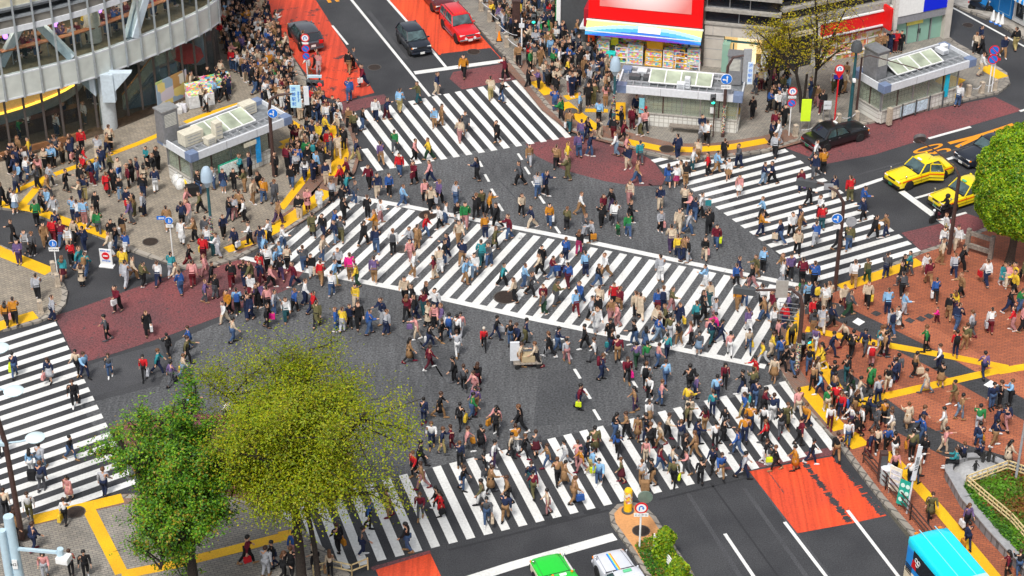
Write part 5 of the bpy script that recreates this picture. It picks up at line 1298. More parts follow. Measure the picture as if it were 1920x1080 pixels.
def groundcover(name, label, poly, n, mats, seed, size=.07, h=.16, z=KZ):
    rs = np.random.RandomState(seed); pts = [(p.x, p.y) for p in poly]
    xs = [p[0] for p in pts]; ys = [p[1] for p in pts]; out = []
    def ins(x, y):
        c = False; j = len(pts) - 1
        for i in range(len(pts)):
            if (pts[i][1] > y) != (pts[j][1] > y) and x < (pts[j][0] - pts[i][0]) * (y - pts[i][1]) / (pts[j][1] - pts[i][1]) + pts[i][0]: c = not c
            j = i
        return c
    while len(out) < n:
        x, y = rs.uniform(min(xs), max(xs)), rs.uniform(min(ys), max(ys))
        if ins(x, y): out.append((x, y, z + abs(rs.normal()) * h * .6))
    cen = np.array(out); nr = np.tile(np.array([0, 0, 1.0]), (n, 1))
    w = np.sin(cen[:, 0] * 1.7) + np.cos(cen[:, 1] * 1.9) + rs.normal(size=n)
    mi = np.clip(((w + 2.2) / 4.4 * len(mats)).astype(int), 0, len(mats) - 1)
    o = leaves(name, cen, nr, size, mats, None, mi, rs, .6, 1.0); tag(o, label, 'ground cover', kind='stuff')
groundcover('ground_cover', 'low creeping green plants on the median island', P([(1190, 1024), (1226, 1004), (1246, 1010), (1300, 1085), (1250, 1120), (1214, 1070)], KZ), 2600, [DG[1], DG[0], SG[2], DG[2]], 4)
SOIL = speckled('soil', (.09, .055, .03), (.05, .03, .018), fs=10)
GARD = [(1812, 905), (1888, 880), (1990, 905), (2060, 1120), (1960, 1080), (1880, 1000), (1835, 945)]
st('garden_soil', MB().sheet(P(GARD, KZ + .45), KZ + .45), SOIL)
groundcover('ground_cover', 'low garden bed of rust and green creeping plants behind the bamboo fence', P(GARD, KZ + .45), 15000, [leafmat('bed_rust', (.24, .075, .02)), leafmat('bed_ochre', (.26, .15, .02)), leafmat('bed_green', (.10, .15, .015)), DG[0]], 8, .075, .18, KZ + .45)
groundcover('ground_cover', 'strip of fresh grass along the inside of bamboo fence', P([(1815, 912), (1845, 945), (1890, 1000), (1975, 1085), (1955, 1085), (1880, 1010), (1828, 950), (1806, 915)], KZ + .45), 5200, [leafmat('grass_green', (.04, .17, .015)), DG[0], DG[1]], 9, .07, .22, KZ + .45)
# ------------------------------------------------------------------ street furniture
def face_cam(P0): return atan2(-P0.y, -P0.x) + 0.0     # bearing from a thing on the ground to the viewpoint of the square's south side
FROST = mat('frosted_lantern', (.36, .46, .55), .35, var=.05)
PALEB = mat('pale_blue_paint', (.46, .60, .68), .4, var=.06)
STICK = goods('sticker_colours', [(.5, .5, .5), (.03, .06, .07), (.03, .06, .07), (.5, .12, .1), (.03, .06, .07), (.6, .6, .3)], 14)
def pole(T, h, r=.05, m=LGREY, r1=None, name='pole'): MB().tube([(0, 0, -.05), (0, 0, h)], [r, r1 or r], 10).obj(name, [m], T, True)
def arrow(m, pts, hw, y, head=True, hs=2.2):
    """flat arrow in the x-z plane along pts"""
    for a, b in zip(pts, pts[1:]):
        a, b = Vector(a), Vector(b); d = (b - a).normalized(); n = Vector((-d.y, d.x)) * hw
        m.panel([(a.x - n.x, y, a.y - n.y), (b.x - n.x, y, b.y - n.y), (b.x + n.x, y, b.y + n.y), (a.x + n.x, y, a.y + n.y)], .006)
    if head:
        a, b = Vector(pts[-2]), Vector(pts[-1]); d = (b - a).normalized(); n = Vector((-d.y, d.x)) * hw * hs; t = b + d * hw * 3.2
        m.panel([(b.x - n.x, y, b.y - n.y), (t.x, y, t.y), (b.x + n.x, y, b.y + n.y)], .006)
def round_sign(T, z, kind, r=.32, x=0, rzz=0):
    """disc facing -y of the thing"""
    o = bpy.data.objects.new('round_sign', None)
    base = MB().tube([(0, .02, 0), (0, -.02, 0)], r, 28)
    R0 = {'blue': BLUE, 'nopark': SIGNRED, 'noturn': SIGNRED, 'noentry': SIGNRED}[kind]
    o = base.obj('round_sign', [WHITE if kind == 'blue' else R0], T); o.location = (x, -.09, z); o.rotation_euler = (0, 0, rzz)
    if kind == 'blue':
        MB().tube([(0, -.018, 0), (0, -.026, 0)], r * .93, 28).obj('sign_field', [BLUE], o)
    elif kind == 'nopark':
        MB().tube([(0, -.018, 0), (0, -.026, 0)], r * .80, 28).obj('sign_field', [BLUE], o)
        b = MB(); b.panel([(-r * .62, -.028, r * .5), (-r * .5, -.028, r * .62), (r * .62, -.028, -r * .5), (r * .5, -.028, -r * .62)], .006); b.obj('slash', [SIGNRED], o)
    elif kind == 'noturn':
        MB().tube([(0, -.018, 0), (0, -.026, 0)], r * .76, 28).obj('sign_field', [WHITE], o)
    elif kind == 'noentry':
        MB().box((0, -.026, 0), (r * 1.3, .012, r * .36)).obj('bar', [WHITE], o)
    return o
def arrows(o, kind, r=.32):
    m = MB(); y = -.028
    if kind == 'ahead_left':
        arrow(m, [(r * .12, -r * .6), (r * .12, r * .35)], r * .1, y); arrow(m, [(r * .12, -r * .35), (-r * .15, -r * .1), (-r * .4, -r * .1)], r * .1, y)
        m.v = m.v; o2 = m.obj('arrow', [WHITE], o)
    elif kind == 'walk':
        m.tube([(0, y, r * .45), (0, y - .006, r * .45)], r * .13, 10); arrow(m, [(0, r * .3), (0, -r * .1)], r * .13, y, False); arrow(m, [(0, -r * .1), (-r * .2, -r * .55)], r * .08, y, False); arrow(m, [(0, -r * .1), (r * .2, -r * .55)], r * .08, y, False); arrow(m, [(r*.4, -r * .5), (r*.4, r * .1)], r * .05, y, False)
        m.obj('symbol', [WHITE], o)
    elif kind == 'uturn':
        arrow(m, [(-r * .3, -r * .45), (-r * .3, r * .2), (r * .0, r * .42), (r * .28, r * .2), (r * .28, -.0)], r * .09, y)
        m.obj('arrow', [BLUE], o)
def plate(T, z, txt, w=.5, h=.18, x=0, m=WHITE, tm=BLACK, size=.11, rzz=0):
    o = MB().box((0, 0, 0), (w, .02, h)).obj('sign_plate', [m], T); o.location = (x, -.09, z); o.rotation_euler = (0, 0, rzz)
    if txt: text_mesh(txt, size, tm, o, (0, -.014, 0), (pi / 2, 0, 0), 'lettering', .002)
    return o
TURN = R(0)
def signpost(name, label, px, items, h, m=LGREY, r=.035, cat='road sign', rz=0, base=True, group=None):
    P0 = g(*px, KZ); T = thing(name, label, cat, P0, rz, group)
    pole(T, h, r, m)
    for it in items:
        k = it[0]
        if k == 'plate': plate(T, *it[1:])
        else:
            o = round_sign(T, it[1], k, it[2] if len(it) > 2 else .32)
            if len(it) > 3: arrows(o, it[3], it[2])
    return T
HH = lambda px, py: hgt(g(*px, KZ), py) - KZ
signpost('sign_post', 'white post with three stacked red and blue round signs by the grey hatchback', (577, 152), [('noturn', HH((577, 152), 70), .29, 'uturn'), ('plate', HH((577, 152), 80), '', .4, .14), ('nopark', HH((577, 152), 90), .28), ('nopark', HH((577, 152), 104), .28)], HH((577, 152), 66), LGREY, .04)
signpost('sign_post', 'blue pedestrian sign with white plate on a post at side pavement', (109, 520), [('blue', HH((109, 520), 455), .23, 'walk'), ('plate', HH((109, 520), 466), '歩行者専用', .56, .24, 0, WHITE, BLACK, .1)], HH((109, 520), 452), WHITE)
T_ = signpost('sign_post', 'blue pedestrian sign with blue arrow plate standing on the left grey pavement', (325, 486), [('blue', HH((325, 486), 412), .23, 'walk'), ('plate', HH((325, 486), 422), '8-20', .42, .2, 0, WHITE, BLACK, .12)], HH((325, 486), 408), WHITE)
o_ = plate(T_, HH((325, 486), 407), '', .5, .22, -.42, BLUE); am = MB(); arrow(am, [(.17, 0), (-.08, 0)], .03, -.014); am.obj('arrow', [WHITE], o_)
T_ = signpost('sign_post', 'white post with red ringed no-turn sign and blue no-parking sign near black taxi', (1479, 254), [('noturn', HH((1479, 254), 170), .29, 'uturn'), ('plate', HH((1479, 254), 181), 'ここから', .5, .16), ('nopark', HH((1479, 254), 192), .27)], HH((1479, 254), 167), WHITE)
T_ = signpost('sign_post', 'bright red post with red ringed sign and purple plate beside the spring tree', (1564, 234), [('noturn', HH((1564, 234), 128), .29, 'uturn')], HH((1564, 234), 124), SIGNRED, .05)
o_ = plate(T_, HH((1564, 234), 143), '', .55, .3, -.05, mat('violet_plate', (.03, .02, .22), .4)); tri = MB(); tri.panel([(-.3, -.12, 0), (.3, -.12, 0), (0, -.12, -.5)], .02)
t2_ = tri.obj('stop_triangle', [SIGNRED], T_); t2_.location = (0, 0, HH((1564, 234), 132))
T_ = signpost('sign_post', 'pair of white poles with two red and blue no-parking signs on the rounded tip', (1853, 172), [('nopark', HH((1853, 172), 93), .34), ('nopark', HH((1853, 172), 110), .34)], HH((1853, 172), 90), WHITE, .045)
MB().tube([(.22, .05, 0), (.22, .05, HH((1853, 172), 112))], .04, 8).obj('pole', [WHITE], T_); plate(T_, HH((1853, 172), 100), '', .45, .1); plate(T_, HH((1853, 172), 110), '', .28, .16, .34, SIGNRED)
T_ = signpost('sign_post', 'white post with no-turn sign and a round mirror on the median island', (1199, 1028), [('noturn', HH((1199, 1028), 950), .30, 'uturn'), ('plate', HH((1199, 1028), 963), 'ここから', .66, .2, 0, WHITE, BLACK, .15)], HH((1199, 1028), 946), WHITE, .045)
MB().tube([(.18, .2, 0), (.18, .26, 0)], .34, 24).obj('mirror_back', [mat('mirror_green_grey', (.20, .27, .22), .3, .3)], T_).location = (0, 0, HH((1199, 1028), 938))
# small message boards
def board(name, label, px, w, h, z, m, deco=None, lean=0, rz=0, feet=True, cat='sign board', txt=None, tm=BLACK, size=.12, base=KZ):
    T = thing(name, label, cat, g(*px, base), rz)
    o = MB().box((0, 0, 0), (w, .05, h)).obj('board', [m], T, bevel=.01); o.location = (0, 0, z + h / 2); o.rotation_euler = (lean, 0, 0)
    if feet:
        k = MB()
        for s in (-1, 1): k.tube([(s * w * .42, -.02, 0), (s * w * .42, 0, z + .05)], .022, 6); k.tube([(s * w * .42, .3, 0), (s * w * .42, .03, z + h * .6)], .018, 6)
        k.obj('legs', [STEEL], T)
    if txt: text_mesh(txt, size, tm, o, (0, -.03, 0), (pi / 2, 0, 0), 'lettering', .002)
    return T, o
T_, o_ = board('sign_board', 'white portable no-entry board standing in the side street among walkers', (201, 500), .72, 1.05, .12, WHITE, rz=R(-10), cat='sign board', base=0)
q_ = round_sign(o_, .18, 'noentry', .22); q_.location = (0, -.045, .1)
text_mesh('車両進入禁止', .1, BLUE, o_, (0, -.03, .4), (pi / 2, 0, 0)); text_mesh('歩行者天国', .1, BLUE, o_, (0, -.03, -.25), (pi / 2, 0, 0))
MB().box((0, 0, .06), (.85, .4, .1)).obj('foot', [WHITE], T_, bevel=.02)
board('sign_board', 'tall lime yellow blank banner on legs near the black taxi', (1508, 247), .62, 1.55, .75, mat('lime_banner', (.62, .85, .03), .5, var=.03))
board('sign_board', 'pale small sign on a stand behind chain near the red post', (1549, 226), .5, .6, .8, LGREY, txt='お知らせ', size=.11)
T_, o_ = board('sign_board', 'cream and white notice board at the railing by the bus', (1675, 928), .62, 1.4, .25, mat('cream_notice', (.72, .68, .55), .5), rz=R(-38)); 
for z in (.4, .1, -.25): MB().box((0, -.03, z), (.5, .012, .22)).obj('notice', [mat('notice_print', (.55, .57, .62), .5, var=.5, scale=18)], o_)
T_, o_ = board('sign_board', 'green board with pale round spots leaning at the railing by the bus', (1692, 952), .62, 1.35, .2, mat('green_board', (.01, .30, .22), .5), rz=R(-38), lean=R(-8))
for i in range(6): MB().tube([((i % 2 - .5) * .26, -.03, .4 - .38 * (i // 2)), ((i % 2 - .5) * .26, -.045, .4 - .38 * (i // 2))], .11, 16).obj('spot', [mat('pale_mint', (.55, .72, .64), .5)], o_)

# lanterns
def lantern(label, px, top):
    T = thing('lamp_post', label, 'street lamp', g(*px, KZ)); h = HH(px, top)
    MB().tube([(0, 0, -.05), (0, 0, 1.2), (0, 0, 1.25), (0, 0, h - .9)], [.14, .13, .09, .075], 12).obj('pole', [TEAL], T, True)
    MB().tube([(0, 0, 1.3), (0, 0, 2.6)], .105, 12).obj('sticker_band', [STICK], T)
    MB().tube([(0, 0, h - .95), (0, 0, h - .55)], [.09, .3], 12).obj('lamp_cup', [PALEB], T, True)
    MB().lathe([(.24, h - .6), (.35, h - .52), (.335, h - .15), (.27, h + .15), (.16, h + .32), (1e-4, h + .37)], (0, 0, 0), 20).obj('lantern', [FROST], T, True)
    return T
lantern('dark teal lamp post with frosted lantern before the left station shelter', (401, 478), 323)
lantern('dark teal lamp post with frosted lantern left of the middle station shelter', (1150, 245), 116)
T_ = thing('lamp_post', 'teal post with dark dome lamp between the black taxi and right shelter', 'street lamp', g(1592, 233, KZ)); h_ = HH((1592, 233), 95)
MB().tube([(0, 0, -.05), (0, 0, 1.6), (0, 0, h_)], [.13, .12, .08], 12).obj('pole', [TEAL], T_, True); MB().lathe([(.36, h_), (.36, h_ + .3), (.25, h_ + .6), (1e-4, h_ + .68)], (0, 0, 0), 18).obj('lamp_dome', [DGREY], T_, True); MB().box((0, -.2, h_ * .62), (.2, .3, .2)).obj('camera', [WHITE], T_, bevel=.03)
T_ = thing('lamp_post', 'thin brown post with a long slanting arm over the right shelter roof', 'street lamp', g(1604, 226, KZ)); h_ = HH((1604, 226), 108)
MB().tube([(0, 0, -.05), (0, 0, h_)], [.09, .06], 10).obj('pole', [BROWN], T_, True); e_ = g(1722, 157, 3.4) - g(1604, 226, KZ)
MB().tube([(0, 0, h_), (.5, 0, h_ + .15), (e_.x, e_.y, h_ - .2)], .035, 8).obj('arm', [BROWN], T_, True)
def signal_head(T, P0, n, rz, lit=None, vertical=False, w=.36):
    o = bpy.data.objects.new('signal_head', None)
    L_ = w * n + .06
    hb = MB().box((0, 0, 0), (w + .04, .16, L_) if vertical else (L_, .16, w + .04)).obj('signal_head', [DGREY], T, bevel=.03); hb.location = P0; hb.rotation_euler = (0, 0, rz)
    cs = [('dark_lens', (.02, .02, .02), 0)] * n
    for i in range(n):
        d = (i - (n - 1) / 2) * w
        c = (0, -.09, -d) if vertical else (d, -.09, 0)
        m = mat('dark_lens', (.02, .02, .022), .2, var=0)
        if lit and lit[0] == i: m = mat('lit_' + lit[1], {'red': (1, .02, .02), 'green': (.03, 1, .55)}[lit[1]], .3, var=0, emit=1.6)
        MB().tube([c, (c[0], c[1] - .02, c[2])], w * .40, 18).obj('lens', [m], hb)
        vz = MB(); n_ = 10
        for k in range(n_):
            a0, a1 = pi * k / n_, pi * (k + 1) / n_; q = w * .44
            vz.panel([(c[0] + q * cos(a0), -.09, c[2] + q * sin(a0)), (c[0] + q * cos(a1), -.09, c[2] + q * sin(a1)), (c[0] + q * cos(a1), -.30, c[2] + q * sin(a1)), (c[0] + q * cos(a0), -.30, c[2] + q * sin(a0))], .01)
        vz.obj('visor', [DGREY], hb)
    return hb
# signal post with the blue station sign, top left
P0 = g(518, 352, KZ); T_ = thing('signal_post', 'brown curved post carrying pale blue station sign and round blue arrow sign', 'traffic signal', P0); hs = HH((518, 352), 186)
T_.location = g(514, 330, KZ); hs = HH((514, 330), 178)
MB().tube([(0, 0, -.05), (0, 0, hs - 1.0), (.1, 0, hs - .3), (.55, 0, hs), (2.3, .2, hs + .1)], [.12, .10, .09, .08, .06], 12).obj('post', [BROWN], T_, True)
o_ = round_sign(T_, HH((514, 330), 211), 'blue', .31, .2); o_.location.x = .2; arrows(o_, 'ahead_left', .31)
pb_ = MB().box((0, 0, 0), (.62, .1, 1.45)).obj('station_sign', [mat('pale_blue_sign', (.45, .68, .78), .4, var=.05)], T_); pb_.location = (1.6, .1, hs - .15)
for i, ch in enumerate('渋谷駅前'): text_mesh(ch, .27, BLUE, pb_, (-.1, -.06, .5 - .33 * i), (pi / 2, 0, 0))
text_mesh('Shibuya Sta.', .15, BLUE, pb_, (.18, -.06, 0), (pi / 2, pi / 2, 0)); q_ = MB().box((0, 0, 0), (.3, .1, 1.2)).obj('side_plate', [LGREY], T_); q_.location = (2.25, .1, hs - .1)
T_ = thing('signal_post', 'thin sticker covered post with horizontal signal showing red at top left', 'traffic signal', g(602, 196, KZ)); hs = HH((602, 196), 155)
pole(T_, hs + .9, .06, DGREY); signal_head(T_, (-.3, -.12, hs + .05), 3, R(-8), (2, 'red')); MB().box((-.3, -.1, hs + .5), (.9, .2, .14)).obj('signal_cap', [PALEB], T_)
MB().tube([(0, 0, .5), (0, 0, 1.8)], .07, 10).obj('sticker_band', [STICK], T_)
# post at the middle shelter
T_ = thing('signal_post', 'brown post with blue arrow sign and green man signal at the middle shelter', 'traffic signal', g(1355, 256, KZ)); hs = HH((1355, 256), 141)
MB().tube([(0, 0, -.05), (0, 0, hs - .6), (.05, .0, hs + .6), (.35, .05, hs + 1.2), (1.0, .1, hs + 1.3)], [.12, .10, .09, .08, .06], 12).obj('post', [BROWN], T_, True)
o_ = round_sign(T_, HH((1355, 256), 147), 'blue', .36); arrows(o_, 'ahead_left', .36); plate(T_, HH((1355, 256), 162), '自転車を除く', .62, .28, 0, WHITE, BLACK, .1)
signal_head(T_, (-.75, -.1, HH((1355, 256), 185)), 2, 0, (1, 'green'), True, .3); MB().tube([(0, 0, .3), (0, 0, 2.2)], .13, 12).obj('sticker_band', [STICK], T_)
MB().tube([(-.62, 0, 0), (-.62, 0, HH((1355, 256), 176))], .04, 8).obj('signal_stem', [BROWN], T_)
gs = MB().box((0, 0, 0), (.5, .16, 2.2)).obj('station_sign', [GREY], T_); gs.location = (1.25, .15, hs + .6)
gq = MB().box((0, 0, 0), (.34, .05, 1.5)).obj('station_sign', [mat('pale_sign', (.60, .70, .80), .4)], T_); gq.location = (1.45, -.02, hs + .15)
for i, ch in enumerate('渋谷駅前'): text_mesh(ch, .27, BLUE, gq, (0, -.03, .52 - .34 * i), (pi / 2, 0, 0))
# right zebra mast
T_ = thing('signal_post', 'rusty brown mast with arched arm and blue arrow sign beside right zebra', 'traffic signal', g(1565, 545, KZ)); hs = HH((1565, 545), 392)
e1 = g(1516, 342, hs + 1.3) - g(1565, 545, 0)
MB().tube([(0, 0, -.05), (.02, 0, hs - .3), (0, 0, hs + .4), (-.4, .1, hs + 1.05), (e1.x * .6, e1.y * .6, hs + 1.35), (e1.x, e1.y, hs + 1.4)], [.12, .10, .09, .08, .07, .06], 12).obj('post', [BROWN], T_, True)
o_ = round_sign(T_, HH((1565, 545), 408), 'blue', .30, -.28); o_.location.x = -.28; arrows(o_, 'ahead_left', .30); plate(T_, HH((1565, 545), 424), '', .4, .26, -.25)
signal_head(T_, (e1.x - .1, e1.y - .05, hs + 1.25), 3, R(160)); MB().box((e1.x * .45, e1.y * .45 - .05, hs + 1.25), (.5, .06, .35)).obj('sign_back', [GREY], T_)
MB().tube([(.55, .1, HH((1565, 545), 418)), (.55, .16, HH((1565, 545), 418))], .3, 20).obj('mirror_back', [GREY], T_); MB().tube([(0, 0, HH((1565, 545), 440)), (.55, .1, HH((1565, 545), 436))], .02, 6).obj('bracket', [BROWN], T_)
# lamp with long arm right
T_ = thing('lamp_post', 'dark brown lamp post with long curved arm in front of the clipped tree', 'street lamp', g(1779, 476, KZ)); hs = HH((1779, 476), 330)
e1 = g(1722, 263, hs + .7) - g(1779, 476, 0); e1.z = 0
MB().tube([(0, 0, -.05), (0, 0, hs)], [.13, .10], 12).obj('post', [BROWN], T_, True)
MB().tube([(0, 0, hs), (-.25, .15, hs + .45), (e1.x * .5, e1.y * .5, hs + .65), (e1.x, e1.y, hs + .7)], [.06, .05, .045, .04], 10).obj('arm', [BROWN], T_, True)
k_ = MB().tube([(0, 0, 0), (0, .18, .1)], .36, 20).obj('lamp_disc', [mat('lamp_back', (.10, .085, .085), .5)], T_); k_.location = (e1.x + .1, e1.y, hs + .7)
# station square signal mast
T_ = thing('signal_post', 'dark curved signal mast at the station square corner with green man signal', 'traffic signal', g(1493, 702, KZ)); hs = HH((1493, 702), 575)
e1 = g(1392, 547, hs + .9) - g(1493, 702, 0); e1.z = 0
MB().tube([(0, 0, -.05), (0, 0, hs), (-.15, .05, hs + .6), (-.6, .15, hs + .95), (e1.x * .55, e1.y * .55, hs + 1.0), (e1.x, e1.y, hs + 1.0)], [.13, .11, .09, .08, .07, .06], 12).obj('post', [BROWN], T_, True)
signal_head(T_, (e1.x + .1, e1.y - .05, hs + .95), 3, R(168)); MB().box((e1.x * .36, e1.y * .36, hs + 1.05), (.62, .06, 1.0)).obj('sign_back', [mat('sign_back_grey', (.34, .32, .29), .5)], T_)
signal_head(T_, (.45, -.1, HH((1493, 702), 632)), 2, R(10), (1, 'green'), True, .3); MB().tube([(0, 0, .3), (0, 0, 2.0)], .14, 12).obj('sticker_band', [STICK], T_)
gr_ = MB()
for i in range(5): gr_.bar((-.2, .05, hs - .9 + .25 * i), (-1.15, .25, hs - .9 + .25 * i), .03)
gr_.bar((-1.1, .24, hs - .9), (-1.1, .24, hs + .1), .03); gr_.obj('antenna_grille', [STEEL], T_)
# near-left brown mast with saucer lamps
T_ = thing('lamp_post', 'tall brown mast on the near pavement with pale saucer lamps over left zebra', 'street lamp', g(42, 1010, KZ)); hs = HH((42, 1010), 640)
MB().tube([(0, 0, -.05), (-.05, 0, hs * .5), (-.75, .1, hs)], [.14, .12, .09], 12).obj('post', [BROWN], T_, True)
SAUC = mat('saucer_lamp', (.62, .76, .80), .25, var=.04)
for (x, y), zz in (((26, 735), hs * .80), ((66, 822), hs * .50), ((-2, 655), hs * .97)):
    q = g(x, y, zz) - g(42, 1010, 0); q.z = zz
    MB().lathe([(1e-4, -.09), (.26, -.06), (.43, 0), (.45, .05), (.31, .12), (1e-4, .15)], tuple(q), 24).obj('saucer_lamp', [SAUC], T_, True)
    a = Vector((-.05 - .7 * zz / hs, 0, zz - .05)); MB().tube([a, a.lerp(q, .6) + Vector((0, 0, -.05)), q], .045, 8).obj('lamp_arm', [PALEB], T_, True)
    MB().box(a + Vector((.2, 0, .05)), (.3, .25, .25)).obj('clamp', [PALEB], T_, bevel=.05)
# pale blue twin pole at the bottom left corner with a camera arm
T_ = thing('camera_mast', 'pale blue twin pole at bottom left corner with an arm holding white camera', 'mast', g(48, 1185, KZ)); hs = HH((48, 1185), 968)
MB().tube([(.1, 0, -.05), (.1, 0, hs)], [.28, .22], 20).obj('pole', [PALEB], T_, True); MB().tube([(-.22, -.2, -.05), (-.22, -.2, hs - .6)], [.2, .17], 18).obj('pole', [PALEB], T_, True)
q = g(107, 1036, hs - 1.2) - g(48, 1185, 0)
MB().bar((.2, 0, hs - 1.75), (q.x, q.y, hs - 1.2), .13, .13).obj('arm', [PALEB], T_, bevel=.01)
MB().box((q.x + .25, q.y - .05, hs - 1.5), (.55, .5, .3), R(-15)).obj('camera_box', [WHITE], T_, bevel=.03); MB().tube([(q.x + .1, q.y, hs - 1.35), (q.x + .15, q.y, hs - 1.0)], .14, 10).obj('camera_mount', [PALEB], T_, True)
MB().box((.12, -.27, hs - 2.4), (.22, .03, .5)).obj('sticker', [WHITE], T_); text_mesh('N21', .2, BLACK, T_, (.12, -.29, hs - 2.4), (pi / 2, 0, 0))

# bollards, chains, rails
def bollards(pts, label, grp, chain=True, h=.85):
    prev = None; proto = None
    for i, px in enumerate(pts):
        c = g(*px, KZ)
        T = thing('bollard', label(i), 'bollard', c, R(20), grp)
        MB().loft([[(x * s, y * s, z) for x, y in ((-1, -1), (1, -1), (1, 1), (-1, 1))] for s, z in ((.15, -.05), (.15, .05), (.13, .1), (.12, h * .8), (.13, h * .82), (.13, h * .93), (.06, h))]).obj('stone_post', [STONE], T)
        MB().tube([(0, 0, h * .82), (0, 0, h * .86)], .15, 10).obj('ring', [STEEL], T)
        if chain and prev is not None and (c - prev).length < 6:
            k = [prev.lerp(c, t) + Vector((0, 0, h * .84 - .8 * t * (1 - t))) for t in [q / 8 for q in range(9)]]
            o = MB().tube([p - c for p in k], .022, 6).obj('chain', [LGREY], T)
        prev = c
bollards([(1125, 252), (1122, 251)][:1] + [], lambda i: 'squat stone bollard at the drugstore pavement corner by the zebra', 'x')
bollards([(1491, 255), (1537, 247), (1571, 234), (1605, 229)], lambda i: ['stone bollard with chain behind the black taxi boot', 'stone bollard beside the red post, chained both ways', 'stone bollard right of the red sign post', 'stone bollard at left end of right station shelter'][i], 'chained bollards above black taxi')
bollards([(1815, 180), (1840, 174), (1864, 169)], lambda i: ['stone bollard nearest the right shelter on the pavement tip', 'stone bollard left of the white twin poles', 'stone bollard right of the white twin poles'][i], 'bollards on the pavement tip')
bollards([(101, 513), (109, 536), (77, 586)], lambda i: ['stone bollard behind the blue pedestrian sign on side pavement', 'stone bollard at the rounded tip of the side pavement', 'stone bollard near yellow strip above the left zebra'][i], 'side pavement bollards', False)
bollards([(967, 113), (950, 88), (934, 62), (918, 40), (902, 20)], lambda i: 'stone bollard along the kerb beside red off-roader, %s' % ['nearest the zebra', 'second from the zebra', 'third from the zebra', 'level with red car', 'next to top edge'][i], 'kerb bollards beside the red lane')
bollards([(531, 97), (545, 118)], lambda i: ['stone bollard behind the grey hatchback at left kerb', 'stone bollard below the grey hatchback at left kerb'][i], 'left kerb bollards', False)
def railing(name, label, pts, h, m, n, bars=(.45, .8), base=KZ, pm=None, ladder=None, cat='railing'):
    c = [g(*p, base) for p in pts]; T = thing(name, label, cat, c[0])
    for a, b in zip(c, c[1:]):
        k = max(1, round((b - a).length / n))
        for i in range(k + 1):
            p = a.lerp(b, i / k) - c[0]; MB().tube([p, p + Vector((0, 0, h))], .035, 7).obj('post', [pm or m], T)
        for z in bars: MB().bar(a - c[0] + Vector((0, 0, z)), b - c[0] + Vector((0, 0, z)), .05).obj('rail', [m], T)
        if ladder:
            k2 = int((b - a).length / ladder)
            for i in range(k2 + 1): p = a.lerp(b, i / max(1, k2)) - c[0]; MB().bar(p + Vector((0, 0, bars[0])), p + Vector((0, 0, bars[-1])), .035).obj('bamboo_upright', [m], T)
    return T
railing('guard_rail', 'dark brown guard rail along the kerb between signboards and bus', [(1618, 868), (1660, 918), (1706, 975), (1752, 1030)], .95, BROWN, 1.6, (.35, .62, .9))
BAM = mat('bamboo', (.62, .48, .25), .6, var=.2, scale=8)
railing('bamboo_fence', 'pale bamboo fence around the garden bed by the round planter', [(1990, 1096), (1893, 985), (1810, 915), (1888, 886), (1960, 912)], .75, BAM, 1.6, (.3, .5, .72), KZ + .4, BAM, .3, 'fence')
railing('bamboo_fence', 'low bamboo fence around the lime tree at the bottom edge', [(588, 1082), (622, 1072), (660, 1080), (690, 1068)], .7, BAM, .8, (.3, .65), KZ, BAM, .4, 'fence')
railing('white_fence', 'small white slatted fence panels between the median shrubs', [(1226, 1026), (1262, 1078)], .8, WHITE, .9, (.25, .4, .55, .7), KZ, WHITE, None, 'fence')
# yellow bollard on the island
T_ = thing('island_bollard', 'yellow striped bollard covered in stickers at the tip of median island', 'bollard', g(1177, 958, KZ))
MB().tube([(0, 0, 0), (0, 0, .55)], .2, 16).obj('base', [YEL], T_, True); MB().tube([(0, 0, .55), (0, 0, 1.2)], .2, 16).obj('sticker_band', [goods('island_stickers', [(.7, .65, .5), (.75, .5, .02), (.6, .2, .1), (.7, .7, .7), (.75, .5, .02)], 9)], T_, True); MB().lathe([(.2, 1.2), (.16, 1.3), (1e-4, 1.34)], (0, 0, 0), 16).obj('cap', [YEL], T_, True); MB().tube([(0, 0, -.02), (0, 0, .06)], .3, 16).obj('foot', [DGREY], T_)
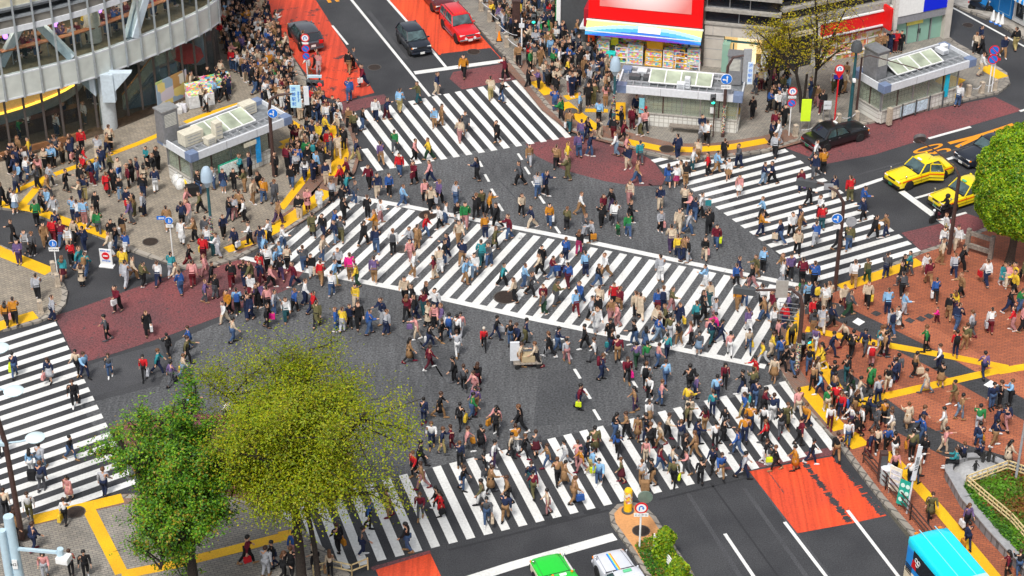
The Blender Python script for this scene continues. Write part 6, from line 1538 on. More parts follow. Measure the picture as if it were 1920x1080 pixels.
# round planter with small bronze figures, right edge
def planter():
    c = g(1834, 897, KZ); T = thing('stone_planter', 'round grey stone fountain basin with small dark figures, people sitting on it', 'planter', c)
    T.scale = (.72, .72, .9)
    GR = paved('planter_stone', (.27, .27, .28), (.22, .22, .23), (.12, .12, .12), .7, .5, 0, .15, 0)
    TOPS = mat('planter_top', (.30, .30, .31), .6, var=.15)
    ar = [(2.25 * cos(R(a)), 1.9 * sin(R(a))) for a in range(15, 290, 11)]
    outer = MB(); inn = MB()
    for (x0, y0), (x1, y1) in zip(ar, ar[1:]):
        outer.loft([[(x * .80, y * .80, 0), (x, y, 0), (x, y, .5), (x * .80, y * .80, .5)] for x, y in ((x0, y0), (x1, y1))])
        inn.loft([[(x * .78, y * .78, .5), (x * 1.02, y * 1.02, .5), (x * 1.02, y * 1.02, .57), (x * .78, y * .78, .57)] for x, y in ((x0, y0), (x1, y1))])
    outer.obj('basin_wall', [GR], T); inn.obj('coping', [TOPS], T)
    MB().lathe([(1.75, 0), (1.75, .3), (1.2, .62), (1e-4, .72)], (.1, .1, 0), 26, 1, .82).obj('stone_dome', [mat('dome_stone', (.36, .36, .36), .6, var=.15)], T, True)
    BRZ = mat('dark_bronze', (.05, .05, .05), .4, .5)
    for x, y, k in ((.35, .75, 1), (.75, .85, 1.1), (-.35, -.2, .9), (1.1, .9, .6)):
        f = MB(); f.ball((x, y, .62 + .72 * k), .1 * k, 8, 6); f.tube([(x, y, .55), (x, y, .62 + .35 * k), (x, y, .62 + .64 * k)], [.1 * k, .14 * k, .07 * k], 8); f.tube([(x + .1 * k, y, .62 + .58 * k), (x + .26 * k, y - .06, .62 + .38 * k)], .035 * k, 6); f.tube([(x - .1 * k, y, .62 + .58 * k), (x - .24 * k, y - .08, .62 + .34 * k)], .035 * k, 6)
        f.obj('bronze_figure', [BRZ], T, True)
    # low wall running on towards the viewer
    w = [g(1775, 905, KZ), g(1800, 950, KZ), g(1850, 1010, KZ), g(1915, 1080, KZ), g(1990, 1160, KZ)]
    t2 = thing('garden_wall', 'low grey stone wall with pale coping beside the brick walkway', 'wall', w[0])
    a = MB(); b = MB()
    for p, q in zip(w, w[1:]):
        d = (q - p); d.z = 0; d.normalize(); n = Vector((-d.y, d.x, 0)); p_, q_ = p - w[0], q - w[0]
        a.loft([[r + n * .02, r + n * .5, r + n * .5 + Vector((0, 0, .5)), r + n * .02 + Vector((0, 0, .5))] for r in (p_, q_)])
        b.loft([[r + n * -.04 + Vector((0, 0, .5)), r + n * .55 + Vector((0, 0, .5)), r + n * .55 + Vector((0, 0, .58)), r + n * -.04 + Vector((0, 0, .58))] for r in (p_, q_)])
    a.obj('wall_body', [GR], t2); b.obj('coping', [TOPS], t2)
planter()
T_ = thing('lamp_post', 'plain thin grey pole rising from the garden bed at right edge', 'street lamp', g(1902, 912, KZ)); MB().tube([(0, 0, 0), (0, 0, 7)], [.07, .055], 10).obj('pole', [GREY], T_, True); MB().box((0, -.1, 6.9), (.5, .2, .12)).obj('lamp_head', [LGREY], T_, bevel=.03)
# tilted white route pole by the railing
T_ = thing('route_pole', 'slanting white pole with narrow lettered sign near the bus stop boards', 'sign', g(1700, 962, KZ)); hs = HH((1700, 962), 836)
MB().tube([(0, 0, -.05), (.2, .1, hs)], .05, 10).obj('pole', [LGREY], T_, True); q_ = MB().box((0, 0, 0), (.22, .06, 2.0)).obj('sign_blade', [LGREY], T_, bevel=.02); q_.location = (.16, -.02, hs - 1.0); q_.rotation_euler = (0, R(4), 0); text_mesh('SHIBUYA', .2, DGREY, q_, (0, -.04, 0), (pi / 2, pi / 2, 0))
T_ = thing('litter_bin', 'round grey litter bin with pale lid at the railing', 'litter bin', g(1661, 905, KZ)); MB().lathe([(.3, 0), (.32, .1), (.32, .8), (.26, .9)], (0, 0, 0), 18).obj('bin_body', [mat('bin_grey', (.34, .40, .40), .4)], T_, True); MB().lathe([(.33, .86), (.33, .95), (.2, 1.02), (1e-4, 1.03)], (0, 0, 0), 18).obj('lid', [LGREY], T_, True)
T_ = thing('brown_cabinet', 'tall narrow dark brown utility cabinet at the corner railing', 'cabinet', g(1652, 900, KZ)); MB().box((0, 0, .85), (.38, .32, 1.7)).obj('cabinet_body', [BROWN], T_, bevel=.03); MB().box((0, -.17, .95), (.3, .02, 1.2)).obj('door', [DGREY], T_, bevel=.01)
# weathered seat under the round tree
T_ = thing('wooden_barrier', 'grey weathered wooden gate-like barrier under the clipped tree', 'barrier', g(1815, 472, KZ), R(-35))
for x in (-.1, 1.35): MB().box((x, 0, .75), (.24, .24, 1.5)).obj('post', [DWOOD], T_, bevel=.02)
MB().box((.62, 0, 1.25), (1.7, .16, .26)).obj('top_beam', [DWOOD], T_, bevel=.02); MB().box((.62, 0, .45), (1.5, .14, .3)).obj('lower_beam', [DWOOD], T_, bevel=.02)
# traffic cones by the blue shop
for i, (x, y) in enumerate([(1861, 40), (1870, 44), (1878, 47)]):
    T_ = thing('traffic_cone', 'white cone on blue base by the blue shop, %s' % ['nearest the motorcycle', 'middle one of three', 'nearest the striped awning'][i], 'traffic cone', g(x, y, 0), 0, 'cones by the blue shop')
    MB().lathe([(.2, .05), (.18, .1), (.05, .85), (1e-4, .87)], (0, 0, 0), 16).obj('cone', [WHITE], T_, True); MB().box((0, 0, .03), (.5, .5, .06)).obj('base', [BLUE], T_, bevel=.02)
T_ = thing('traffic_cone', 'small orange cone beside the kerb bollards near red off-roader', 'traffic cone', g(936, 76, KZ)); MB().lathe([(.18, .04), (.15, .08), (.04, .7), (1e-4, .71)], (0, 0, 0), 14).obj('cone', [AMBER], T_, True); MB().box((0, 0, .02), (.42, .42, .05)).obj('base', [BLACKP], T_)
# street stall by the glass building, rubbish pile by the left shelter
T_ = thing('market_table', 'white sales table of small goods by the glass building', 'stall', g(376, 196, KZ), R(24)); MB().box((0, 0, .45), (1.7, .9, .85)).obj('table_body', [mat('stall_white', (.62, .63, .64), .5, var=.2, scale=5)], T_, bevel=.02); MB().box((.4, .4, 1.15), (2.4, .5, .5)).obj('goods_tray', [PKTS2], T_, bevel=.02); MB().box((0, 0, .93), (1.6, .8, .1)).obj('goods', [PKTS2], T_)
T_ = thing('market_rack', 'second rack of coloured leaflets behind the sales table', 'stall', g(402, 172, KZ), R(24)); MB().box((0, 0, .6), (2.2, .6, 1.1)).obj('rack_body', [PKTS], T_, bevel=.02); MB().box((0, -.31, .25), (2.1, .03, .4)).obj('kick_panel', [LGREY], T_)
T_ = thing('parasol', 'flat red parasol tilted over the stall by the glass column', 'parasol', g(353, 152, KZ)); MB().tube([(0, 0, 0), (.1, 0, 2.2)], .03, 8).obj('pole', [STEEL], T_); k_ = MB().lathe([(1.1, 0), (.6, .22), (1e-4, .36)], (0, 0, 0), 8).obj('canopy', [mat('coral_canopy', (.75, .08, .06), .6)], T_); k_.location = (.1, 0, 2.0); k_.rotation_euler = (R(14), R(10), 0)
rnd = random.Random(4)
for i in range(7):
    x, y = [(333, 344), (345, 338), (352, 350), (340, 352), (362, 344), (355, 336), (347, 345)][i]
    T_ = thing('rubbish_bag', ['white rubbish bag at the left shelter wall, outermost', 'grey rubbish bag leaning on the shelter wall', 'yellow bag in the rubbish pile by the lamp post', 'white rubbish bag in front of the pile', 'tan cardboard bag at the right end of pile', 'topmost pale bag of the rubbish pile', 'pale crumpled bag in the middle of the pile'][i], 'bag', g(x, y, KZ), rnd.uniform(0, 6), 'rubbish pile by the left shelter')
    c_ = [(.6, .6, .58), (.4, .4, .4), (.75, .5, .02), (.62, .62, .6), (.5, .28, .08), (.6, .6, .62), (.5, .5, .5)][i]
    MB().lathe([(.02, 0), (.34, .02), (.42, .25), (.32, .52), (.1, .7), (.14, .82), (1e-4, .8)], (0, 0, .25 if i > 4 else 0), 12, 1, .85).obj('bag_body', [mat('bag_%d' % i, c_, .4, var=.35, scale=6, bump=.6)], T_, True)
T_ = thing('hand_cart', 'black luggage box with wheels beside the rubbish pile', 'cart', g(362, 366, KZ), R(15)); MB().box((0, 0, .4), (.8, .5, .6)).obj('box', [BLACKP], T_, bevel=.03)
for x in (-.3, .3): MB().tube([(x, -.26, .09), (x, -.2, .09)], .09, 12).obj('wheel', [TYRE], T_)
for i, (x, y, c_) in enumerate([(318, 212, (.7, .45, .55)), (327, 213, (.7, .7, .7)), (336, 211, (.66, .66, .66)), (343, 209, (.6, .6, .65))]):
    T_ = thing('carrier_bag', ['pink carrier bag on ground by the poster wall', 'white carrier bag right of the pink one', 'white crumpled carrier bag second from the stall', 'pale lilac carrier bag nearest the stall'][i], 'bag', g(x, y, KZ), i, 'carrier bags by the poster wall')
    MB().loft([[(a * s, b * s * .5, z) for a, b in ((-1, -1), (1, -1), (1, 1), (-1, 1))] for s, z in ((.26, 0), (.3, .3), (.22, .55))]).obj('bag_body', [mat('carrier_%d' % i, c_, .5)], T_); MB().tube([(-.1, 0, .5), (0, 0, .75), (.1, 0, .5)], .012, 5).obj('handle', [WHITE], T_)

# posts in the crowd at the top, and a hand cart crossing the junction
T_ = thing('brown_column', 'thick dark brown column post among the crowd at the top edge', 'post', g(968, 66, KZ)); MB().box((0, 0, 1.3), (.55, .55, 2.6)).obj('column', [BROWN], T_, bevel=.03); MB().box((0, 0, 2.65), (.65, .65, .12)).obj('cap', [BROWN], T_, bevel=.02)
T_ = thing('white_post', 'thin white pole beside brown column near the drugstore kerb', 'post', g(978, 121, KZ)); pole(T_, 3.4, .05, WHITE); MB().box((0, -.06, 2.9), (.35, .05, .3)).obj('plate', [LGREY], T_)
T_ = thing('signal_post', 'green man signal post among the crowd left of green shop front', 'traffic signal', g(1000, 92, KZ)); pole(T_, 2.6, .06, TEAL); signal_head(T_, (0, -.12, 2.3), 2, 0, (1, 'green'), True, .3)
T_ = thing('hand_cart', 'hand cart loaded with a tall grey panel crossing the dark junction', 'cart', g(978, 686, 0), R(4))
MB().box((.3, 0, .32), (1.5, .7, .08)).obj('deck', [DWOOD], T_, bevel=.02); MB().box((-.36, 0, .95), (.5, .12, 1.15)).obj('grey_panel', [LGREY], T_, bevel=.01); MB().box((.35, 0, .55), (.7, .5, .4)).obj('load', [mat('cart_load_tan', (.42, .33, .2), .8)], T_, bevel=.03)
for x_ in (-.25, .85):
    for y_ in (-.32, .32): MB().tube([(x_, y_ - .03, .12), (x_, y_ + .03, .12)], .12, 14).obj('wheel', [TYRE], T_)
MB().tube([(1.05, -.25, .35), (1.25, -.25, 1.0), (1.25, .25, 1.0), (1.05, .25, .35)], .02, 6).obj('handle', [STEEL], T_)
# ------------------------------------------------------------------ people
PAL = {'k': ('black', (.014, .014, .016)), 'n': ('navy', (.016, .024, .060)), 'g': ('dark grey', (.075, .078, .088)), 's': ('pale grey', (.36, .37, .40)), 'w': ('white', (.62, .62, .62)),
       'c': ('cream', (.52, .42, .31)), 'b': ('camel', (.27, .155, .075)), 'r': ('red', (.48, .016, .022)), 'm': ('maroon', (.13, .012, .025)), 'p': ('pink', (.58, .26, .25)),
       'o': ('mustard orange', (.46, .19, .02)), 'y': ('yellow', (.66, .45, .04)), 'e': ('green', (.022, .17, .05)), 't': ('turquoise', (.03, .22, .25)), 'u': ('blue', (.028, .085, .28)),
       'l': ('light blue', (.22, .40, .60)), 'v': ('purple', (.13, .085, .20)), 'j': ('olive', (.11, .10, .045)), 'd': ('denim blue', (.045, .085, .17)), 'q': ('magenta', (.66, .02, .22)), 'a': ('lime', (.55, .66, .02))}
CLOTH = {k: mat('cloth_' + v[0].replace(' ', '_'), v[1], .85, var=.22, scale=7, spec=.2) for k, v in PAL.items()}
PALB = dict(PAL); PALB.update({'r': ('dark red', (.12, .012, .018)), 'p': ('dusty pink', (.36, .17, .17)), 'e': ('dark green', (.020, .055, .030)), 't': ('dark teal', (.018, .075, .09)), 'u': ('denim blue', (.05, .09, .18)), 'v': ('dark purple', (.05, .03, .075)), 'o': ('tan', (.26, .15, .07)), 'y': ('khaki', (.36, .29, .12)), 'l': ('pale denim', (.16, .23, .32)), 'q': ('dark pink', (.30, .03, .10)), 'm': ('maroon', (.075, .012, .02))})
CLOTHB = {k: mat('trouser_cloth_' + v[0].replace(' ', '_'), v[1], .85, var=.22, scale=7, spec=.2) for k, v in PALB.items()}
SKIN = [mat('skin_%d' % i, c, .6, var=.06) for i, c in enumerate([(.62, .36, .24), (.56, .31, .20), (.50, .27, .17)])]
EYE = mat('eye_dark', (.01, .008, .008), .3, var=0)
HAIR = {'k': mat('hair_black', (.010, .009, .009), .45, var=.3), 'b': mat('hair_brown', (.05, .022, .012), .5, var=.3), 'c': mat('hair_chestnut', (.12, .05, .02), .5, var=.3), 'w': mat('hair_white', (.55, .50, .42), .6, var=.2)}

def skin_mesh(name, V, E, Rr, sub=1, mats=()):
    me = bpy.data.meshes.new(name); me.from_pydata([tuple(v) for v in V], E, [])
    o = bpy.data.objects.new(name, me); COL.objects.link(o)
    s = o.modifiers.new('S', 'SKIN'); s.use_smooth_shade = True; s.branch_smoothing = .6
    for i, r in enumerate(Rr):
        d = me.skin_vertices[0].data[i]; d.radius = (r, r); d.use_root = (i == 0)
    if sub: m = o.modifiers.new('U', 'SUBSURF'); m.levels = sub; m.render_levels = sub
    dg = bpy.context.evaluated_depsgraph_get()
    r = bpy.data.meshes.new_from_object(o.evaluated_get(dg)); r.name = name
    bpy.data.objects.remove(o); bpy.data.meshes.remove(me)
    return r
def addmesh(dst, src, mi=0, M=None):
    """append a mesh to an MB"""
    n = len(src.vertices); co = np.empty(n * 3, np.float32); src.vertices.foreach_get('co', co); co = co.reshape(-1, 3)
    o = len(dst.v); dst.v += [tuple(c) for c in co]
    for p in src.polygons: dst.f.append(tuple(o + i for i in p.vertices)); dst.m.append(mi if mi is not None else p.material_index)

def dirv(a, side=0): return Vector((sin(a), side, -cos(a)))
class Pose:
    def __init__(s, legs, arms, lean=.03, fem=False, sit=False):
        """legs: (thigh, shank) forward angles left/right; arms: (swing, bend, spread) left/right"""
        s.fem = fem; s.sit = sit
        k = {}
        hip = Vector((0, 0, .86)); kn = {}; 
        for sd, (th, sh) in zip((1, -1), legs):
            h = hip + Vector((0, .085 * sd, 0)); kn_ = h + dirv(R(th)) * .41; an = kn_ + dirv(R(sh)) * .385
            k['hip%d' % sd], k['knee%d' % sd], k['ank%d' % sd] = h, kn_, an
            ft = max(-.5, min(.25, R(sh) * .8)); d = Vector((cos(ft), 0, sin(ft) if ft < 0 else ft * .6))
            k['heel%d' % sd] = an + Vector((-.05, 0, -.035)); k['toe%d' % sd] = an + d * .17 + Vector((0, 0, -.04))
        mz = min(min(k['toe%d' % sd].z - .028, k['heel%d' % sd].z - .03) for sd in (1, -1))
        dz = -mz
        for q in k: k[q] = k[q] + Vector((0, 0, dz))
        hz = .86 + dz
        k['pel'] = Vector((0, 0, hz)); k['waist'] = Vector((lean * .4, 0, hz + .15)); k['chest'] = Vector((lean, 0, hz + .34)); k['neck'] = Vector((lean * 1.3, 0, hz + .50)); k['jaw'] = Vector((lean * 1.5 + .045, 0, hz + .585)); k['head'] = Vector((lean * 1.5 + .005, 0, hz + .66)); k['crown'] = Vector((lean * 1.5 - .005, 0, hz + .745))
        sw = .165 if fem else .19
        for sd, (a, b, sp) in zip((1, -1), arms):
            k['sh%d' % sd] = Vector((lean, sw * sd, hz + .455)); el = k['sh%d' % sd] + (dirv(R(a), sp * sd)).normalized() * .265
            wr = el + (dirv(R(a + b), sp * sd * (.2 if b > 60 else .6))).normalized() * .235
            k['el%d' % sd], k['wr%d' % sd] = el, wr
        s.k = k; s.hz = hz
    def hand(s, V, E, Rr, wi, sd, full=True):
        k = s.k; d = (k['wr%d' % sd] - k['el%d' % sd]).normalized(); fwd = Vector((1, 0, 0)); u = (fwd - d * fwd.dot(d)); u = u.normalized() if u.length > .2 else Vector((0, 0, 1)); nrm = d.cross(u)
        pw = k['wr%d' % sd]; palm = pw + d * .05; V.append(palm); E.append((wi, len(V) - 1)); Rr.append(.030); pi_ = len(V) - 1
        if not full:
            V.append(pw + d * .14); E.append((pi_, len(V) - 1)); Rr.append(.02); return
        inward = -nrm * sd if (nrm.y * sd) > 0 else nrm * sd
        for q, ln in ((-.028, .062), (-.010, .075), (.010, .07), (.026, .055)):
            a = palm + u * -q + d * .045; b = a + d * ln * .55 + inward * .006; c = b + d * ln * .4 + inward * .025
            for p, r in ((a, .0105), (b, .0095), (c, .007)): V.append(p); Rr.append(r)
            E += [(pi_, len(V) - 3), (len(V) - 3, len(V) - 2), (len(V) - 2, len(V) - 1)]
        a = pw + d * .03 + u * .034; b = a + d * .03 + u * .018 + inward * .012; V += [a, b]; Rr += [.011, .008]; E += [(pi_, len(V) - 2), (len(V) - 2, len(V) - 1)]
    def body(s, full=True):
        k = s.k; V = []; E = []; Rr = []; ix = {}
        def add(n, r, par=None, p=None):
            V.append(p if p is not None else k[n]); Rr.append(r); ix[n] = len(V) - 1
            if par is not None: E.append((ix[par], ix[n]))
        f = .92 if s.fem else 1
        add('pel', .125); add('waist', .108 * f, 'pel'); add('chest', .100 * f, 'waist'); add('neck', .048, 'chest'); add('jaw', .062, 'neck'); add('head', .092, 'jaw'); add('crown', .07, 'head')
        if full: add('nose', .016, 'head', k['head'] + Vector((.098, 0, -.02)))
        for sd in (1, -1):
            add('sh%d' % sd, .044 * f, 'chest'); add('el%d' % sd, .038 * f, 'sh%d' % sd); add('wr%d' % sd, .028 * f, 'el%d' % sd)
            s.hand(V, E, Rr, ix['wr%d' % sd], sd, full)
            add('hip%d' % sd, .088, 'pel'); add('knee%d' % sd, .056, 'hip%d' % sd); add('ank%d' % sd, .036, 'knee%d' % sd); add('toe%d' % sd, .026, 'ank%d' % sd)
        me = skin_mesh('body', V, E, Rr, 1 if full else 0)
        m = MB(); addmesh(m, me)
        if full:
            for sd in (1, -1):
                m.mat(0); m.ball(k['head'] + Vector((0, .092 * sd, -.01)), .024, 6, 5, (.7, .45, 1.2))
                m.mat(1); m.ball(k['head'] + Vector((.082, .036 * sd, .012)), .014, 6, 5)
            m.mat(1); m.ball(k['jaw'] + Vector((.058, 0, .012)), .012, 6, 4, (.4, 1.8, .5)); m.mat(0)
        bpy.data.meshes.remove(me)
        return m
    def top(s, full=True, coat=False):
        k = s.k; V = []; E = []; Rr = []; ix = {}
        f = .93 if s.fem else 1
        def add(n, r, par=None, p=None):
            V.append(p if p is not None else k[n]); Rr.append(r); ix[n] = len(V) - 1
            if par is not None: E.append((ix[par], ix[n]))
        add('pel', .150 * f, None, k['pel'] + Vector((0, 0, .02))); add('waist', .138 * f, 'pel'); add('chest', .158 * f, 'waist'); add('neck', .080, 'chest', k['neck'] + Vector((0, 0, -.005)))
        for sd in (1, -1):
            add('sh%d' % sd, .088 * f, 'chest'); add('el%d' % sd, .062 * f, 'sh%d' % sd); add('wr%d' % sd, .048 * f, 'el%d' % sd, k['wr%d' % sd].lerp(k['el%d' % sd], .06))
        me = skin_mesh('jacket', V, E, Rr, 1 if full else 0); m = MB(); addmesh(m, me); bpy.data.meshes.remove(me)
        if coat and not s.sit:
            z = s.hz; m.lathe([(.135, z + .14), (.165, z + .02), (.185, z - .15), (.215, z - .40), (.19, z - .40), (.15, z - .1)], (0, 0, 0), 14 if full else 7, .92, 1.05)
        return m
    def trousers(s, full=True):
        k = s.k; V = [k['pel']]; E = []; Rr = [.134]
        for sd in (1, -1):
            for n, r, p in (('hip%d' % sd, .100, None), ('knee%d' % sd, .072, None), ('ank%d' % sd, .056, k['ank%d' % sd].lerp(k['knee%d' % sd], .1))):
                V.append(p if p is not None else k[n]); Rr.append(r); E.append((0 if n[0] == 'h' else len(V) - 2, len(V) - 1))
        me = skin_mesh('trousers', V, E, Rr, 1 if full else 0); m = MB(); addmesh(m, me); bpy.data.meshes.remove(me); return m
    def skirt(s, full=True):
        z = s.hz; m = MB(); m.lathe([(.125, z + .12), (.165, z), (.21, z - .2), (.25, z - .36), (.22, z - .36), (.15, z - .05)], (.01, 0, 0), 16 if full else 7, .95, 1)
        return m
    def shoe(s, sd, full=True):
        k = s.k; a, t, h = k['ank%d' % sd], k['toe%d' % sd], k['heel%d' % sd]; m = MB()
        m.tube([h + Vector((-.02, 0, .0)), h.lerp(t, .35) + Vector((0, 0, .014)), t + Vector((-.02, 0, .006)), t + Vector((.05, 0, 0))], [.036, .046, .044, .02], 8 if full else 5)
        if full: m.tube([a + Vector((0, 0, .06)), h.lerp(t, .25)], [.046, .045], 8)
        return m
    def hair(s, long=False, full=True):
        c = s.k['head'] + Vector((-.012, 0, .022)); m = MB(); n, q = (14, 9) if full else (7, 5)
        v = []; fs = []; r = .108
        for i in range(q + 1):
            th = pi * .72 * i / q
            for j in range(n):
                a = 2 * pi * j / n; front = max(0, cos(a))
                t = th * (1 - .44 * front)
                v.append(c + Vector((r * sin(t) * cos(a) * 1.04, r * .93 * sin(t) * sin(a), r * 1.06 * cos(t))))
        for i in range(q):
            for j in range(n): fs.append((i * n + j, i * n + (j + 1) % n, (i + 1) * n + (j + 1) % n, (i + 1) * n + j))
        m._add(v, fs)
        if long:
            b = s.k['head'] + Vector((-.05, 0, 0)); e = s.k['chest'] + Vector((-.135, 0, .06))
            m.loft([[p + Vector((x * w * .45, y * w, 0)) for x, y in ((1, -.7), (.6, -1), (-.6, -1), (-1, 0), (-.6, 1), (.6, 1), (1, .7), (.5, 0))] for p, w in ((b + Vector((0, 0, .06)), .07), (b + Vector((-.03, 0, -.06)), .105), (b.lerp(e, .6) + Vector((-.02, 0, 0)), .115), (e, .07))])
        return m
    def pack(s, full=True):
        c = s.k['chest'] + Vector((-.22, 0, -.03)); m = MB()
        m.loft([[c + Vector((x * k_, y * k_, z)) for x, y in ((-.085, -.10), (-.085, .10), (-.03, .15), (.07, .15), (.07, -.15), (-.03, -.15))] for z, k_ in ((-.24, .8), (-.2, 1), (.1, 1), (.2, .8), (.24, .4))])
        if full:
            for sd in (1, -1): m.tube([c + Vector((.06, .09 * sd, .18)), s.k['sh%d' % sd] + Vector((.03, -.06 * sd, .075)), s.k['chest'] + Vector((.15, .11 * sd, -.02)), c + Vector((.08, .12 * sd, -.2))], .018, 5)
        return m
WALKS = [((27, 10), (-16, -42)), ((-18, -40), (26, 8)), ((20, 4), (-10, -26)), ((-8, -24), (19, 3)), ((10, -2), (2, -34)), ((2, -36), (10, -2))]
ARMW = [((-22, 14, .12), (20, 22, .12)), ((20, 22, .12), (-22, 14, .12)), ((-16, 12, .14), (26, 62, .1)), ((30, 68, .1), (-14, 14, .14)), ((-8, 12, .16), (12, 30, .1)), ((12, 30, .1), (-8, 12, .16))]
IDLE = [((3, 1), (-2, -4), (-2, 8, .16), (4, 14, .14)), ((-2, -4), (4, 0), (22, 92, .05), (2, 10, .16)), ((2, -2), (3, -3), (24, 96, .02), (20, 88, .04))]
KEYS = [('w', i) for i in range(6)] + [('i', i) for i in range(3)] + [('s', 0)]
POSE = {}
for fem in (0, 1):
    for i in range(6): POSE['w', i, fem] = Pose(WALKS[i], ARMW[i], .05, fem)
    for i in range(3): POSE['i', i, fem] = Pose(IDLE[i][:2], IDLE[i][2:], .02, fem)
    POSE['s', 0, fem] = Pose(((82, 4), (84, -2)), ((24, 70, .05), (26, 64, .05)), .02, fem, True)
BANK = {}
def part(key, what, full):
    q = (key, what, full)
    if q not in BANK:
        p = POSE[key]
        m = {'body': lambda: p.body(full), 'jacket': lambda: p.top(full), 'coat': lambda: p.top(full, True), 'trousers': lambda: p.trousers(full), 'skirt': lambda: p.skirt(full), 'shoeL': lambda: p.shoe(1, full), 'shoeR': lambda: p.shoe(-1, full),
             'hair': lambda: p.hair(False, full), 'longhair': lambda: p.hair(True, full), 'pack': lambda: p.pack(full)}[what]()
        BANK[q] = m.mesh(what, [SKIN[0], EYE] if what == 'body' else [CLOTH['k']], True) if full else m
    return BANK[q]

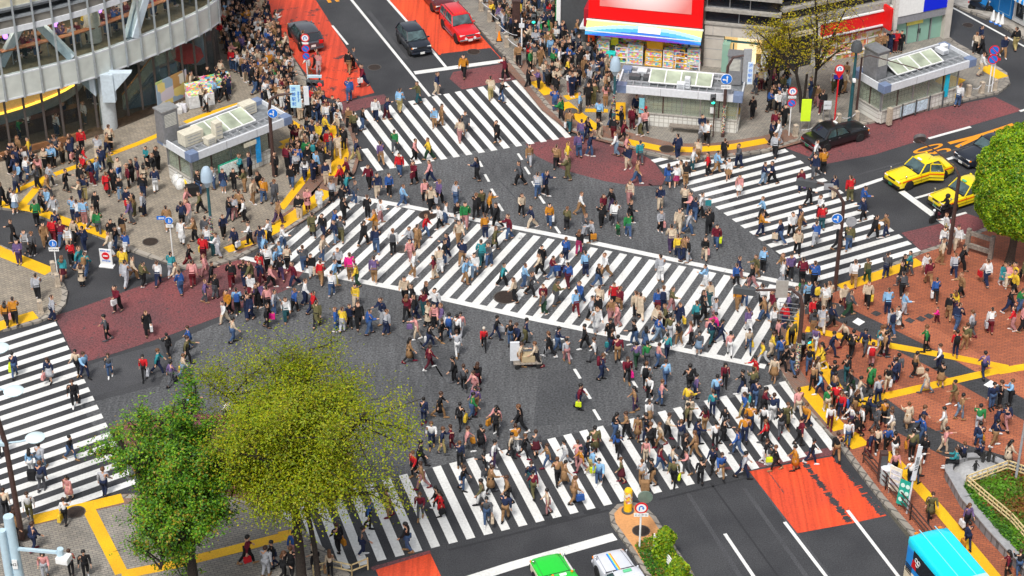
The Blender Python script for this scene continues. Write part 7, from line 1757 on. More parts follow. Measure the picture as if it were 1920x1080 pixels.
# ---- who stands where: tile origin, then "x y top bottom+flags" in tile units of 10 (feet position).
# flags: digit = heading (0 right, 2 away, 4 left, 6 towards the viewer), l long hair, c long coat, s skirt, i standing, S seated,
#        k small child, B? backpack colour, H? hand bag colour, T? suitcase colour
TILES = {
'0 540': "5.5 28 o k2l|12 27 o k2Hp|40 24.5 s n1|29 9 s k2|89 18 m k5Tw|111 35 k k6clHw|81 39.5 g k4|11.5 67 n d2Ha|38 71 n s6lsHp|56.5 89 k k6Hk|64 68 l n7|59 65 c k6|83 67 g d6|109 69 r k6Hs|119 65 t n0|127 52 k k3|143 46 u d4|138 67 c l0Hy|141 56 j k0|129 73 v g1|169 27 w c5|172 20 o k5|178.5 20 l k2Bu|186 23 k n2|188 24 n n5|175 41 c d0|154 11 v g0|162 8 k g1|136 5 u d3|189 8 w r6|143 98 l s0|172 102 w k3",
'480 540': "2 15 k k4|9 17 p k2|14 20 s d0|23 25 w t6l|29 18 u k1|37 13 w n0Hs|3 14 v k6|8.5 30 k k0Hq|43 20 r n1|46 29 j k2c|75 14 y c6|95 27 n s5|57 6 w d2|65 33 y s2|70.5 30 n k6|77 30 k k6|113 24 m k2l|112 11 c k6|118 15 k k4Hp|127 15 k k0|120 25 k n4|121 39 p c4Hv|126 20 m t2|129 29 c k1c|135 20 w n5|140 31 v w4|134 30 p k6l|139 41 k k0|130 45 k n0Hw|145 38 w d2Bu|154 36 p s6|115 56 b k0lc|130 61 m m1|151 38 w k2|151 52 s w2|149 72 k k4|156 77 g k2|166 74 k m2l|164 80 p p5|171 46 r k6|180 39 k n0Hs|191 43 k d6|138 97 k b0c|153 105 k k2Hy|162 98 e u0|165 93 v b6|181 107 p c5lHo|126 102 n n2|85 35 u u0|61 33 u d4|98 35 s n1",
'960 540': "2 11 c k4|14 6 g k0|23 15 m b6|24 20 g e4|33 13 j g1|48 20 l r2|51 13 u d5|59 25 s k0Ht|64 24 k y6|65 17 c k2|76 15 r k6|79 29 p p4l|74 25 b p6|80 18 m b1|93 22 c k2|96 23 c c2c|109 19 u r2|113 19 w n2Bn|119 18 j p0|148 13 c t2Hp|169 16 o b6|174 14 g d6|187 16 w k2|189 25 b d4|142 20 k g0|63 34 w s6c|62 56 w g4|55 47 k k4|73 42 k k6|74 49 k n0Ht|79 55 m b2|92 44 k d4|100 47 d d2ls|108 33 c n1|109 40 u l0|115 30 j k4|118 40 j s2|125 29 n n6Hy|125 44 k b5|134 43 p k4l|140 50 g l6s|138 29 t k2|149 43 n t1|156 41 n n0|153 37 q n4Hp|151 27 s p0|163 51 p w2|177 48 c d6Hy|177 33 v w2|188 58 y w4|143 25 k k0|4 45 n k5|10 42 n j0|18 59 c k4|6 59 c b0|28 52 k k3|34 48 n d0Hw|41 56 s p2|67 69 n n0Bm|86 71 m k6Hq|93 59 v e2|101 60 e g2|109 60 p d0|116 53 t n2|115 72 l d2|111 88 p d0|50 91 m n0Ha|100 76 w k2Bk|103 84 w k5|92 93 b v4l|102 103 w b6s|159 74.5 m k6lHp|133 78 k k2|137 83 v n0|131 93 y g1|153 85 l n2|150 96 t n2|133 99 c c6|130 106 j k0|144 108 m b2l|159 108 k s6|182 70 r b4|173 80 k n4Hw|180 80 j k2|182 88 n d2Ht|174 97 u y5|188 106 w k6|178 108 o n2|188 95 m k0|6 108 k k4",
'1440 540': "4 33 w g2|3 20 m c5|12 30 r n2|15 21 v n4|6 42 p k0|9 56 u d2|2 52 y c0|4 70 c o6s|11.5 63 k k7|18 65 k d3|17 44 j k2|29 13 l k6|33 26 r r2|35 15 n n2By|42 17 w c2|40 33 s c2c|45 15 c k2|47 30 n k0Hw|30 62.5 k d6Hw|40 60 y k4lcHk|35 47 v w6|47 51 n n0|56 15 c m6|60 21 g e0|62 52 k k1|57 44 c k4|72 49 n g5|74 14 c k6Hy|84 47 t w2l|86 48 b s2|88 50 n v0|89 20 l n2|91.5 34.5 s d2Bn|97 31 w k5lc|101 21 l s0|100 6 g k2|125 10 u k2Hw|126.5 26.5 q m4k|135 24 k b2|139 19 y v2l|141 31 n d1|144 8 b k4|152 37 s g3|166 34 w r2Hs|183 32 r p4l|180 19 k n0|188 18 e d1|184 6 y k4|190 33 p k0|140 51.5 r n2Bk|147 46 j b1|161 67 v n2|128 61 w n4|129 74 k b2s|118 48 e k4|109 66.5 b k0Hc|118 79 c l4c|77 60 w p2Br|76 76 e k2c|86 52 b k0|89 77 k c6Hw|94 72 n n1|96 70 g d2|58 70 k t2|67 85 c w0|82 87 s n2|62 79 k e4|44 94 e c2|39 81 l n4|33 76 b k1|50 92 r k2|59 98 u k4|54 98 r n5|46 106 w m6|62 106 w v4l|74 100 n k0|70 108 w k4|86 103 o k2|80 108 g g0|92 109 c w4|104 106 c b2c|114 109 n k0|167 91 n d6i|173 90 k k4i|181 88 l k4i|178 106 n p2|139 88 j b4|143 99 b l0|157 108 e s2|170 109 n n0|131 109 w c4|28 106 o n5|22 96 p c2|13 106 j k6c|3 100 n w2",
'0 810': "2 18 s k2|24 32 l w2lTk|31 29 s l2|32 44 n g2Hs|53.5 21 k d7|52.5 51 p c6lc|49.5 69 w k2Hy|23 66 w j6|5 62 c k2|13 77 b k2lc|11 87 k k0|26 89 n n1|79 48 s n2|54 108 r k2|65 109 k k6|34.5 110 p s6l|156 44 k k2|141 26 k w0|186 99 m k1Hr|164 60 c u4|129 44 c k0",
'480 810': "14 102 k n4|8 108 s s2|56 109 c k2lHb|27 109 k k2|21 110 k k0l|45 102 c k5|29 96 u p2|62 90 k k3Ho|80 93 g n0|85 72 u k0|100 64 b b4|114 90 k d4|123.5 65 m g6|139 63 r k4lcHk|136 59 k k4|125 43 b p4|123 26 k k0|119 34 r k5|153 26 n k2|155 44 k d0|172 35 k g4|176 46 b k0c|178 27 w v0|173 69 g d6Hc|170 56 j w4|187 67 n b2|189 54 b k4|132 12 w n6|139.5 17 n y0|147 13 m m4|158 15 p g0Ho|169 13 k k2cHp|180 3 k k2|191 19 c k0",
'960 810': "3 15 o w2|9 20 k k0|18 18 g m2s|27 27 b d4|14 41 n t6|16 49 m j2|27 62 c p4|34 39 b k2|39 40 b b0c|40 25 w s4|49 25 p p2|56 23 k n0|52 30 o p4|59 32 l y0Ha|65 40 l d6|46 54 b b0Hu|62 16 j r2c|79 18 u k2l|82 38 j m4s|77 6 k d0|86 5 b k4|97 40 s b2Tb|105 40 k b4|110 30 m d0|100 23 p c6|103 14 k k2|111 11 c b4|119 29 c d0|121 40 j k6Ha|131 32 p g4|129 20 k k0|126 11 n g2|137 20 b b4|141 39 k k2|138 11 n n0|150 30 n k5|156 35 u b6|152 12 w k2|158 8 k k0|169 18 u d4|173 35 s n0|174 8 o n2|190 10 r k4|189 24 k w0|94 6 b r6c|116 6 c k0|101 7 k n4",
'1440 810': "5.5 29 k k4Ha|20 29 o b4c|32 24 k n0|51 21 k b2|23 10 m k0|9 3 k g2|59 11 w u6|66 4 k k4|75 19 n m0|81 16 c k2|88 15 u k6|94 20 k w2|92 3 w c4|107 20 j k2Ho|116 21 k k6Hc|106 40 w k2|111 33 w c0|109 40 k d1|94 33 p k6|121 66 j k6c|131 16 p c0|115 8 u d4|157 13 n d2Ho|169 11 n b0|159 24 n k3iS|179 25 c k0lc|140 30 t k4S|145.5 25 n k2S|148 73 v k6lHw|149 88 n n2Ho|187 108 k d2|179 109 m k4l",
'0 270': "9.5 15 n n6i|21 27 w d2|18 18 w k6S|34.5 19 c k6li|38.5 18 l k6i|41.5 17 l k5i|54 14 n k6Hp|60 18 k k2|62 6 r k6i|50 36 k k0|29 34 g k4|36 40 b g0|38 33 s g1|16 31 l n5|13 38 g n2|9.5 50 k k2|3 47 k k4|12 52 w l2s|28 61 e k2|31 52 k k0|37 50 l d5|42 56 s w6|43 69 n k2|41 74 r r2|34 76 b b6l|25 84 g k1|20 82 s g6|11 74 k k4|52 79 w c6|57 73 c k6l|47 77 m u2|64 80 n n3|54 90 r k2|60 96 t u0Hb|65 99 t d2Bb|48 102 t m2ls|62 107 c k2lci|15 90 v v6iBk|56 58 l n2i|59 59 w n2si|64 60 l p2i|73 53 k k6i|70 64 c g0|74.5 68 e g2|93 70 k b2Hw|99 60 v g4|85 75 k c6|84 84 c w4|87 79 k d0|95 83 u w2|95 107 s s2|93 98 y y2|100 102 c b0|108 107 j k1|119 106 w n2|129 100 t s2|134 107 c c4|145 107 p r2|142 92 k r0|153 88 r m2Hy|155 100 p p4|159 106 k k0|174 107 k r2|184 107 k n2|189 107 j k4c|164 85 w s4|156 79 w d2|177 80 n k5Hw|188 76 w k4|168 70 n k6|155 73 g s2|147 74 b k4|137 75 w w2c|137 62 n k2|142 60 p w5|126 65 b b2|151 52 j k4|140 50 p k0|176 57 s p2|172 58 k n0|184 59 w k4|180 54 b k2|190 45 c b0|86 36 k k6i|81 38 r k2c|91 42 k l6|97 33 m k4i|100 29 k k4i|104 27 n p4i|109 32 c k2lci|111 18 t k5i|116 24 k k4i|119 20 k k5i|108 40 k n6i|117 36 n w2|96 50 n k6li|101 54 b j3liHr|108.5 54 s n4iHk|90 27 c w6iHu|83 23 j k0|64 26 r b5|70 31 n r4|73 28 l d0|77 20 n n2|62 33 k k2|64 42 n y2i|61 44 c n4i|150 38 k d5i|161 34 w d4i|168 36 n d6lsi|176 35 k k6li|184 36 j b4i|181 26 t k5i|188 25 n k4i",
'480 270': "3 38 k k4|6 44 o d2|14 45 g g1|27 33 k d6|15 24 k k5i|24 19 m k2i|32 20 u d2iHo|38.5 15 e k2i|43.5 14.5 k k2iBt|37 27 w n2lHs|34 3 c k0|39 50 p m6lci|48 49 w w6lci|33 57 k c6i|62 10 c c2|75 13 n y0|66 4 k k2|64 33 r k4|57 44 s k2|69 27 m k4|68 39 t n0|74 45 g d0|65 48 k k2|66 58 k k1|84 56 k k2|85 33 m k6|91 40 n c6|100 39 u k6|110 47 l d0|108 24 r d6|119 30 m k5Hm|131 29 p n4|94 15 v b2|104 6 e g2|119 13 p k0|130 12 y e4|127 44 p k2|131 50 c k6Hs|137 45 v k1|150 46 s d2|142 61 w d0|138 64 w k4|151 60 k w6l|157 62 e p6|165 56 k k2|169 51 j k6|166 27.5 n k4l|172 71 o n2|175 54 o k0|181 63 k k4|179 79 j k0c|190 72 m d4|152 75 c b6|127 70 r d0|121 79 b b2|116 79 s n5|103 83 w k2Bg|90.5 82 n d2|90 68 o b4|81 76 k k1|93 60 w p0|60 75 n l4|59 68 u k0|64 73 g j2|51 70 k n5|43 70 j k2c|50 88 c d0|36 95 g d2|42 100 k w6Hc|24 94 c k2|19 90 l d4|20 80 w d0|11 75 w k4|17 60 b v1|4 80 n d2|6 86 l n0|62 96 s k6|71 102 q b2|76 107 y e4|89 104 v b2|116 89 p p6|118 100 w b0|134 101 m c4l|141 90 k u0|138 96 c w2|144 85 n n4|154.5 90 n b2|157 105 l b0|164 100 w l6|169 91 t t2|175 92 g d5|185 107 t k0|9 96 w k2|5 105 n m4|11 108 p k0|19 102 k v2|29 107 m n4|49 105 r b2|59 106 l y0|3 100 r n2|15 95 l k0",
'960 270': "13 16 b s6|33 19 b k2|41 16 y c0|42 27 j j4|50 10 v d2|58 9.5 n d0|6 31 g k4|19 40 s u2Hs|25 39 n k0Bu|7 54 c k6l|15 63 n c4|28 62 o u6Hw|41 64 j k2|51 53 w b0|68 54 m k6l|75 50 k v4|77 62 w g2Hk|88 44 c p6l|88 60 k k0|79.5 69 e e2k|87 70 e u2|60 74 s k4Ho|54 70 g s0|67 62 k k2|50 83 k q2l|111 49 n c6|111 66 s k6Hp|129 49 c k2|134 55 p u4|141 55 w k0Ht|137 57 n d2|132 68 s d0|125 66 c c6|147 68 k k2|153 78 m d6Ha|124 86 y n2|128 88 b n0|132 89 k s4|144 87 k c6lHp|119 80 c v2|87 19 n c5|93 30 b u0|96 15 t g2|78 9 w l4|85 10 p k0|117 32 u u2sl|123 32 w q2s|130 31 k b2|127 30 c c4|135 20 w t0|139 13 c b2|147 24 r k4|153 22 l b0|159 12 k k2|162 27 w b6ls|170 18 g n4|170 39 p w6ls|188 31 n l0|124 11 n n2|40 88 u n2|22.5 93 k k6|21 99 c k4|30 101 m d0|38 101 w v4Hu|55 99 l n2|64 107 k d0|70 100 w b5|111 103 s w2|145 108 l w4|169 101 n p0|168 107 u k2|183 101 j b4|188 96 l k2|186 69 o n0|188 56 l k4|42 107 u m2|9 108 l d0|180 108 k p4",
'1440 270': "3 30 n k4|5 10 s k2|24 35 m n6lHv|34.5 25 n g6|41 22 o k2|35 13 w g0|49 41 n c2Hn|61 43 r j2|70.5 50 u d0|71 58 n k4|79 71 k k0Ho|88 70 b n4|24 62 n n4|30 46 k k0|40 64 r t2|39 56 w m5|17 70 w k6|23 68 b b0|9 75 n d4Hc|35 76 u s2|21.5 83 c k6|52 79 k k0|60 80 j d2Tn|25 105 m k2|16 101 v k6|34 108 u k2Ho|11 100 b w4|10 105 w s0|74 104 j e2|88 100 g n1|100 101 k k0|106 98 t g4|118 99 w c6lHy|120 106 m b2|129 90 c b0|131 80 w u6l|133 69 w y4|141 79 w c6|139 100 s n2|144 95 k k0|163 106 w n2Hr|175 106 t w6lc|179 107 p c2|184 108 y k4|190 105 j k0|64 107 w b2|100 107 k g4",
'480 0': "70 54.5 k b2|73 52 g k0|80.5 65 m n5Hw|70 76.5 u u2|108 84 l y2|122 78 j t4|135.5 71.5 n c0|156 58 o k6|187 60 m k4|184 77 k d0|176 75 c y2|90 91 w n6|98 90 n m0|134 96 l b6|139 94 b b0|157 100 g g6|153 106 c p2|181 107 k k5|36 40 k k2|45 52 r k0|18 55 w b2|12 40 n d6|10 39 u n2|17 38 k k0|40 57 w o4|47 55 p w2|28 75 b k4|35 80 c k6|43 87 c k0|48 83 b g2|52 85 n k4|58 88 g t6|41 78 u d2|20 81 c w6i|16 79 b k6i|26 82 j k6i|30 88 k g4i|37 85 n n4i|70 96 b k6|80 98 k d0|74 101 j k2|63 90 w k5|62 102 c g4|28 108 k k2|43 108 n k2|52 103 y n0",
'960 0': "180 89 k k2|142 100 n w6Si|146 108 w k2|141 109 s g0|96 102 s j4|99.5 99 p k2|65 92 l k2|74 96 k d0|82 97 k k4i|90 97 m m2|93 88 n k6i|100 93 r k4i|70 80 p b2li|61 79 j j6i|57 80 k k6i|51 85 l g4i|43 70 w p6i|47 68 c k2|37 91 e k4|43 99 b t2Hw|32 83 u u2i|33 72 k k2i|25 62 c d6i|30 63 k k6i|34 60 c k2i|20 67 v k4i|12 66 k k0|65 105 k c4|76 105 k r2|83 107 m k0|52 107 v d2|56 105 k n0|5 50 b k2|10 40 k k4|22 42 s d2|27 40 b g6|32 47 c k6li|38 48 k k4i|42 46 k g6i|24 24 n k2|30 26 k b0|17 22 k n4|186 68 c m2Ha|182 71 n g0|190 68 w k4",
'1440 0': "12 95 k k6|8 108 w s4|5 100 m k2|2 108 n k0|7 85 w k6|5 74 k k2|4 66 p q4|13 64 n k0|36 80 b p6l|40 85 k m2|32 75 n d4|53 72 k k2|57 70 c b0|49 69 w j6|58 62 b c2|142 80 w d1Hy|159 57 w c0|155 40 c k2Hw|160 42 k k4|158 35 n g0|176 43 n b6|185 38 k y2|82 42 b c6i|86 41 b k6i|91 40 n n6i|95 39 r r6i|99 39 k k6i"}
# loosely packed pavements farther off: polygon, number
DENSE = [([(412, 20), (440, -10), (488, 0), (520, 60), (545, 110), (555, 190), (500, 160), (430, 130), (415, 80)], 120), ([(440, 130), (555, 190), (612, 215), (640, 245), (560, 225), (490, 190)], 46),
         ([(960, 0), (1020, -10), (1075, 60), (1100, 108), (1150, 130), (1158, 180), (1110, 190), (1040, 180), (990, 130)], 96), ([(880, -10), (940, 0), (975, 80), (955, 75), (915, 30)], 16),
         ([(1405, 150), (1470, 150), (1485, 240), (1440, 220)], 10), ([(350, 175), (420, 150), (440, 190), (370, 225)], 14), ([(0, 300), (150, 285), (240, 265), (250, 285), (120, 330), (0, 340)], 16), ([(560, 245), (640, 300), (610, 350), (540, 330)], 22), ([(1650, 88), (1665, 84), (1668, 92), (1655, 96)], 0),
         ([(1460, 560), (1560, 560), (1600, 700), (1620, 800), (1560, 790), (1500, 700)], 10)]
HEAD = {str(i): R(45 * i) for i in range(8)}
rnd = random.Random(99)
WHO = []
for key, s in TILES.items():
    ox, oy = [int(v) for v in key.split()]
    for ent in s.split('|'):
        x, y, t, bf = ent.split(' ')
        d = dict(px=ox + float(x) * 2.5, py=oy + float(y) * 2.5, t=t, b=bf[0], h=None, f=set(), bag=None, pack=None, case=None)
        i = 1
        while i < len(bf):
            c = bf[i]
            if c.isdigit(): d['h'] = HEAD[c]
            elif c == 'B': d['pack'] = bf[i + 1]; i += 1
            elif c == 'H': d['bag'] = bf[i + 1]; i += 1
            elif c == 'T': d['case'] = bf[i + 1]; i += 1
            else: d['f'].add(c)
            i += 1
        WHO.append(d)
def inpoly(x, y, P_):
    c = False; j = len(P_) - 1
    for i in range(len(P_)):
        if (P_[i][1] > y) != (P_[j][1] > y) and x < (P_[j][0] - P_[i][0]) * (y - P_[i][1]) / (P_[j][1] - P_[i][1]) + P_[i][0]: c = not c
        j = i
    return c
for poly, n in DENSE:
    xs = [p[0] for p in poly]; ys = [p[1] for p in poly]; k = 0; tries = 0
    while k < n and tries < 9000:
        tries += 1; x, y = rnd.uniform(min(xs), max(xs)), rnd.uniform(min(ys), max(ys))
        if not inpoly(x, y, poly) or any(abs(q['px'] - x) < 7 and abs(q['py'] - y) < 6 for q in WHO): continue
        WHO.append(dict(px=x, py=y, t=rnd.choices('kngswcbrmpoyetulvj', [36, 15, 9, 7, 8, 8, 7, 3, 4, 3, 2, 2, 1, 1, 2, 3, 2, 4])[0], b=rnd.choices('kndgcbsw', [26, 13, 16, 9, 5, 4, 3, 3])[0], h=rnd.uniform(0, 6.28), f=set('i' if rnd.random() < .65 else '') | set('l' if rnd.random() < .35 else ''), bag=None, pack=rnd.choice('kgnb') if rnd.random() < .1 else None, case=None)); k += 1
# the 300 nearest are individuals, the rest one crowd
SLABS = [[(x, y) for x, y in KK] for KK in (KL + [(-400, 365), (-400, -150), (430, -150)], KM + [(-400, 700), (-400, 400)], KB + [(650, 1400), (-200, 1400), (-200, 1040)], KH + [(2600, 1180), (2600, 200)], KD + [(1600, -85)], KR + [(2200, 125), (2200, -80), (1700, -80)])]
SLABW = [[tuple(g(x, y, KZ)[:2]) for x, y in s] for s in SLABS]
def ground_at(px, py):
    p = g(px, py, KZ)
    if any(inpoly(p.x, p.y, s) for s in SLABW): return p
    return g(px, py, 0)
for d in WHO: d['P'] = ground_at(d['px'], d['py'])
WHO.sort(key=lambda d: -d['py'])
PLACE = [('lower_left', lambda x, y: inpoly(x, y, [(0, 930), (240, 900), (560, 940), (650, 1090), (0, 1100)]), 'on the near grey pavement'),
         ('lz', lambda x, y: inpoly(x, y, [(0, 600), (110, 590), (260, 905), (0, 975)]), 'on the left zebra crossing'),
         ('bz', lambda x, y: inpoly(x, y, [(520, 940), (800, 868), (1465, 705), (1580, 855), (680, 1075)]), 'on the lower zebra crossing'),
         ('sq', lambda x, y: inpoly(x, y, [(1500, 560), (1990, 380), (1990, 1200), (1860, 1180), (1570, 830), (1475, 690)]), 'on the red brick square'),
         ('dz', lambda x, y: inpoly(x, y, [(445, 470), (660, 365), (1520, 530), (1440, 690)]), 'on the diagonal zebra crossing'),
         ('rz', lambda x, y: inpoly(x, y, [(1230, 295), (1480, 275), (1725, 465), (1540, 545)]), 'on the right zebra crossing'),
         ('mr', lambda x, y: inpoly(x, y, [(100, 585), (350, 500), (570, 505), (500, 570), (150, 680)]), 'on the maroon road patch'),
         ('ss', lambda x, y: inpoly(x, y, [(-10, 390), (90, 405), (330, 500), (110, 590), (110, 530), (-10, 460)]), 'in the side street at left'),
         ('sp', lambda x, y: inpoly(x, y, [(-10, 460), (110, 530), (105, 585), (-10, 640)]), 'on the small side pavement'),
         ('lp', lambda x, y: inpoly(x, y, [(-10, 390), (90, 405), (330, 500), (640, 360), (660, 250), (560, 100), (-10, 250)]), 'on the left grey pavement'),
         ('jn', lambda x, y: True, 'on the dark junction asphalt')]
def place(d):
    for k, f, s in PLACE:
        if f(d['px'], d['py']): return s
def garment(d):
    if 'c' in d['f'] and 'S' not in d['f']: return 'coat'
    return {'w': 'shirt', 'l': 'top', 'v': 'top', 's': 'top', 'p': 'top', 'y': 'jacket', 'c': 'jacket'}.get(d['t'], 'jacket')
NEAR = WHO[:300]; FAR = WHO[300:]
for i, d in enumerate(NEAR):
    d['fem'] = int('l' in d['f'] or 's' in d['f'] or d['t'] in 'pcvq' and rnd.random() < .8 or rnd.random() < .35)
    d['hairc'] = rnd.choices('kbc', [6, 3, 2])[0]
    d['long'] = 'l' in d['f']
    d['where'] = place(d)
    bits = ['person in %s %s' % (PAL[d['t']][0], garment(d)), 'and %s %s' % (PALB[d['b']][0], 'skirt' if 's' in d['f'] else 'trousers')]
    if d['bag']: bits.append('with %s bag' % PAL[d['bag']][0])
    elif d['case']: bits.append('with %s suitcase' % PAL[d['case']][0])
    elif d['pack']: bits.append('with %s backpack' % PAL[d['pack']][0])
    elif d['long']: bits.append('with long hair')
    if 'S' in d['f']: bits[0] = 'seated ' + bits[0]
    d['bits'] = bits; d['base'] = ' '.join(bits) + ' ' + d['where']
for d in NEAR:
    if abs(d['px'] - 907) < 3 and abs(d['py'] - 655) < 8: d['hairc'] = 'w'; d['fem'] = 1; d['base'] = 'fair haired person in red jacket and black trousers walking alone on the dark junction asphalt'
from collections import Counter
cnt = Counter(d['base'] for d in NEAR)
core = Counter((d['t'], garment(d), d['where']) for d in NEAR)
def nm(d): return '%s %s' % (PAL[d['t']][0], garment(d))
used = set()
for d in NEAR:
    if cnt[d['base']] == 1: d['label'] = d['base']
    else:
        # say who they walk next to
        best = None
        for q in sorted((q for q in NEAR if q is not d), key=lambda q: (q['px'] - d['px']) ** 2 + (q['py'] - d['py']) ** 2)[:8]:
            rel = 'right of' if d['px'] > q['px'] + 8 else 'left of' if d['px'] < q['px'] - 8 else 'in front of' if d['py'] > q['py'] else 'behind'
            s = '%s %s, %s %s %s' % (d['bits'][0], d['bits'][1], rel, 'one in', nm(q))
            s = s + ' ' + ('' if len(s.split()) > 11 else d['where'])
            s = s.strip()
            if s not in used and nm(q) != nm(d): best = s; break
        d['label'] = best or d['base'] + ', beside another'
    if len(d['label'].split()) > 16: d['label'] = ' '.join(' '.join(d['label'].split()).replace(' trousers', '').replace(' with long hair', '').replace(' crossing', '').replace('the ', '').split()[:16])
    used.add(d['label'])
GROUPS = {'on the lower zebra crossing': 'people on the lower zebra crossing'}
def person(d):
    key = ('s', 0, d['fem']) if 'S' in d['f'] else ('i', rnd.randrange(3), d['fem']) if 'i' in d['f'] else ('w', rnd.randrange(6), d['fem'])
    sc = (rnd.uniform(.97, 1.06) if not d['fem'] else rnd.uniform(.91, .99)) * (.62 if 'k' in d['f'] else 1)
    h = d['h'] if d['h'] is not None else rnd.uniform(0, 6.28); h += rnd.uniform(-.35, .35)
    o = bpy.data.objects.new('person', part(key, 'body', True)); COL.objects.link(o)
    z = d['P'].z + (.20 if 'S' in d['f'] else 0)
    o.location = (d['P'].x, d['P'].y, z); o.rotation_euler = (0, 0, h); o.scale = (sc * rnd.uniform(.94, 1.14), sc * rnd.uniform(.92, 1.12), sc)
    tag(o, d['label'], 'person', 'people ' + d['where'])
    def put(what, name, m, mi=None):
        c = bpy.data.objects.new(name, part(key, what, True)); COL.objects.link(c); c.parent = o
        c.material_slots[0].link = 'OBJECT'; c.material_slots[0].material = m
        return c
    o.material_slots[0].link = 'OBJECT'; o.material_slots[0].material = rnd.choice(SKIN)
    put('longhair' if d['long'] else 'hair', 'hair', HAIR[d['hairc']])
    coat = 'c' in d['f']
    put('coat' if coat else 'jacket', 'coat' if coat else 'jacket', CLOTH[d['t']])
    if 's' in d['f']: put('skirt', 'skirt', CLOTHB[d['b']])
    else: put('trousers', 'trousers', CLOTHB[d['b']])
    sm = CLOTH[rnd.choices('kbgwm', [8, 3, 2, 3, 1])[0]]
    put('shoeL', 'shoe', sm); put('shoeR', 'shoe', sm)
    if d['pack']: put('pack', 'backpack', CLOTH[d['pack']])
    k = POSE[key].k; M = Matrix.Translation(o.location) @ Matrix.Rotation(h, 4, 'Z') @ Matrix.Scale(sc, 4)
    if d['bag']:
        sd = rnd.choice((1, -1)); w = M @ (k['wr%d' % sd] + Vector((0, .02 * sd, -.09)))
        b = thing('hand_bag', None, 'bag', (w.x, w.y, w.z), h)
        s_ = rnd.uniform(.85, 1.2)
        MB().loft([[(x * a * s_, y * a2 * s_, z) for x, y in ((-1, -1), (1, -1), (1, 1), (-1, 1))] for a, a2, z in ((.17, .06, -.42 * s_), (.19, .075, -.36 * s_), (.17, .06, -.12 * s_), (.15, .03, -.08 * s_))]).obj('bag_body', [CLOTH[d['bag']]], b)
        MB().tube([(-.08, 0, -.1 * s_), (-.05, 0, -.01), (0, 0, .01), (.05, 0, -.01), (.08, 0, -.1 * s_)], .011, 5).obj('handle', [CLOTH[d['bag']]], b)
        b['label'] = ('%s bag held by the %s %s' % (PAL[d['bag']][0], d['bits'][0].replace('seated ', ''), d['where'])); b['group'] = 'bags carried by people'
        BAGS.append((b, d))
    if d['case']:
        w = M @ Vector((-.55, -.12, 0)); b = thing('suitcase', '%s wheeled suitcase pulled by the %s' % (PAL[d['case']][0], d['bits'][0]), 'suitcase', (w.x, w.y, d['P'].z), h)
        MB().box((0, 0, .38), (.26, .42, .58)).obj('shell', [CLOTH[d['case']]], b, bevel=.05)
        for y in (-.15, .15): MB().tube([(.05, y - .015, .045), (.05, y + .015, .045)], .045, 10).obj('wheel', [TYRE], b)
        MB().tube([(.1, -.1, .6), (.22, -.1, .92), (.22, .1, .92), (.1, .1, .6)], .013, 6).obj('pull_handle', [STEEL], b)
    return o
BAGS = []
for d in NEAR: person(d)
bl = Counter(b['label'] for b, d in BAGS)
for b, d in BAGS:
    if bl[b['label']] > 1: b['label'] = '%s bag of the one in %s %s %s' % (PAL[d['bag']][0], PAL[d['t']][0], garment(d), ' '.join(d['bits'][1].split())) + ' ' + ' '.join(d['where'].split()[-3:])
# rider of the motor scooter
_rp = g(1763, 414); _rd = dict(fem=0, hairc='k', long=False, t='k', b='k', f={'S'}, h=RGTDIR + pi, P=_rp - Vector((cos(RGTDIR + pi), sin(RGTDIR + pi), 0)) * .4 + Vector((0, 0, .2)), label='person in black jacket and helmet riding the motor scooter by yellow taxi', where='on the right road', bag=None, pack=None, case=None, bits=['', ''])
_ro = person(_rd); _hc = POSE['s', 0, 0].k['head']
MB().lathe([(.05, -.11), (.135, -.08), (.145, .02), (.12, .1), (.06, .14), (1e-4, .15)], tuple(_hc + Vector((0, 0, .02))), 14).obj('helmet', [BLACKP], _ro, True)
# the farther crowd as one body of people, built from coarser figures
CR = MB(); CM = []; CI = {}
def cm(m):
    if m.name not in CI: CI[m.name] = len(CM); CM.append(m)
    return CI[m.name]
def low(key, what, m, M):
    src = part(key, what, False); o = len(CR.v)
    CR.v += [tuple(M @ Vector(v)) for v in src.v]; CR.f += [tuple(o + i for i in f) for f in src.f]; CR.m += [cm(m)] * len(src.f)
def far_person(P_, h, t, b, f=(), pack=None, sc=None, bag=None):
    fem = int('l' in f or 's' in f or rnd.random() < .4)
    key = ('s', 0, fem) if 'S' in f else ('i', rnd.randrange(3), fem) if 'i' in f else ('w', rnd.randrange(6), fem)
    sc = (sc or (rnd.uniform(.96, 1.06) if not fem else rnd.uniform(.91, .99))) * (.62 if 'k' in f else 1)
    M = Matrix.Translation(P_) @ Matrix.Rotation(h, 4, 'Z') @ Matrix.Scale(sc, 4)
    low(key, 'body', rnd.choice(SKIN), M); low(key, 'longhair' if 'l' in f else 'hair', HAIR[rnd.choices('kbc', [6, 3, 2])[0]], M)
    low(key, 'coat' if 'c' in f else 'jacket', CLOTH[t], M); low(key, 'skirt' if 's' in f else 'trousers', CLOTHB[b], M)
    sm = CLOTH[rnd.choice('kkkbgw')]; low(key, 'shoeL', sm, M); low(key, 'shoeR', sm, M)
    if pack: low(key, 'pack', CLOTH[pack], M)
    if bag:
        w = M @ POSE[key].k['wr1']; c = len(CR.v); m = MB().box((w.x, w.y, w.z - .25), (.34, .14, .32), h); CR.v += m.v; CR.f += [tuple(c + i for i in q) for q in m.f]; CR.m += [cm(CLOTH[bag])] * len(m.f)
for d in FAR:
    far_person(d['P'] + Vector((0, 0, .1 if 'S' in d['f'] else 0)), (d['h'] if d['h'] is not None else rnd.uniform(0, 6.28)) + rnd.uniform(-.35, .35), d['t'], d['b'], d['f'], d['pack'], None, d['bag'] or d['case'])
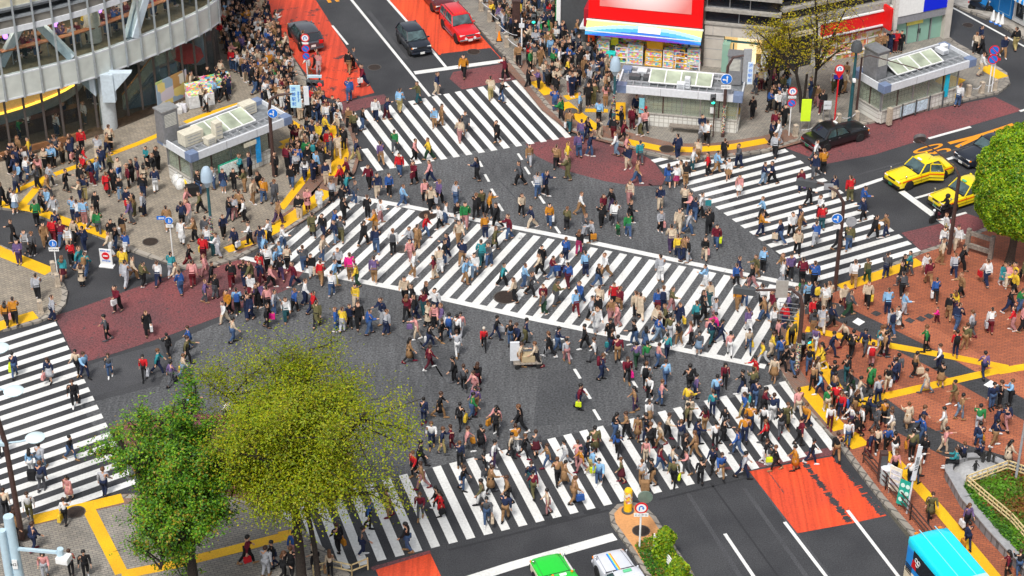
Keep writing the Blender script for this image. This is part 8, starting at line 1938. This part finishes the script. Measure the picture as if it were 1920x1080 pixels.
# guests inside the glass building
for i in range(150):
    s_ = rnd.uniform(2, 34); off = -rnd.choice((1.9, 2.0, 2.1, 2.7, 3.3, 4.0, 4.8, 5.8)) if s_ < 23 else -rnd.uniform(1.0, 2.6)
    p = gb_pt(s_, off, 0) + Vector((GBO.x, GBO.y, 5.71 + (.12 if i % 3 else 0)))
    far_person(p, rnd.uniform(0, 6.28), rnd.choice('kkngwwscbrlupjmvy'), rnd.choice('kndg'), set('S' if i % 3 else 'i'))
for i in range(24):
    s_ = rnd.uniform(3, 15); p = gb_pt(s_, -rnd.uniform(1.2, 5.5), 0) + Vector((GBO.x, GBO.y, .18))
    far_person(p, rnd.uniform(0, 6.28), rnd.choice('kngwcbejlyw'), rnd.choice('kndg'), {'i'})
cr = CR.obj('crowd', CM); tag(cr, 'dense farther crowd on the pavements, upper crossings and in the cafe', 'crowd', kind='stuff')
# ------------------------------------------------------------------ camera, sky, sun
cam = bpy.data.cameras.new('camera'); co = bpy.data.objects.new('camera', cam); COL.objects.link(co)
cam.sensor_width = 36; cam.lens = 36 * FPX / 1920; cam.clip_start = 1; cam.clip_end = 2000
co.location = (0, 0, CAMH); co.rotation_euler = (pi / 2 - PITCH, 0, 0)
SC.camera = co
w = bpy.data.worlds.new('World'); SC.world = w; w.use_nodes = True
nt = w.node_tree; bg = nt.nodes['Background']
sky = nt.nodes.new('ShaderNodeTexSky'); sky.sky_type = 'NISHITA'; sky.sun_disc = False
EL, AZ = R(58), R(200)
sky.sun_elevation = EL; sky.sun_rotation = AZ; sky.air_density = 1; sky.dust_density = 3; sky.ozone_density = 1
hs_ = nt.nodes.new('ShaderNodeHueSaturation'); hs_.inputs['Saturation'].default_value = .3
nt.links.new(sky.outputs[0], hs_.inputs['Color']); nt.links.new(hs_.outputs[0], bg.inputs[0]); bg.inputs[1].default_value = .09
sl = bpy.data.lights.new('sun', 'SUN'); so = bpy.data.objects.new('sun', sl); COL.objects.link(so)
sl.energy = 1.5; sl.angle = R(10); sl.color = (1, .96, .90)
so.rotation_euler = (pi / 2 - EL, 0, pi - AZ)
SC.view_settings.view_transform = 'Standard'; SC.view_settings.look = 'None'; SC.view_settings.gamma = 1
SC.view_settings.exposure = .98
SC.cycles.transparent_max_bounces = 16; SC.cycles.max_bounces = 8
SC.cycles.use_adaptive_sampling = True; SC.cycles.adaptive_threshold = .02
SC.cycles.use_denoising = True
